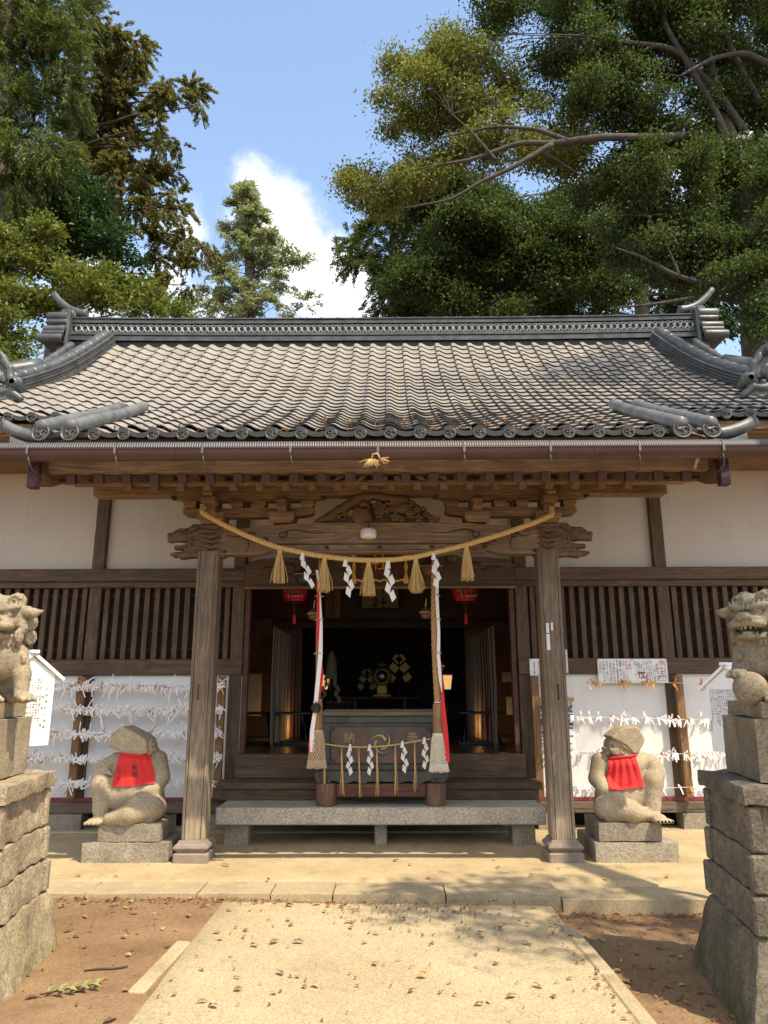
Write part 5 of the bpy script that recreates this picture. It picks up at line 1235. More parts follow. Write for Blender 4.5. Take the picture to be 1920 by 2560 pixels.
    v.build('streamer', 'cream_panel', t)
    for px, lab, side in ((1118, 'lit lantern with warm paper sides, right of the altar', 1), (812, 'lit lantern with warm paper sides, left of the altar', -1)):
        c = at(px, 1705, 12.7); t = thing('lit_lantern', lab, 'lantern', (c[0], 12.7, .84), group='lit lanterns by the altar')
        v = MB(); v.tube([(c[0], 12.7, .84), (c[0], 12.7, c[2]-.12)], .02, 8); v.lathe([(0, .0), (.14, 0), (.14, .03), (.03, .05)], (c[0], 12.7, .84), 'z', 20); v.build('lamp_stand', 'lacquer_black', t)
        v = MB(); P = [[(c[0]+s*w, 12.7+q*w, c[2]+z) for s, q in ((-1, -1), (1, -1), (1, 1), (-1, 1), (-1, -1))] for z, w in ((-.12, .055), (.11, .085))]; v.grid(P, 0, False); v.build('lamp_shade', 'lamp_glow', t)
        v = MB()
        for s, q in ((-1, -1), (1, -1), (1, 1), (-1, 1)): v.tube([(c[0]+s*.057, 12.7+q*.057, c[2]-.13), (c[0]+s*.089, 12.7+q*.089, c[2]+.13)], .007, 5)
        v.span(c[0]-.10, c[0]+.10, 12.6, 12.8, c[2]+.12, c[2]+.14).span(c[0]-.065, c[0]+.065, 12.635, 12.765, c[2]-.14, c[2]-.12); v.build('lamp_frame', 'lacquer_black', t)
    # offering shelf and a railing
    c = at(845, 1755, 12.5); t = thing('low_railing', 'low dark slatted railing left of the altar table', 'railing', (c[0], 12.5, .84)); v = MB(); v.span(c[0]-.2, c[0]+.22, 12.48, 12.52, c[2]-.02, c[2]+.02); v.build('rail', 'red_wood_x', t)
    v = MB()
    for k in range(12): v.span(c[0]-.19+k*.035, c[0]-.175+k*.035, 12.49, 12.51, .84, c[2]-.02)
    v.build('slat_panel', 'red_wood_x', t)
    tag(MB().span(-.9, .9, 12.3, 15.0, .839, .846, .002).build('red_carpet', 'red_carpet'), 'red carpet running toward the altar inside the hall', 'carpet')
make_interior()

# ================================================================ ALONG THE WALL
def make_wall_things():
    # racks of tied fortune papers
    racks = {}
    for x, lab in ((-5.3, 'brown wooden rack post at the far left end of the wall, behind the left guardian'), (-3.60, 'brown wooden rack post holding paper cords left of the monkey with lettered bib'), (-1.91, 'brown wooden rack post beside the left side of the entrance'), (1.835, 'brown wooden rack post beside the right side of the entrance'), (3.55, 'brown wooden rack post right of the monkey in the pleated bib'), (5.3, 'brown wooden rack post at the far right end of the wall, behind the right guardian')):
        v = MB(); v.span(x-.045, x+.045, 8.84, 8.905, .36, 1.735, .004); t = v.build('rack_post', 'rack_wood'); tag(t, lab, 'rack post', 'posts of the fortune paper racks')
        q = MB()
        for z in (.55, .85, 1.15, 1.45): q.lathe([(0, -.004), (.006, -.003), (.006, .003)], (x+random.uniform(-.02, .02), 8.84, z), 'y', 8)
        q.build('screw', 'bracket_metal', t, True)
    def strip(mb, c, L, w, ang, mat, tilt=0.0):
        "one knotted paper: a small knot and two tails"
        c = np.array(c); d = np.array([math.sin(ang), tilt, -math.cos(ang)]); u = np.array([math.cos(ang), 0, math.sin(ang)]); cur = np.array([0, -.02, 0])
        k = [c, c+d*L*.5+cur*.6, c+d*L+cur*.2]; mb.grid([[p-u*w/2, p+u*w/2] for p in k], mat, False)
    ref = {}
    def knot(mb, c, mat): mb.box(np.array(c)+np.array([0, -.006, random.uniform(-.006, .006)]), (random.uniform(.016, .032), .020, random.uniform(.018, .034)), roteul(random.uniform(-.5, .5), random.uniform(-1, 1), 0), .004, mat)
    MT = ['omikuji', 'omikuji_pink', 'omikuji_gold', 'omikuji_orange']
    ordn = ['top', 'second', 'third', 'fourth', 'lowest']
    for i, py in enumerate((1713, 1772, 1830, 1890, 1951)):
        z = at(400, py, 8.80)[2]; x0, x1 = -5.25, -1.87; t = thing('paper_fortune_cord', '%s cord thick with tied white fortune papers on the left wall' % ordn[i], 'fortune papers', ((x0+x1)/2, 8.80, z), group='cords of fortune papers on the left wall')
        v = MB(); xs = np.linspace(x0, x1, 60); v.tube([(x, 8.81, z+.012*math.sin(x*3.1+i)-.01) for x in xs], .004, 5); v.build('cord', 'white_cloth', t)
        v = MB(); n = 470 if i < 4 else 260
        for k in range(n):
            x = random.uniform(x0+.05, x1)
            if noise.noise(Vector((x*2.2, i*5.0, 0))) < -.42 and random.random() < .6: continue
            zz = z+.012*math.sin(x*3.1+i)-.01+random.uniform(-.012, .012); q = random.random(); mat = 0 if q < .80 else 1 if q < .92 else 2 if q < .965 else 3
            knot(v, (x, 8.80, zz), mat)
            for _ in range(2): strip(v, (x, 8.798-random.uniform(0, .03), zz), random.uniform(.03, .075) if random.random() < .92 else random.uniform(.09, .17), random.uniform(.010, .015), random.gauss(0, .8) if random.random() < .86 else random.uniform(2, 4.2), mat, random.uniform(-.3, .1))
        tag(v.build('tied_papers', MT, t), kind='stuff')
    for i, (py, n, x0, x1) in enumerate(((1704, 34, 2.45, 5.2), (1793, 96, 1.86, 5.2), (1878, 100, 1.86, 5.2), (1963, 30, 2.1, 5.2))):
        z = at(1600, py, 8.80)[2]; t = thing('paper_fortune_cord', '%s of four cords with loosely tied fortune papers on the sunny right wall' % ordn[i], 'fortune papers', ((x0+x1)/2, 8.80, z), group='cords of fortune papers on the right wall')
        v = MB(); v.tube([(x, 8.81, z+.012*math.sin(x*2.6+i)-.02*math.sin((x-1.86)/3.3*math.pi)) for x in np.linspace(1.86, 5.25, 60)], .003, 5); v.build('cord', 'white_cloth', t)
        for k in range(n):
            x = random.uniform(x0, x1) if i != 3 else random.choice((random.uniform(2.1, 2.4), random.uniform(3.1, 5.0), random.uniform(3.1, 5.0)))
            if i == 1 and x < 2.2 and random.random() < .7: x += 1.3
            v = MB(); zz = z+.012*math.sin(x*2.6+i)-.02*math.sin((x-1.86)/3.3*math.pi)+random.uniform(-.008, .008); q = random.random()
            mat = (3 if q < .3 else 2 if q < .75 else 1 if q < .85 else 0) if i == 0 else (0 if q < .86 else 1 if q < .93 else 2 if q < .96 else 3)
            knot(v, (x, 8.795, zz), mat)
            if mat == 2: v.prism([(x-.035, zz+.012), (x+.035, zz+.012), (x+.01, zz-.04), (x-.01, zz-.04)], 8.775, 8.79, mat)
            else:
                for _ in range(2 if i else 3): strip(v, (x, 8.79-random.uniform(0, .02), zz), random.uniform(.04, .095), random.uniform(.012, .018), random.gauss(0, .55) if random.random() < .82 else random.uniform(2.2, 4), mat, random.uniform(-.45, 0))
            v.build('tied_paper', MT, t)
    # notices
    def notice(lab, x0, y0, x1, y1, Y, cols, cat='notice', extra=None, name='notice_sheet', mats=None):
        A, B = at(x0, y1, Y), at(x1, y0, Y); t = thing(name, lab, cat, ((A[0]+B[0])/2, Y, A[2]))
        MB().span(A[0], B[0], Y-.004, Y+.004, A[2], B[2], .001).build('sheet', 'white_paint', t); by = {}
        for (fx, fz, tx, sz, ink) in cols:
            m = by.setdefault(ink, MB()); hh = (B[2]-A[2])*fz-.008; pt = min(sz*1.08, hh/len(tx)); column(m, tx, (A[0]+(B[0]-A[0])*fx, Y-.007, A[2]+(B[2]-A[2])*fz), min(sz, pt*1.05), pt)
        for ink, m in by.items(): m.build('lettering', ink, t)
        if extra: extra(t, A, B, Y)
        v = MB()
        for x in (A[0]+.012, B[0]-.012): v.lathe([(0, -.006), (.006, -.004), (.006, .002)], (x, Y-.004, B[2]-.015), 'y', 8)
        v.build('pin', 'black_metal', t); return t
    notice('white notice of prayers with faded pink and grey columns, pinned below the right lattice', 1497, 1647, 1580, 1708, 8.925, [(.92, .93, 'ご案内', .034, 'ink_grey'), (.825, .93, '初宮詣・七五三', .040, 'ink_pink'), (.735, .93, '厄除・八方除祈願', .040, 'ink_pink'), (.645, .95, '地鎮祭・竣工式・神棚', .038, 'ink'), (.555, .95, '井戸祓・神棚奉斎等出張', .034, 'ink'), (.455, .93, 'ご予約承ります', .040, 'ink_grey'), (.36, .93, 'ご希望の方は社務所', .038, 'ink_grey'), (.265, .93, '社務所までご連絡ください', .030, 'ink_grey'), (.17, .93, 'お気軽にどうぞ', .040, 'ink_grey'), (.07, .9, '日枝神社', .034, 'ink_grey')])
    def torii(t, A, B, Y):
        v = MB(); w, h = B[0]-A[0], B[2]-A[2]; f = lambda a, b: (A[0]+w*a, A[2]+h*b)
        def bar(a, b, c, d, m): p, q = f(a, b), f(c, d); v.add([(p[0], Y-.007, p[1]), (q[0], Y-.007, p[1]), (q[0], Y-.007, q[1]), (p[0], Y-.007, q[1])], [[0, 1, 2, 3]], m)
        bar(.14, .425, .38, .455, 1); bar(.17, .37, .35, .39, 0); bar(.19, .27, .215, .43, 0); bar(.305, .27, .33, .43, 0); bar(.245, .39, .275, .43, 1)
        for k, (a, b, m) in enumerate(((.17, .20, 2), (.23, .17, 0), (.29, .21, 3), (.34, .19, 2), (.25, .23, 3))): bar(a, b, a+.045, b+.05, m)
        bar(.08, .33, .12, .37, 0); bar(.73, .16, .75, .30, 4); bar(.76, .2, .78, .34, 2)
        v.build('torii_drawing', ['ink_red', 'ink', 'ink_pink', 'ink_blue', 'ink_grey'], t)
        v = MB(); q = f(.845, .85); v.tube([(q[0]+.028*math.cos(a), Y-.006, q[1]+.028*math.sin(a)) for a in np.linspace(0, math.tau, 20)], .0025, 4); v.build('ring_mark', 'ink_pink', t)
    notice('white festival notice with red and blue heading and a small torii drawing', 1582, 1647, 1666, 1708, 8.93, [(.845, .92, '祝', .042, 'ink_red'), (.845, .72, '七', .075, 'ink_red'), (.845, .52, '五', .075, 'ink_blue'), (.845, .33, '三', .075, 'ink_orange'), (.715, .82, 'おめでとう', .060, 'ink'), (.625, .68, 'ございます', .060, 'ink'), (.94, .9, '子供の成長を祝う', .026, 'ink_red'), (.545, .93, '拝啓、七五三の参拝を行います', .026, 'ink'), (.485, .93, 'ます。お子様の健やかな成長', .026, 'ink'), (.425, .93, 'を願います。日頃の御礼', .026, 'ink'), (.345, .93, '三才・五才・七才', .026, 'ink'), (.275, .88, '（神社の氏子）', .026, 'ink'), (.205, .93, 'ご参拝下さい。', .026, 'ink'), (.15, .9, 'お待ちしてい', .026, 'ink'), (.09, .93, 'ます。', .030, 'ink')], extra=torii)
    notice('white notice of thin black columns partly hidden behind the right porch post', 1326, 1647, 1375, 1707, 8.925, [(.22, .87, '参拝者の皆様へお願い', .026, 'ink'), (.42, .93, '＊鳴らす際は、ご遠慮ください', .024, 'ink'), (.58, .9, 'ください。静かにお願いします', .024, 'ink'), (.8, .9, '撮影はご遠慮願います。', .026, 'ink')])
    def pics(t, A, B, Y):
        w, h = B[0]-A[0], B[2]-A[2]; v = MB()
        cols = [('poster_a', (.20, .12, .22)), ('poster_b', (.6, .55, .5)), ('poster_c', (.05, .06, .12)), ('poster_d', (.45, .32, .10)), ('poster_e', (.35, .12, .10)), ('poster_f', (.10, .16, .10))]
        for n, c in cols:
            if n not in M: plain(n, c, .5, 0, .5, 60)
        rr = random.Random(5)
        for (z0, z1) in ((.72, .93), (.46, .69)):
            for i in range(16):
                for j in range(8):
                    x = A[0]+w*(.03+.94*i/16); z = A[2]+h*(z0+(z1-z0)*j/8); m = rr.choice([0, 1, 2, 2, 3, 4, 5] if z0 > .7 else [0, 2, 2, 2, 1, 4]); v.add([(x, Y-.006, z), (x+w*.94/16, Y-.006, z), (x+w*.94/16, Y-.006, z+h*(z1-z0)/8), (x, Y-.006, z+h*(z1-z0)/8)], [[0, 1, 2, 3]], m)
        v.build('picture', [n for n, c in cols], t)
        v = MB()
        for (a, b, c, d, m) in ((.05, .40, .95, .435, 0), (.08, .30, .30, .37, 1), (.35, .30, .6, .37, 1), (.06, .245, .95, .275, 2), (.06, .19, .7, .205, 3), (.06, .16, .8, .17, 3), (.06, .10, .9, .125, 4), (.06, .065, .7, .08, 4), (.06, .04, .8, .05, 3)):
            v.add([(A[0]+w*a, Y-.006, A[2]+h*b), (A[0]+w*c, Y-.006, A[2]+h*b), (A[0]+w*c, Y-.006, A[2]+h*d), (A[0]+w*a, Y-.006, A[2]+h*d)], [[0, 1, 2, 3]], m)
        v.build('caption_bar', ['ink_blue', 'ink_red', 'ink_green', 'ink_grey', 'ink'], t)
        v = MB(); v.add([(A[0]-.01, Y-.0065, B[2]-.035), (B[0]+.01, Y-.0065, B[2]-.035), (B[0]+.01, Y-.0065, B[2]+.012), (A[0]-.01, Y-.0065, B[2]+.012)], [[0, 1, 2, 3]]); v.build('tape', 'gold_paint', t)
    notice('tall colour event poster with yellow taped top, half hidden behind the right porch post', 1344, 1746, 1432, 1874, 8.985, [], 'poster', pics, 'event_poster')
    # thermometer-like measuring strip by the right post
    a = at(1417, 1655, 8.90); tag(MB().span(a[0]-.012, a[0]+.012, 8.90, 8.92, a[2]-.13, a[2]+.15, .002).build('thermometer', 'white_paint_shade'), 'narrow pale thermometer strip on the rail beside the right porch post', 'thermometer')
make_wall_things()

def make_signs():
    LT = ['日枝神社の神猿', '（神の使いの猿）', '古来、神社の神猿は魔が去る、勝るとして', '信仰を集め、災いを除け開運を招くと', 'いわれております。神猿は夫婦で祀られ', 'この社では、社殿の左右に向かい合い', '親しまれております。右の猿は', '安産と子育ての守りとして崇められ', '左の猿は家内安全、商売繁盛の守り', 'として親しまれております。', '猿は木の実を集め、山の神の使いと', 'して古くから大切にされてきました。', 'どうぞ静かにお参り下さい。', '撫でて願い事をして下さい。']
    RT = ['日枝神社御由緒', '御祭神　大山咋神', '当社の創建は古く、村の鎮守として', '祀られたと伝えられている。江戸の頃に', '社殿を再建し、以来幾度かの修復を重ね', '今日に至っている。境内の大木は市の', '保存樹木に指定されている。例祭は', '毎年十月に行われ、神輿の渡御がある。', '古くより五穀豊穣、家内安全の神として', '近郷の人々の信仰を集めてきた。', '社殿の彫刻は名工の作と伝えられ', '正面に猿と花の意匠が見られる。', '本殿は一間社流造で、拝殿は入母屋造', 'である。昔から山の神の使いである', '猿が社を守るとされている。', '平成の大修理により瓦を葺き替えた。', '神社総代会', '奉賛会一同']
    for (lab, cx, Y, rz, W_, zb, ze, za, TX, paint, sz, hid) in (
        ('sunlit white gabled signboard with black vertical text, behind the left guardian', -2.51, 5.35, R(46), .34, 1.20, 1.70, 1.835, LT, 'white_paint', .0175, False),
        ('shaded white gabled signboard of dense black text, behind the right guardian', 2.85, 6.05, R(-47), .34, 1.09, 1.61, 1.755, RT, 'white_paint', .0155, True)):
        t = thing('signboard', lab, 'signboard', (cx, Y, 0), rz, 'white gabled signboards'); h = W_/2
        v = MB(); v.prism([(-h, zb), (h, zb), (h, ze), (0, za-.012), (-h, ze)], -.012, .012); v.build('board', paint, t, True)
        v = MB(); v.span(-.045, .045, .012, .085, -.14, za-.15, .004); v.build('post', 'white_paint', t, True)
        for sg in (-1, 1):
            v = MB(); a = np.array([0, 0, za]); b = np.array([sg*(h+.055), 0, ze-.045]); n = np.array([-(b[2]-a[2]), 0, b[0]-a[0]]); n = n/np.linalg.norm(n)*(1 if n[2] > 0 else -1)
            pts = [a, b, b+n*.022, a+n*.022]; v.prism([(p[0], p[2]) for p in pts], -.035, .06); v.build('roof_board', 'white_paint', t, True)
        v = MB(); v.span(-.03, .03, -.05, .08, za+.012, za+.038, .004); v.build('ridge_cap', 'white_paint', t, True)
        v = MB(); n = len(TX); x = h-.035
        for k, s in enumerate(TX):
            s2 = sz*(1.35 if k == 0 else 1.2 if (k == 1 and not hid) else 1.0); x -= s2*.52
            top = ze-.03-(.05 if k == 0 else .07 if (k == 1 and not hid) else 0); pit = s2*(1.9 if (k < 2 and not hid) else 1.10) if not (hid and k == 0) else s2*1.5
            if hid and k >= n-2: top -= .25
            pit = min(pit, (top-zb-.03)/len(s)); column(v, s, (x, -.0145, top), s2, pit); x -= s2*.60
        v.build('lettering', 'ink', t, True)
make_signs()
# ================================================================ STONE FIGURES
def cloth_bib(F, poly, org, pleat, off=.014, n=34, m=30):
    "cloth hanging from the neck over the figure; poly = tl, tr, br, bl in local x, z"
    tl, tr, br, bl = [np.array(p, float) for p in poly]; P = np.zeros((m, n, 3)); prev = None
    for j in range(m):
        v = j/(m-1); row = []
        for i in range(n):
            u = i/(n-1); a = tl+(tr-tl)*u; b = bl+(br-bl)*u; bow = .05*math.sin(u*math.pi)*(abs(bl[0]-br[0])*.25)
            p = a+(b-a)*v; x = p[0]; z = p[1]-bow*v*2; y = F.front(x, z)
            if y is None: y = prev[i] if prev else .0
            row.append(y)
        row = [min(row[max(0, i-2):i+3]) for i in range(n)]
        if prev: row = [min(r, q+.006) for r, q in zip(row, prev)]
        row = np.convolve(np.pad(row, 3, mode='edge'), np.ones(7)/7, 'valid').tolist(); prev = row
        for i in range(n):
            u = i/(n-1); a = tl+(tr-tl)*u; b = bl+(br-bl)*u; bow = .05*math.sin(u*math.pi)*(abs(bl[0]-br[0])*.25); p = a+(b-a)*v
            P[j, i] = (p[0], row[i]-off-pleat*(.5+.5*math.sin(u*31+v*2.2*math.sin(u*5)))*min(1, v*4)*(1-.45*v), p[1]-bow*v*2)
    return P
def make_monkeys():
    # ------- left monkey: looks to the right, raised knee at our left
    O = np.array([-2.47, 7.62, .335]); L = lambda px, py: (at(px, py, 7.55)[0]-O[0], at(px, py, 7.55)[2]-O[2])
    f = Field((-.50, -.36, -.02), (.46, .32, .97), .0085)
    f.ell((.02, .06, .22), (.27, .20, .22), .05); f.cap((.02, .07, .25), (.0, .03, .52), .235, .185, .06); f.ell((.03, .04, .52), (.27, .15, .12), .05)
    f.cap((.0, .02, .55), (.03, -.0, .68), .12, .11, .04); f.ell((-.13, .0, .36), (.15, .14, .17), .05); f.ell((.18, .02, .36), (.13, .13, .17), .04)
    f.chain([(-.10, .02, .14), (-.28, -.10, .34)], [.14, .105], .04); f.chain([(-.28, -.10, .37), (-.245, -.14, .12), (-.23, -.18, .05)], [.095, .075, .06], .03)
    f.ell((-.25, -.22, .025), (.09, .09, .035), .02)
    for k in range(4): f.cap((-.31+.035*k, -.26, .022), (-.325+.04*k, -.305, .016), .019, .017, .006)
    f.chain([(.18, .02, .14), (.235, -.10, .135)], [.15, .135], .04); f.chain([(.235, -.12, .12), (.05, -.22, .085), (-.12, -.235, .05)], [.12, .095, .06], .03)
    f.chain([(.22, .04, .56), (.275, -.0, .40), (.25, -.08, .30), (.13, -.18, .22), (.07, -.21, .19)], [.095, .085, .075, .055, .045], .03)
    f.chain([(-.20, .02, .55), (-.27, -.06, .50), (-.30, -.10, .46)], [.085, .07, .06], .03); f.ell((-.27, -.13, .475), (.075, .05, .04), .02)
    for k in range(3): f.cap((-.29+.02*k, -.165, .49-.012*k), (-.20+.02*k, -.155, .475-.018*k), .014, .012, .004)
    hat = [L(*p) for p in ((276, 1863), (288, 1830), (312, 1814), (350, 1832), (372, 1847), (376, 1880), (350, 1889), (318, 1884))]
    f.hull(hat, -.16, .17, .018, .012); f.ell((L(362, 1872)[0], .0, L(362, 1872)[1]), (.085, .13, .055), .02); f.hull([L(*p) for p in ((372, 1846), (379, 1852), (383, 1872), (380, 1888), (340, 1890), (350, 1880))], -.10, .10, .02, .01)
    for p, r in (((376, 1851), .018), ((381, 1862), .024), ((383, 1874), .028), ((377, 1883), .026)): q = L(*p); f.ell((q[0], 0, q[1]), (r, .08, r*.8), .012)
    f.box((.0, .02, .015), (.28, .22, .02), .02, .03)
    t = thing('monkey_statue', 'granite monkey statue with bowed head, wearing a red bib with black characters', 'statue', tuple(O))
    v = MB(); f.mesh(v); v.build('stone_body', 'monkey_stone', t, True)
    tl, tr, br, bl = L(303, 1882), L(378, 1889), L(394, 1955), L(288, 1963)
    P = cloth_bib(f, (tl, tr, br, bl), O, .012); v = MB(); v.grid(P); bib = v.build('bib', 'red_cloth', t, True)
    v = MB(); v.tube([P[0, i]+np.array([0, -.004, .004]) for i in range(0, 34, 3)], .012, 6); v.tube([P[0, 0]+np.array([.01, -.005, 0]), P[0, 0]+np.array([-.02, .04, .02]), P[0, 0]+np.array([-.01, .14, .03])], .014, 6); v.build('bib_band', 'red_cloth', bib, True)
    v = MB()
    for ch, (px, py), s in (('奉', (345, 1916), .062), ('納', (346, 1932), .062), ('氏', (306, 1921), .03), ('子', (305, 1928), .03), ('一', (304.5, 1935), .03), ('同', (303.5, 1941), .03)):
        q = L(px, py); j = int(np.clip((tl[1]-q[1])/(tl[1]-bl[1])*29, 0, 29)); i = int(np.argmin(abs(P[j, :, 0]-q[0]))); write(v, ch, (q[0], P[max(0, j-2):j+3, max(0, i-2):i+3, 1].min()-.004, q[1]), s)
    v.build('characters', 'ink', bib, True)
    # ------- right monkey: looks up to the left, raised knee at our right
    O = np.array([2.45, 7.62, .345]); L = lambda px, py: (at(px, py, 7.55)[0]-O[0], at(px, py, 7.55)[2]-O[2])
    f = Field((-.46, -.36, -.02), (.46, .32, .95), .0085)
    f.ell((-.02, .06, .22), (.27, .20, .22), .05); f.cap((-.02, .07, .25), (.02, .03, .50), .225, .18, .06); f.ell((.01, .04, .50), (.27, .15, .11), .05); f.cap((.03, .02, .52), (.05, .0, .66), .125, .11, .04)
    f.chain([(.12, .02, .14), (.235, -.09, .34)], [.13, .10], .04); f.chain([(.235, -.10, .37), (.20, -.13, .14), (.19, -.17, .05)], [.095, .075, .055], .025); f.ell((.205, -.235, .036), (.075, .105, .045), .02)
    for k in range(5): f.cap((.155+.028*k, -.30, .03), (.165+.033*k, -.345, .024), .020, .018, .006)
    f.chain([(-.19, .02, .13), (-.225, -.10, .125)], [.14, .125], .04); f.chain([(-.25, -.12, .11), (-.02, -.20, .085), (.12, -.17, .06)], [.115, .095, .06], .03)
    f.chain([(-.23, .04, .53), (-.285, -.0, .37), (-.25, -.09, .28), (-.16, -.19, .22), (-.11, -.225, .18)], [.09, .08, .07, .055, .045], .03)
    for k in range(4): f.chain([(-.13+.028*k, -.235, .17), (-.12+.03*k, -.262, .12), (-.11+.032*k, -.26, .075)], [.016, .014, .011], .004)
    f.chain([(.20, .03, .53), (.265, -.02, .50), (.285, -.08, .42)], [.09, .085, .075], .03); f.cap((.285, -.08, .42), (.22, -.15, .36), .07, .05, .02)
    cap_ = [L(*p) for p in ((1522, 1842), (1545, 1822), (1560, 1816), (1590, 1816), (1607, 1846), (1602, 1864), (1586, 1884), (1572, 1880))]
    f.hull(cap_, -.145, .16, .016, .008)
    face = [L(*p) for p in ((1523, 1845), (1560, 1862), (1577, 1882), (1566, 1895), (1535, 1892), (1518, 1876))]
    f.hull(face, -.115, .125, .04, .008)
    for p, r, y in (((1517, 1873), .028, 0), ((1521, 1884), .032, 0), ((1522, 1862), .022, 0), ((1530, 1857), .030, -.085)): q = L(*p); f.ell((q[0], y, q[1]), (r, .075 if y == 0 else .03, r*.9), .012)
    q = L(1527, 1866); f.ell((q[0], -.115, q[1]), (.022, .03, .018), .008, None, True); q = L(1517, 1878); f.cap((q[0]-.01, -.08, q[1]), (q[0]+.05, -.115, q[1]-.01), .006, .006, .006, True)
    q = L(1556, 1878); f.chain(spiral((q[0], -.112, q[1]), (1, 0, 0), (0, 0, 1), .045, 1.0, 12, 0), .012, .004)
    f.chain([(p[0], -.135, p[1]-.004) for p in (L(1522, 1844), L(1545, 1855), L(1560, 1863), L(1578, 1884))], .009, .004, True); q = L(1520, 1870); f.ell((q[0], -.118, q[1]), (.016, .02, .010), .004, None, True)
    f.box((.0, .02, .015), (.27, .22, .02), .02, .03)
    t = thing('monkey_statue', 'sunlit granite monkey statue in a stone cap looking up, wearing a pleated plain red bib', 'statue', tuple(O))
    v = MB(); f.mesh(v); v.build('stone_body', 'monkey_stone', t, True)
    tl, tr, br, bl = L(1521, 1897), L(1582, 1888), L(1605, 1962), L(1513, 1972)
    P = cloth_bib(f, (tl, tr, br, bl), O, .022); v = MB(); v.grid(P); bib = v.build('bib', 'red_cloth', t, True)
    v = MB(); v.tube([P[0, i]+np.array([0, -.004, .004]) for i in range(0, 34, 3)]+[P[0, -1]+np.array([.03, .03, .02])], .013, 6); v.build('bib_band', 'red_cloth', bib, True)
    # plinths
    for lab, cx, w1, w2, c2, mats in (('two-stepped stone plinth under the monkey with lettered bib', -2.41, .83, .60, -2.39, ('base_stone', 'base_stone_grey')), ('two-stepped stone plinth under the sunlit monkey in the cap', 2.42, .785, .60, 2.38, ('base_stone', 'base_stone_grey'))):
        t = thing('statue_plinth', lab, 'plinth', (cx, 7.7, 0), group='plinths of the monkey statues')
        rough_block(MB(), (cx, 7.70, .09), (w1, .70, .20), 18, .012, int(cx*3), freq=9).build('lower_block', mats[0], t) if False else None
        v = MB(); rough_block(v, (cx, 7.70, .08), (w1, .70, .19), 20, .008, int(cx*3), freq=9); v.build('lower_block', mats[0], t)
        v = MB(); rough_block(v, (c2, 7.64, .26), (w2, .54, .165), 18, .006, int(cx*5), freq=9); v.build('upper_block', mats[1], t)
make_monkeys()

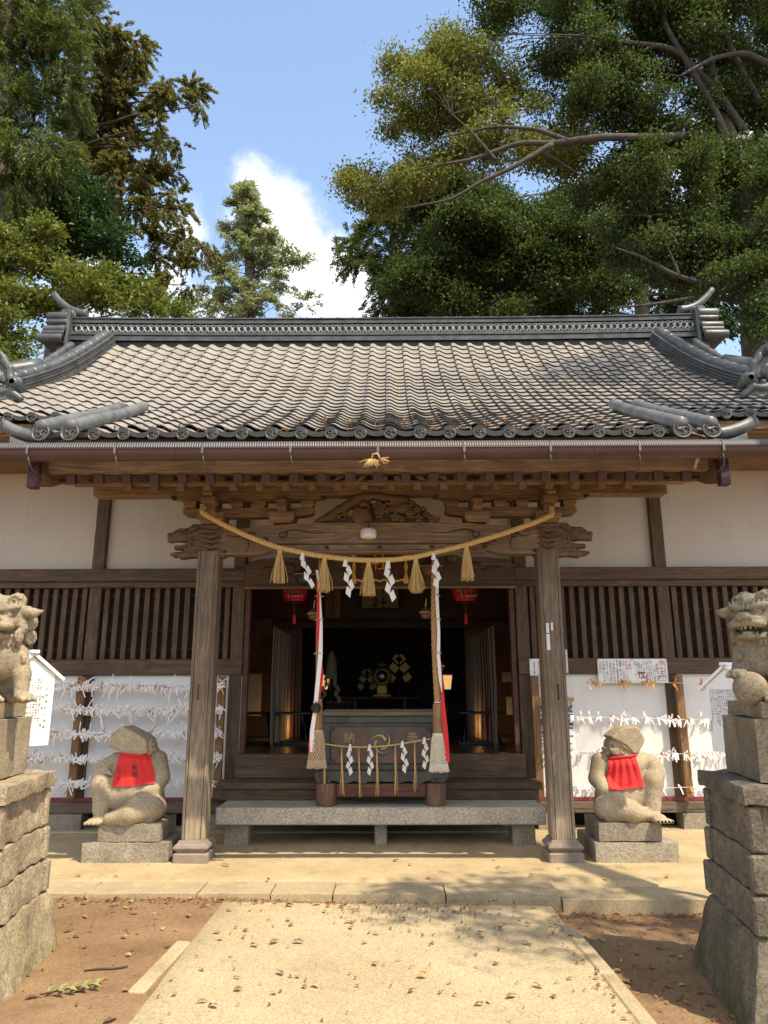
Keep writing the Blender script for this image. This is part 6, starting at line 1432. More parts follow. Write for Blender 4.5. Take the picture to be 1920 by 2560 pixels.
def lion(open_mouth, head_rot, h=.0065):
    f = Field((-.36, -.42, -.01), (.36, .36, .74), h)
    for q in (-1, 1):
        f.ell((q*.10, .13, .12), (.085, .14, .12), .03); f.chain([(q*.12, .06, .06), (q*.13, -.03, .035)], [.055, .045], .02); f.ell((q*.13, -.07, .028), (.05, .065, .03), .015)
    f.cap((0, .13, .16), (0, -.05, .34), .13, .125, .05); f.ell((0, -.09, .27), (.12, .10, .14), .04)
    for q in (-1, 1):
        z0 = .03 if not (open_mouth and q < 0) else .165; yf = -.20 if not (open_mouth and q < 0) else -.21
        f.chain([(q*.09, -.09, .30), (q*.105, -.15, .17), (q*.10, yf+.02, z0+.02)], [.07, .055, .042], .02); f.ell((q*.10, yf-.02, z0), (.055, .07, .035), .012)
        for k in range(3): f.cap((q*.10-.034+.034*k, yf-.05, z0-.002), (q*.10-.036+.036*k, yf-.085, z0-.012), .018, .014, .004)
        # flame curls on shoulders and haunches
        for (c, r, s0) in (((q*.115, -.07, .34), .06, 0), ((q*.165, .12, .15), .075, 1), ((q*.12, .06, .27), .055, 2), ((q*.09, -.165, .26), .035, .5)):
            f.chain(spiral(c, (0, 1, 0), (0, 0, 1), r, 1.4, 16, s0), np.linspace(.018, .010, 16), .003)
    if open_mouth: f.ell((-.035, -.235, .080), .098, .008)
    f.chain([(0, .22, .14), (0, .27, .30), (0, .22, .46)], [.05, .07, .03], .03)
    for q in (-1, 0, 1): f.chain([(q*.06, .25, .2), (q*.09, .26, .34), (q*.05, .21, .44)], [.03, .035, .012], .01); f.chain(spiral((q*.07, .285, .24), (1, 0, 0), (0, 0, 1), .04, 1.2, 10, q), .013, .004)
    # head
    H = rotz(head_rot); O = np.array([0, -.07, .50]); T = lambda p: tuple(O+H @ np.array(p, float))
    E = lambda c, r, k=.012, cut=False, rot=None: f.ell(T(c), r, k, H if rot is None else H @ rot, cut)
    C = lambda pts, r, k=.008: f.chain([T(p) for p in pts], r, k)
    E((0, .0, .015), (.145, .135, .125), .03); E((0, .06, -.02), (.15, .12, .13), .03)
    E((0, -.12, -.025), (.098, .075, .050), .02)                                   # muzzle
    E((0, -.185, .002), (.045, .030, .028), .01)
    for q in (-1, 1):
        E((q*.028, -.195, -.006), (.022, .018, .016), .006); E((q*.065, -.155, -.045), (.05, .045, .028), .012)
        E((q*.062, -.115, .062), (.062, .045, .026), .008, False, roteul(0, -q*.25, 0)); E((q*.062, -.125, .026), .026, .004); f.ell(T((q*.064, -.148, .026)), .008, .004, None, True)
        for k in range(5): C([(q*(.012+.022*k), -.152+.008*k, .052), (q*(.018+.026*k), -.125+.01*k, .105)], [.011, .007], .004)
        C(spiral(T((0, 0, 0)) if False else (q*.075, -.085, .115), (1, 0, 0), (0, 0, 1), .038, 1.3, 12, .5, q), np.linspace(.014, .008, 12), .003)
        C([(q*.12, -.04, .055), (q*.18, -.045, .045), (q*.235, -.035, .06)], [.04, .032, .008], .012)             # ear
        for k, (x, y, z, r) in enumerate(((.135, -.04, -.045, .048), (.125, -.075, -.105, .04), (.155, .04, -.0, .055), (.15, .06, -.09, .05), (.09, .13, .06, .055), (.06, -.0, .128, .05))):
            u = np.array([.35*q if k < 5 else 1.0, 1.0 if k < 5 else 0.2, 0]); u /= np.linalg.norm(u); C(spiral((q*x, y, z), u, (0, 0, 1), r, 1.5, 14, k, q), np.linspace(.016, .009, 14), .003); E((q*x*.93, y, z), (r*.7, r*.8, r*.8), .01)
        for k in range(4): C([(q*(.11-.02*k), -.06-.015*k, -.11), (q*(.12-.022*k), -.065-.018*k, -.165)], [.022, .008], .006)
    if open_mouth:
        E((0, -.105, -.118), (.085, .085, .026), .015); E((0, -.15, -.080), (.088, .10, .026), .006, True)
        for k in range(-2, 3): C([(k*.026, -.178+.012*abs(k), -.052), (k*.026, -.18+.012*abs(k), -.072)], [.010, .006], .002); C([(k*.026, -.172+.012*abs(k), -.108), (k*.026, -.172+.012*abs(k), -.092)], [.010, .006], .002)
        E((0, -.13, -.095), (.035, .06, .014), .006)
    else:
        E((0, -.10, -.105), (.088, .085, .028), .012); f.chain([T((x, -.188+.9*x*x*6, -.080)) for x in np.linspace(-.095, .095, 9)], .008, .006, True)
    E((0, .05, .135), (.06, .08, .03), .02)
    return f
def make_guardians():
    f = lion(False, R(-46)); t = thing('guardian_lion', 'sunlit stone guardian lion with closed mouth on the left pedestal', 'statue', (-2.385, 4.60, 1.515), R(54))
    v = MB(); f.mesh(v); v.build('stone_body', 'lion_stone', t, True)
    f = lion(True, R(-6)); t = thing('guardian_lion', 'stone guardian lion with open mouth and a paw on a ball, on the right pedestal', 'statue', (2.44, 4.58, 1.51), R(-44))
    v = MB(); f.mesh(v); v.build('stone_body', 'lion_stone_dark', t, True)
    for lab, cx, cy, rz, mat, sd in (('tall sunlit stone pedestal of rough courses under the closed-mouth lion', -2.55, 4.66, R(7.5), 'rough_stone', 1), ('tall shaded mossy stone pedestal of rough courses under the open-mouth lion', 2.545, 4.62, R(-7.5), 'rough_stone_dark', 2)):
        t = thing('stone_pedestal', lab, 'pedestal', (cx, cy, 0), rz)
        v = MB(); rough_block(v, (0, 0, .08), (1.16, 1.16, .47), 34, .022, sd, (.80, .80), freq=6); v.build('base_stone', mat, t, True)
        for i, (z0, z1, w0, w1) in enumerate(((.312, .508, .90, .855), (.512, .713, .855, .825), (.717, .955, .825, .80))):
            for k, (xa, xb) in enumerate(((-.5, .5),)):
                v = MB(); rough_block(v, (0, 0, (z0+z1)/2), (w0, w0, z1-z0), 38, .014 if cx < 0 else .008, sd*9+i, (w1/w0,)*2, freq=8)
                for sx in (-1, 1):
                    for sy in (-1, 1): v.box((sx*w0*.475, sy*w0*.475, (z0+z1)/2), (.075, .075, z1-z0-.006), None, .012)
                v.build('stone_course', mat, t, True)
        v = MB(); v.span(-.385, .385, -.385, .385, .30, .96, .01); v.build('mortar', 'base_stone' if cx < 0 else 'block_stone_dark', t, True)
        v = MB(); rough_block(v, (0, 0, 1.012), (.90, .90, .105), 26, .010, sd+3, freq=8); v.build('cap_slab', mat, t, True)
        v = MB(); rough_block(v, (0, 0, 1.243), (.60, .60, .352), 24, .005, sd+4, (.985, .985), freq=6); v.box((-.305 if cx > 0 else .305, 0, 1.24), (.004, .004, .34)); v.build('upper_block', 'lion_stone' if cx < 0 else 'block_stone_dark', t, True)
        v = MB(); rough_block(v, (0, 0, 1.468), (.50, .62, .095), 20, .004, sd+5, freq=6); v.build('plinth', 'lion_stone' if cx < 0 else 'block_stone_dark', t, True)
make_guardians()
# ================================================================ TREES
def leaf_mesh(name, C, U, Vv, S, W_, mat, bend=.15):
    "rhombic leaves: centres C, long axis U, normal Vv, length S, width W_"
    n = len(C); side = np.cross(U, Vv); side /= np.linalg.norm(side, axis=1)[:, None]+1e-9
    a = C-U*S[:, None]*.5; b = C+U*S[:, None]*.5-Vv*(S*bend)[:, None]; l = C-side*W_[:, None]*.5+Vv*(S*bend*.4)[:, None]; r = C+side*W_[:, None]*.5+Vv*(S*bend*.4)[:, None]
    V = np.stack([a, r, b, l], 1).reshape(-1, 3); me = bpy.data.meshes.new(name); me.vertices.add(4*n); me.vertices.foreach_set('co', V.astype(np.float32).ravel())
    me.loops.add(4*n); me.loops.foreach_set('vertex_index', np.arange(4*n, dtype=np.int32)); me.polygons.add(n)
    me.polygons.foreach_set('loop_start', np.arange(0, 4*n, 4, dtype=np.int32)); me.polygons.foreach_set('loop_total', np.full(n, 4, np.int32)); me.materials.append(M[mat]); me.update(calc_edges=True); return me
def rnd_dir(n): d = RNG.normal(size=(n, 3)); return d/np.linalg.norm(d, axis=1)[:, None]
def crown(clumps, per_m3, size, mat, style='broad', twig_n=16, twig_r=.16, aspect=.5):
    "clumps: (centre, radii). returns a leaf mesh; leaves gather round twig tips spread through each clump"
    CC, UU, VV, SS = [], [], [], []
    for c, r in clumps:
        c = np.array(c); r = np.array(r); vol = 4.19*r.prod(); nt = max(12, int(per_m3*vol**.8))
        d = rnd_dir(nt); rad = RNG.random(nt)**.42; nl = max(4, nt//16); lc = rnd_dir(nl)*(RNG.random(nl)**.5)[:, None]*.92; li = RNG.integers(0, nl, nt); q = lc[li]+RNG.normal(size=(nt, 3))*np.array([.27, .27, .17]); tw = c+q*r; d = q/(np.linalg.norm(q, axis=1)[:, None]+1e-6)
        out = d*.7+np.array([0, 0, .25 if style == 'broad' else -.15]); k = np.repeat(np.arange(nt), twig_n); N = len(k)
        if style == 'broad':
            off = RNG.normal(size=(N, 3))*twig_r*np.array([1, 1, .6]); C = tw[k]+off; U = out[k]+RNG.normal(size=(N, 3))*.6+np.array([0, 0, -.25]); V = RNG.normal(size=(N, 3))*.55+np.array([0, 0, 1.0])
        elif style == 'cedar':
            ax = out[k]/(np.linalg.norm(out[k], axis=1)[:, None]); s = RNG.random(N); C = tw[k]+ax*(s*twig_r*2.2)[:, None]+np.array([0, 0, -1])*(s**2*twig_r*1.1)[:, None]+RNG.normal(size=(N, 3))*twig_r*.16
            U = ax+RNG.normal(size=(N, 3))*.42+np.array([0, 0, -.35]); V = RNG.normal(size=(N, 3))
        else:
            ax = out[k]*np.array([1, 1, .3]); ax /= np.linalg.norm(ax, axis=1)[:, None]; s = RNG.random(N); C = tw[k]+ax*(s*twig_r*2)[:, None]+RNG.normal(size=(N, 3))*twig_r*np.array([.35, .35, .16]); U = ax+RNG.normal(size=(N, 3))*.5; V = RNG.normal(size=(N, 3))*.6+np.array([0, 0, .8])
        U /= np.linalg.norm(U, axis=1)[:, None]; V = V-U*(V*U).sum(1)[:, None]; V /= np.linalg.norm(V, axis=1)[:, None]+1e-9
        CC.append(C); UU.append(U); VV.append(V); SS.append(size*RNG.uniform(.65, 1.3, N))
    C, U, V, S = map(np.concatenate, (CC, UU, VV, SS)); return leaf_mesh('leaf_crown', C, U, V, S, S*aspect, mat)
def limb(mb, a, b, r0, r1, sag=.12, n=14, wig=.06, n_side=8):
    a, b = np.array(a, float), np.array(b, float); L = np.linalg.norm(b-a); t = np.linspace(0, 1, n); P = a+(b-a)*t[:, None]; P[:, 2] += sag*L*np.sin(t*math.pi)
    s = random.uniform(0, 50)
    for i in range(1, n): P[i] += wig*L*.3*np.array([noise.noise(Vector((s, t[i]*4, k*9.0))) for k in range(3)])*min(1, t[i]*3)
    mb.tube(P, r0+(r1-r0)*t, n_side, 0, True); return P
def tree(name, label, base, height_pts, r0, clumps, mat, bark, style, per, size, twigs=2, group='trees around the shrine', skel=None, limbs=.75, young=None, **kw):  # young: clumps whose leaf colour has the sunlight painted in
    "base point, trunk polyline, clumps given in world space"
    t = thing(name, label, 'tree', tuple(base), group=group); T = [np.array(base, float)]+[np.array(p, float) for p in height_pts]; v = MB()
    s = np.linspace(0, len(T)-1, 6*len(T)); P = np.stack([np.interp(s, np.arange(len(T)), [q[i] for q in T]) for i in range(3)], 1)
    for _ in range(4): P[1:-1] = (P[:-2]+2*P[1:-1]+P[2:])/4
    rr = r0*(1-.80*np.linspace(0, 1, len(P)))
    v.tube(P, rr, 12); v.build('trunk', bark, t)
    v = MB(); PP, RR = P, rr
    if skel:
        sk = MB(); ex = []; er = []
        for C, ra, rb in skel:
            sk.tube(C, np.linspace(ra, rb, len(C)), 10); ex.append(C[3:]); er.append(np.linspace(ra, rb, len(C))[3:])
        PP = np.concatenate([P]+ex); RR = np.concatenate([rr]+er); sk.build('boughs', bark, t)
    P, rr = PP, RR
    for c, r in clumps+(young or []):
        c = np.array(c); i = int(np.argmin(np.linalg.norm((P-c)*np.array([1, 1, 1.6]), axis=1)+np.where(P[:, 2] > c[2]+.2, 3.0, 0)+np.where(P[:, 2] < base[2]+1.5, 9, 0))); L = np.linalg.norm(P[i]-c)
        if L < .3 or random.random() > limbs: continue
        Q = limb(v, P[i], c, min(rr[i]*.5, .013*L+.010), .008, .05 if style != 'cedar' else .02)
        for k in range(twigs):
            d = rnd_dir(1)[0]*np.array(r)*.85; limb(v, Q[random.randint(len(Q)//2, len(Q)-1)], c+d, .011, .004, .04, 8, .1, 5)
    v.build('branches', bark if bark != 'bark' else 'twig', t)
    me = crown(clumps, per, size, mat, style, **kw); o = link('crown', me, t)
    if young: link('crown', crown(young, per, size, 'leaf_oak_sunlit', style, **kw), t)  # second crown in the lighter colour that stands for sunlit leaves
    return t
def clump_px(L, Y0, dz=1.0):
    out = []
    for q in L:
        x, y, rx, ry = q[:4]; Y = Y0+(q[4] if len(q) > 4 else random.uniform(-1, 1)*dz); c = at(x, y, Y); e = at(x+rx, y, Y); w = abs(e[0]-c[0]); g = at(x, y+ry, Y); h = abs(c[2]-g[2]); out.append((c, (w, max(w, h)*.9, h)))
    return out
def fill_px(poly, n, r, Y0, dz, asp=.75, seed=1):
    "clumps strewn over a photo outline at random depths"
    rn = random.Random(seed); p = np.array(poly, float); out = []
    def inside(x, y):
        c = False; j = len(p)-1
        for i in range(len(p)):
            if (p[i][1] > y) != (p[j][1] > y) and x < (p[j][0]-p[i][0])*(y-p[i][1])/(p[j][1]-p[i][1])+p[i][0]: c = not c
            j = i
        return c
    tries = 0
    while len(out) < n and tries < 6000:
        tries += 1; x = rn.uniform(p[:, 0].min(), p[:, 0].max()); y = rn.uniform(p[:, 1].min(), p[:, 1].max())
        if not inside(x, y): continue
        if any((x-a)**2+(y-b)**2 < (r*.62)**2 and rn.random() < .85 for a, b, *_ in out): continue
        s = rn.uniform(.7, 1.25); out.append((x, y, r*s, r*s*asp, rn.uniform(-dz, dz)))
    return out
def gbase(px, Y): c = at(px, 800, Y); return (c[0], Y, -.15)

def make_trees():
    P = lambda x, y, Y: at(x, y, Y)
    # left: cedar with fresh green tufts, near
    Y = 16.0; cl = clump_px([(20, 40, 80, 70), (95, 50, 70, 60), (165, 20, 55, 60), (60, 150, 75, 60), (150, 120, 55, 60), (20, 250, 80, 70), (110, 230, 70, 60), (165, 210, 40, 45), (60, 340, 70, 60), (120, 330, 50, 50), (20, 420, 60, 60), (85, 430, 60, 50), (130, 400, 40, 40), (30, 520, 60, 50), (-40, 150, 80, 80), (-40, 350, 80, 80), (90, -60, 90, 70), (-20, -60, 90, 70)], Y, .9)
    tree('cedar_tree', 'tall green cedar with drooping fresh tufts at the left edge of the photo', gbase(-30, Y), [P(-20, 700, Y), P(0, 300, Y), P(30, -150, Y), P(40, -400, Y)], .42, cl, 'leaf_cedar', 'bark', 'cedar', 62, .14, twig_n=60, twig_r=.24, aspect=.20)
    # left: rusty cedar behind, reaching right
    Y = 20.0; br = [(235, 60, 45, 45), (275, 110, 50, 45), (330, 115, 34, 40), (362, 125, 18, 26), (225, 150, 50, 45), (290, 190, 50, 40), (345, 165, 30, 30), (235, 240, 55, 45), (310, 245, 45, 35), (375, 240, 40, 35), (430, 245, 36, 28), (475, 235, 34, 30), (500, 262, 18, 22), (410, 205, 25, 18), (250, 320, 60, 45), (320, 330, 55, 40), (385, 315, 30, 25), (270, 390, 55, 40), (340, 395, 50, 40), (405, 355, 30, 20), (450, 365, 20, 16), (300, 450, 55, 35), (375, 445, 50, 35), (425, 430, 25, 20), (440, 485, 22, 18), (250, 520, 50, 40), (330, 520, 55, 35), (400, 525, 45, 30), (450, 520, 18, 18), (300, 590, 40, 35), (355, 600, 40, 28), (415, 590, 30, 22), (470, 590, 35, 22), (515, 608, 30, 26), (480, 640, 34, 22), (395, 650, 38, 24), (440, 690, 36, 24), (470, 715, 22, 18), (375, 685, 16, 14), (190, 60, 40, 50), (195, 330, 40, 60), (215, 440, 45, 50)]
    tree('cedar_tree', 'rust-tinged cedar with open boughs reaching right, behind the green cedar', gbase(150, Y), [P(160, 700, Y), P(180, 350, Y), P(195, 50, Y), P(200, -200, Y)], .38, clump_px(br, Y, 1.0), 'leaf_rust', 'bark', 'cedar', 85, .125, twig_n=56, twig_r=.17, aspect=.30)
    Y = 18.0; tree('broadleaf_tree', 'dark glossy broadleaf tree below the cedars at the left', gbase(160, Y), [P(165, 750, Y), P(170, 580, Y)], .22, clump_px([(110, 500, 70, 50), (190, 480, 60, 45), (60, 560, 70, 50), (150, 560, 70, 50), (230, 550, 60, 45), (270, 600, 50, 40), (200, 620, 70, 45), (110, 620, 70, 45), (290, 650, 50, 40), (20, 480, 60, 60), (120, 430, 60, 40)], Y, .8), 'leaf_dark', 'bark', 'broad', 46, .14, twig_n=34, twig_r=.20)
    Y = 14.5; tree('laurel_tree', 'low yellow-green laurel thicket rising behind the left ridge end', gbase(150, Y), [P(150, 860, Y), P(150, 700, Y)], .12, clump_px([(20, 590, 60, 45), (10, 670, 70, 50), (70, 640, 55, 45), (130, 680, 60, 40), (190, 690, 55, 40), (250, 700, 50, 38), (310, 705, 50, 36), (350, 735, 50, 34), (400, 760, 45, 30), (440, 780, 30, 20), (300, 760, 70, 40), (220, 750, 70, 45), (130, 760, 70, 50), (50, 740, 60, 45), (10, 760, 50, 50), (380, 790, 60, 30), (90, 590, 45, 35)], Y, .6), 'leaf_laurel', 'twig', 'broad', 62, .115, twig_n=34, twig_r=.15)
    Y = 12.0; tree('laurel_tree', 'bright round laurel bush in front at the far left, beside the roof', gbase(20, Y), [P(20, 1000, Y), P(20, 870, Y)], .10, clump_px([(15, 800, 45, 40), (45, 840, 45, 38), (0, 880, 50, 45), (50, 880, 40, 30), (15, 930, 50, 40), (-30, 830, 50, 50)], Y, .3), 'leaf_laurel', 'twig', 'broad', 90, .09, twig_n=34, twig_r=.11)
    Y = 17.0; tree('cedar_tree', 'small dark young cedar tip showing above the laurel thicket', gbase(440, Y), [P(440, 800, Y), P(438, 745, Y)], .08, clump_px([(432, 770, 18, 16), (452, 785, 20, 14), (385, 745, 12, 20), (382, 735, 10, 14)], Y, .2), 'leaf_rust', 'twig', 'cedar', 40, .11, twig_n=26, twig_r=.12, aspect=.2)
    # centre: far pale fir
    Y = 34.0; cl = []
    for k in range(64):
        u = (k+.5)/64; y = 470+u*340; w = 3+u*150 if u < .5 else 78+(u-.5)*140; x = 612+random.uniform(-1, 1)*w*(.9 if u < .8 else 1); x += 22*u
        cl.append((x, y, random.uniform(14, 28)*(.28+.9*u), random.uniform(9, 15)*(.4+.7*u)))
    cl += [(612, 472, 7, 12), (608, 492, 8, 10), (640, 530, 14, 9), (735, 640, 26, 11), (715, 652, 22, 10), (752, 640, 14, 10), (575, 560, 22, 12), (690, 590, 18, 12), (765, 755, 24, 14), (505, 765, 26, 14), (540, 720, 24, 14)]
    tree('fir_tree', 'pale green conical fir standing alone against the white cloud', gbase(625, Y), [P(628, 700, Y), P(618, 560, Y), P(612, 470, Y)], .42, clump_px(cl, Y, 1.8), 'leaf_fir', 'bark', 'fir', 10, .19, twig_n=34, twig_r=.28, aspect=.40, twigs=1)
    # right: conifers behind the oak
    Y = 24.0; tree('cedar_tree', 'green cedar behind the roof, left edge of the right-hand wood', gbase(985, Y), [P(985, 700, Y), P(985, 560, Y), P(988, 460, Y)], .35, clump_px([(880, 610, 40, 26), (850, 640, 26, 22), (905, 650, 45, 24), (960, 560, 42, 32), (930, 590, 40, 26), (1000, 520, 40, 34), (1030, 590, 45, 36), (980, 640, 50, 34), (950, 700, 42, 32), (1010, 700, 50, 34), (980, 750, 55, 36), (1050, 680, 50, 40), (1060, 760, 55, 36), (1110, 640, 50, 44), (1130, 720, 50, 40)], Y, 1.2), 'leaf_cedar', 'bark', 'cedar', 52, .20, twig_n=40, twig_r=.28, aspect=.24)
    Y = 22.0; poly = [(985, 470), (1060, 420), (1200, 440), (1330, 470), (1500, 480), (1560, 600), (1560, 800), (1100, 800), (1020, 700)]
    tree('oak_tree', 'dense dark evergreen oak filling the middle of the right-hand wood', gbase(1250, Y), [P(1250, 760, Y), P(1260, 620, Y), P(1270, 500, Y)], .34, clump_px(fill_px(poly, 52, 62, Y, 1.6, .72, 3), Y), 'leaf_oak', 'bark', 'broad', 30, .125, twig_n=54, twig_r=.25)
    Y = 26.0; poly = [(1180, 600), (1900, 380), (1960, 500), (1960, 800), (1180, 800)]
    tree('cedar_tree', 'dark conifers rising far back behind the right ridge end', gbase(1600, Y), [P(1600, 760, Y), P(1605, 560, Y), P(1610, 380, Y)], .4, clump_px(fill_px(poly, 26, 62, Y, 1.6, .75, 5), Y), 'leaf_dark', 'bark', 'cedar', 26, .25, twig_n=34, twig_r=.32, aspect=.3)
    # right: the big oak whose boughs sweep left
    Y = 15.0; base = gbase(1890, Y); trunk = [P(1885, 900, Y), P(1880, 620, Y), P(1850, 420, Y), P(1790, 250, Y), P(1750, 60, Y), P(1745, -200, Y)]
    polyA = [(985, 150), (960, 230), (955, 290), (1000, 330), (1080, 310), (1150, 390), (1300, 400), (1420, 420), (1500, 380), (1400, 210), (1290, 190), (1120, 95), (1090, 105), (1060, 150)]
    polyB = [(1150, 60), (1250, 0), (1420, -80), (1960, -80), (1960, 380), (1760, 420), (1560, 380), (1460, 300), (1340, 170), (1320, 100), (1230, 95), (1190, 110)]
    polyC = [(880, 450), (900, 430), (1000, 400), (1100, 380), (1150, 400), (1080, 470), (1000, 520), (930, 540), (890, 520)]
    polyD = [(1480, 420), (1700, 380), (1960, 380), (1960, 770), (1840, 740), (1720, 740), (1580, 680), (1470, 610)]
    sunlit_cl = clump_px(fill_px(polyA, 52, 44, Y, 1.1, .70, 7), Y)+clump_px(fill_px(polyC, 18, 34, Y, .8, .72, 9), Y); cl = clump_px(fill_px(polyB, 78, 62, Y, 1.3, .7, 8), Y)+clump_px([(1880, 600, 60, 50), (1930, 660, 60, 55), (1850, 690, 55, 45), (1900, 760, 60, 50), (1950, 740, 60, 60), (1935, 560, 60, 55), (1880, 820, 40, 40), (1945, 830, 55, 50)], Y-1.2, .5)+clump_px(fill_px(polyD, 62, 56, Y, 1.2, .7, 10), Y)  # left bough clumps get the painted sunlit leaf colour
    SK = []
    def bough(pts, r0, r1):
        Q = np.array([P(x, y, Y+d) for x, y, d in pts]); s = np.linspace(0, len(Q)-1, 8*len(Q)); C = np.stack([np.interp(s, np.arange(len(Q)), Q[:, i]) for i in range(3)], 1)
        for _ in range(8): C[1:-1] = (C[:-2]+2*C[1:-1]+C[2:])/4
        SK.append((C, r0, r1))
    bough([(1870, 400, 0), (1760, 335, -.3), (1640, 345, -.9), (1500, 342, -1.2), (1380, 360, -1.3), (1300, 355, -1.3), (1180, 400, -1.2), (1110, 410, -1.2)], 0.122, 0.032)
    bough([(1380, 360, -1.3), (1280, 420, -1.4), (1200, 455, -1.4), (1130, 500, -1.3), (1010, 520, -1.2)], 0.065, 0.016)
    bough([(1420, 352, -1.3), (1340, 322, -1.3), (1240, 315, -1.3), (1120, 340, -1.2)], 0.058, 0.016); bough([(1240, 400, -1.3), (1180, 330, -1.3), (1130, 285, -1.2)], 0.036, 0.012)
    bough([(1860, 330, 0), (1800, 240, -.4), (1690, 120, -.9), (1560, 105, -1.2), (1470, 90, -1.2)], 0.115, 0.024); bough([(1870, 500, 0), (1800, 300, -.5), (1720, 160, -.8), (1660, 60, -1.0), (1640, -60, -1)], 0.108, 0.040)
    bough([(1900, 260, -.2), (1830, 130, -.6), (1790, 20, -.8), (1780, -80, -1)], 0.086, 0.040); bough([(1960, 180, -.5), (1860, 130, -.8), (1780, 145, -1.1), (1700, 190, -1.3)], 0.094, 0.024)
    bough([(1880, 650, 0), (1800, 720, -.6), (1690, 690, -.9), (1600, 640, -1.1), (1540, 620, -1.1)], 0.079, 0.016); bough([(1880, 760, 0), (1760, 740, -.6), (1640, 760, -.8), (1540, 770, -.9)], 0.072, 0.016); bough([(1700, 690, -.9), (1660, 600, -1), (1620, 540, -1.2)], 0.036, 0.010)
    t = tree('oak_tree', 'huge evergreen oak at the right edge with long boughs sweeping left', base, trunk, .34, cl, 'leaf_oak', 'bark_grey', 'broad', 52, .088, twigs=1, skel=SK, limbs=.35, young=sunlit_cl, twig_n=48, twig_r=.165)
    # beside the approach, out of frame: its bough dapples the paving
    tree('oak_tree', 'evergreen oak right of the approach that dapples the paving, standing outside the frame', (6.6, 1.2, -.15), [(6.4, 1.4, 4), (6.2, 1.9, 7.5), (6.4, 3.0, 10.5), (6.9, 5.5, 13)], .30, [((4.25, 2.45, 8.2), (.55, .55, .35)), ((4.75, 2.0, 8.5), (.6, .6, .4)), ((3.85, 2.75, 8.0), (.35, .35, .2)), ((5.3, 1.7, 9.0), (.8, .8, .6)), ((5.9, 1.3, 9.4), (1.0, 1, .8)), ((6.5, 6.8, 13.2), (1.1, 1.1, .8)), ((7.4, 6.2, 13.4), (1.2, 1.2, .8)), ((7.2, 7.4, 13.2), (1.0, 1.0, .8)), ((7.6, 4.6, 12.6), (1.1, 1.1, .8))], 'leaf_oak', 'bark', 'broad', 16, .11, twig_n=24, twig_r=.17)
make_trees()

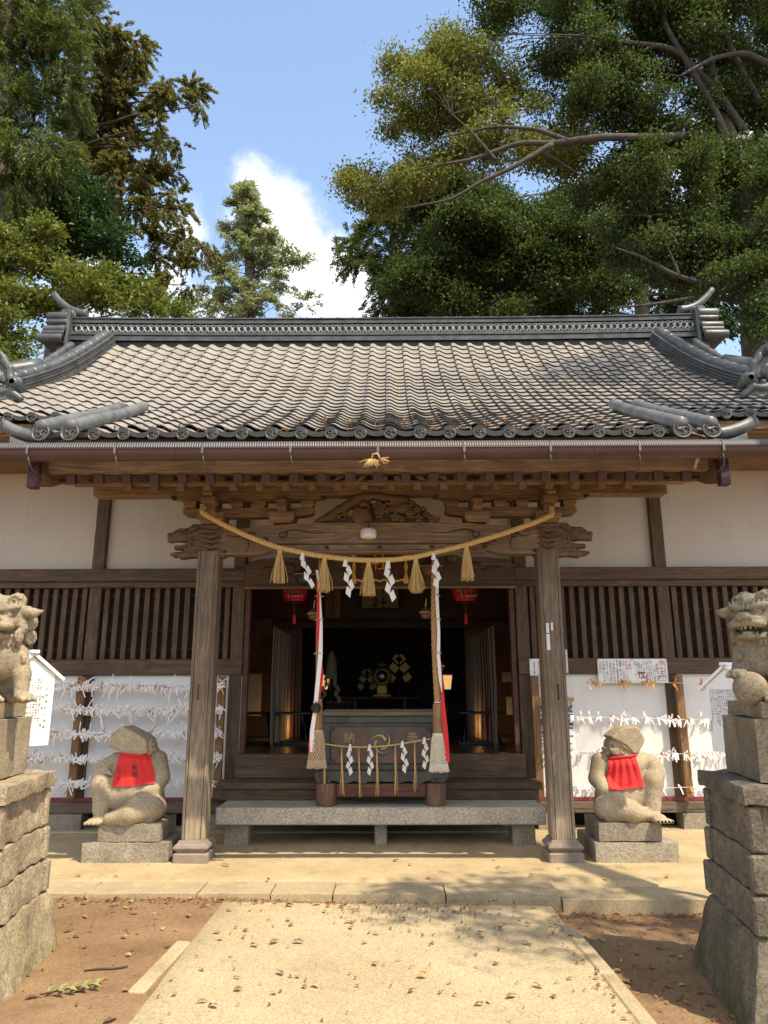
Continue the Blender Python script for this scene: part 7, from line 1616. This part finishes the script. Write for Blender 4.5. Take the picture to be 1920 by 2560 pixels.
# ================================================================ FALLEN LEAVES
def dry_leaf(seed, L=.075, W_=.04):
    rn = random.Random(seed); b = MB(); n = 7; P = []
    for i in range(n):
        t = i/(n-1); w = W_*math.sin(math.pi*min(1, t*1.02))**.8*.5+.0008; c = rn.uniform(.2, .7)*.010*math.sin(t*math.pi)
        P.append([((t-.5)*L, s*w, .006+c+abs(s)**1.5*w*rn.uniform(.1, .5)+rn.uniform(0, .003)) for s in (-1, -.5, 0, .5, 1)])
    b.grid(P); return b
def make_leaves():
    kinds = ('dry_leaf_a', 'dry_leaf_b', 'dry_leaf_c', 'dry_leaf_d'); mats = [0, 0, 0, 1, 1, 2, 2, 3]; protos = [dry_leaf(i, random.uniform(.05, .08), random.uniform(.026, .038)).mesh('fallen_leaf', kinds[mats[i]]) for i in range(8)]
    words = {0: 'brown curled fallen leaf', 1: 'pale tan fallen leaf', 2: 'dark russet fallen leaf', 3: 'green-yellow fallen leaf'}
    def ground_z(x, y):
        if y > 6.3: return .004
        return -.016 if -1.2 < x < 1.32 and y < 6.14 else zdirt(x, y)+.004
    n = 0
    while n < 285:
        q = random.random()
        if q < .34: x, y, w = random.uniform(-1.15, 1.3), random.uniform(3.3, 5.75), 'lying on the pale concrete path'
        elif q < .66: x, y, w = random.uniform(-2.6, 2.6), 6.28-abs(random.gauss(0, .17)), 'gathered along the foot of the kerb'
        elif q < .80: x, y, w = random.uniform(1.42, 2.3), random.uniform(3.6, 6.1), 'lying on the dirt right of the path'
        elif q < .91: x, y, w = random.uniform(-2.2, -1.3), random.uniform(3.4, 6.1), 'lying on the dirt left of the path'
        else: x, y, w = random.uniform(-2.9, 3.1), random.uniform(6.7, 8.2), 'lying on the paved platform by the steps'
        k = random.randrange(8)
        o = bpy.data.objects.new('fallen_leaf', protos[k]); SC.collection.objects.link(o); o.location = (x, y, ground_z(x, y)); o.rotation_euler = (random.uniform(-.35, .35), random.uniform(-.3, .3), random.uniform(0, 6.28)); s = random.uniform(.5, 1.05); o.scale = (s, s, s)
        lab = words[mats[k]]+' '+w; tag(o, lab, 'leaf', lab.replace('leaf', 'leaves')); n += 1
    # small litter nobody could count
    C, N = [], 0
    def add(x, y, z): C.append((x, y, z))
    for _ in range(1900):
        q = random.random()
        if q < .42: x = random.uniform(-2.8, 2.8); y = 6.29-abs(random.gauss(0, .10))
        elif q < .58: x = random.uniform(-.4, .9); y = 6.2-abs(random.gauss(0, .35))
        elif q < .78: x = random.uniform(1.38, 2.4); y = random.uniform(3.2, 6.2)
        elif q < .86: x = 1.32+random.gauss(0, .05); y = random.uniform(3, 5.8)
        elif q < .93: x = random.uniform(-1.2, 1.3); y = random.uniform(3.3, 5.8)
        else: x = random.uniform(-2.6, -1.3); y = random.uniform(3.3, 6.2)
        add(x, y, ground_z(x, y)+.006)
    C = np.array(C); n = len(C); U = RNG.normal(size=(n, 3))*np.array([1, 1, .12]); U /= np.linalg.norm(U, axis=1)[:, None]; V = RNG.normal(size=(n, 3))*.25+np.array([0, 0, 1]); V -= U*(V*U).sum(1)[:, None]; V /= np.linalg.norm(V, axis=1)[:, None]; S = RNG.uniform(.012, .045, n)
    tag(link('leaf_litter', leaf_mesh('leaf_litter', C, U, V, S, S*.45, 'litter', .3)), 'scattered bits of red-brown leaf litter along the kerb and path', 'leaf litter', kind='stuff')
    # litter caught on the roof and the gutter guard
    C = []
    for px, n, w in ((940, 60, .10), (1080, 120, .16), (862, 25, .05), (1265, 14, .05), (1665, 22, .06), (1570, 10, .05), (128, 18, .05), (290, 16, .05), (420, 14, .05), (700, 16, .08), (1420, 14, .1), (60, 8, .05)):
        x0 = at(px, 1118, 5.99)[0]
        for _ in range(n): C.append((x0+random.gauss(0, w*.6), 5.985+random.gauss(0, .022), 3.642+abs(random.gauss(0, .016))))
    for _ in range(130):
        s = random.uniform(.2, 5) if random.random() < .8 else random.uniform(5, 20); p, nn, d = prof(s); x = X_DISC0+random.randint(0, 19)*TW+TW*.5+random.gauss(0, .03)
        for _ in range(random.randint(1, 4)): C.append((x+random.gauss(0, .03), p[0]+random.gauss(0, .02)+nn[0]*.03, p[1]+nn[1]*.035))
    C = np.array(C); n = len(C); U = RNG.normal(size=(n, 3)); U /= np.linalg.norm(U, axis=1)[:, None]; V = RNG.normal(size=(n, 3))*.5+np.array([0, -.3, 1]); V -= U*(V*U).sum(1)[:, None]; V /= np.linalg.norm(V, axis=1)[:, None]; S = RNG.uniform(.025, .07, n)
    tag(link('roof_litter', leaf_mesh('roof_litter', C, U, V, S, S*.35, 'litter', .3)), 'dry leaf bits caught on the gutter guard and lower roof tiles', 'leaf litter', kind='stuff')
    # green sprig left of the path
    t = thing('green_sprig', 'fresh green leafy sprig lying on a few tan leaves, left of the path', 'sprig', (-1.70, 4.42, -.03)); v = MB(); v.tube([(-.10, -.03, .02), (0, 0, .03), (.10, .05, .035), (.17, .09, .03)], .004, 5); v.build('stem', 'twig', t, True)
    for k in range(9):
        d = dry_leaf(50+k, .085, .028); a = .5+(-1)**k*.9; d.xf(rotz(a), (-.06+.027*k+math.cos(a)*.035, -.02+.014*k+math.sin(a)*.035, .025)); d.build('leaf', 'dry_leaf_d', t, True)
    v = MB(); v.tube([(0, 0, .008), (.08, .02, .012), (.16, .03, .01), (.24, .06, .012)], .006, 5); o = v.build('dry_twig', 'twig'); o.location = (-1.72, 4.78, -.035); tag(o, 'thin curved dry twig on the bare dirt left of the path', 'twig')
make_leaves()
def far_wood():
    cl = []
    rn = random.Random(3)
    for k in range(60):
        sg = -1 if k % 2 else 1; x = sg*rn.uniform(13, 40); y = rn.uniform(16, 46) if abs(x) < 24 else rn.uniform(4, 46)
        cl.append(((x, y, rn.uniform(1.0, 6.5)), (rn.uniform(2, 3.5), rn.uniform(2, 3.5), rn.uniform(2, 3.2))))
    for k in range(40): cl.append(((rn.uniform(-34, 34), rn.uniform(42, 52), rn.uniform(1, 6)), (3.2, 3.2, 2.8)))
    tag(link('far_wood', crown(cl, 3.2, .42, 'leaf_dark', 'broad', twig_n=30, twig_r=.55)), 'dense green wood standing far behind and beside the shrine hall', 'wood', kind='stuff')
far_wood()
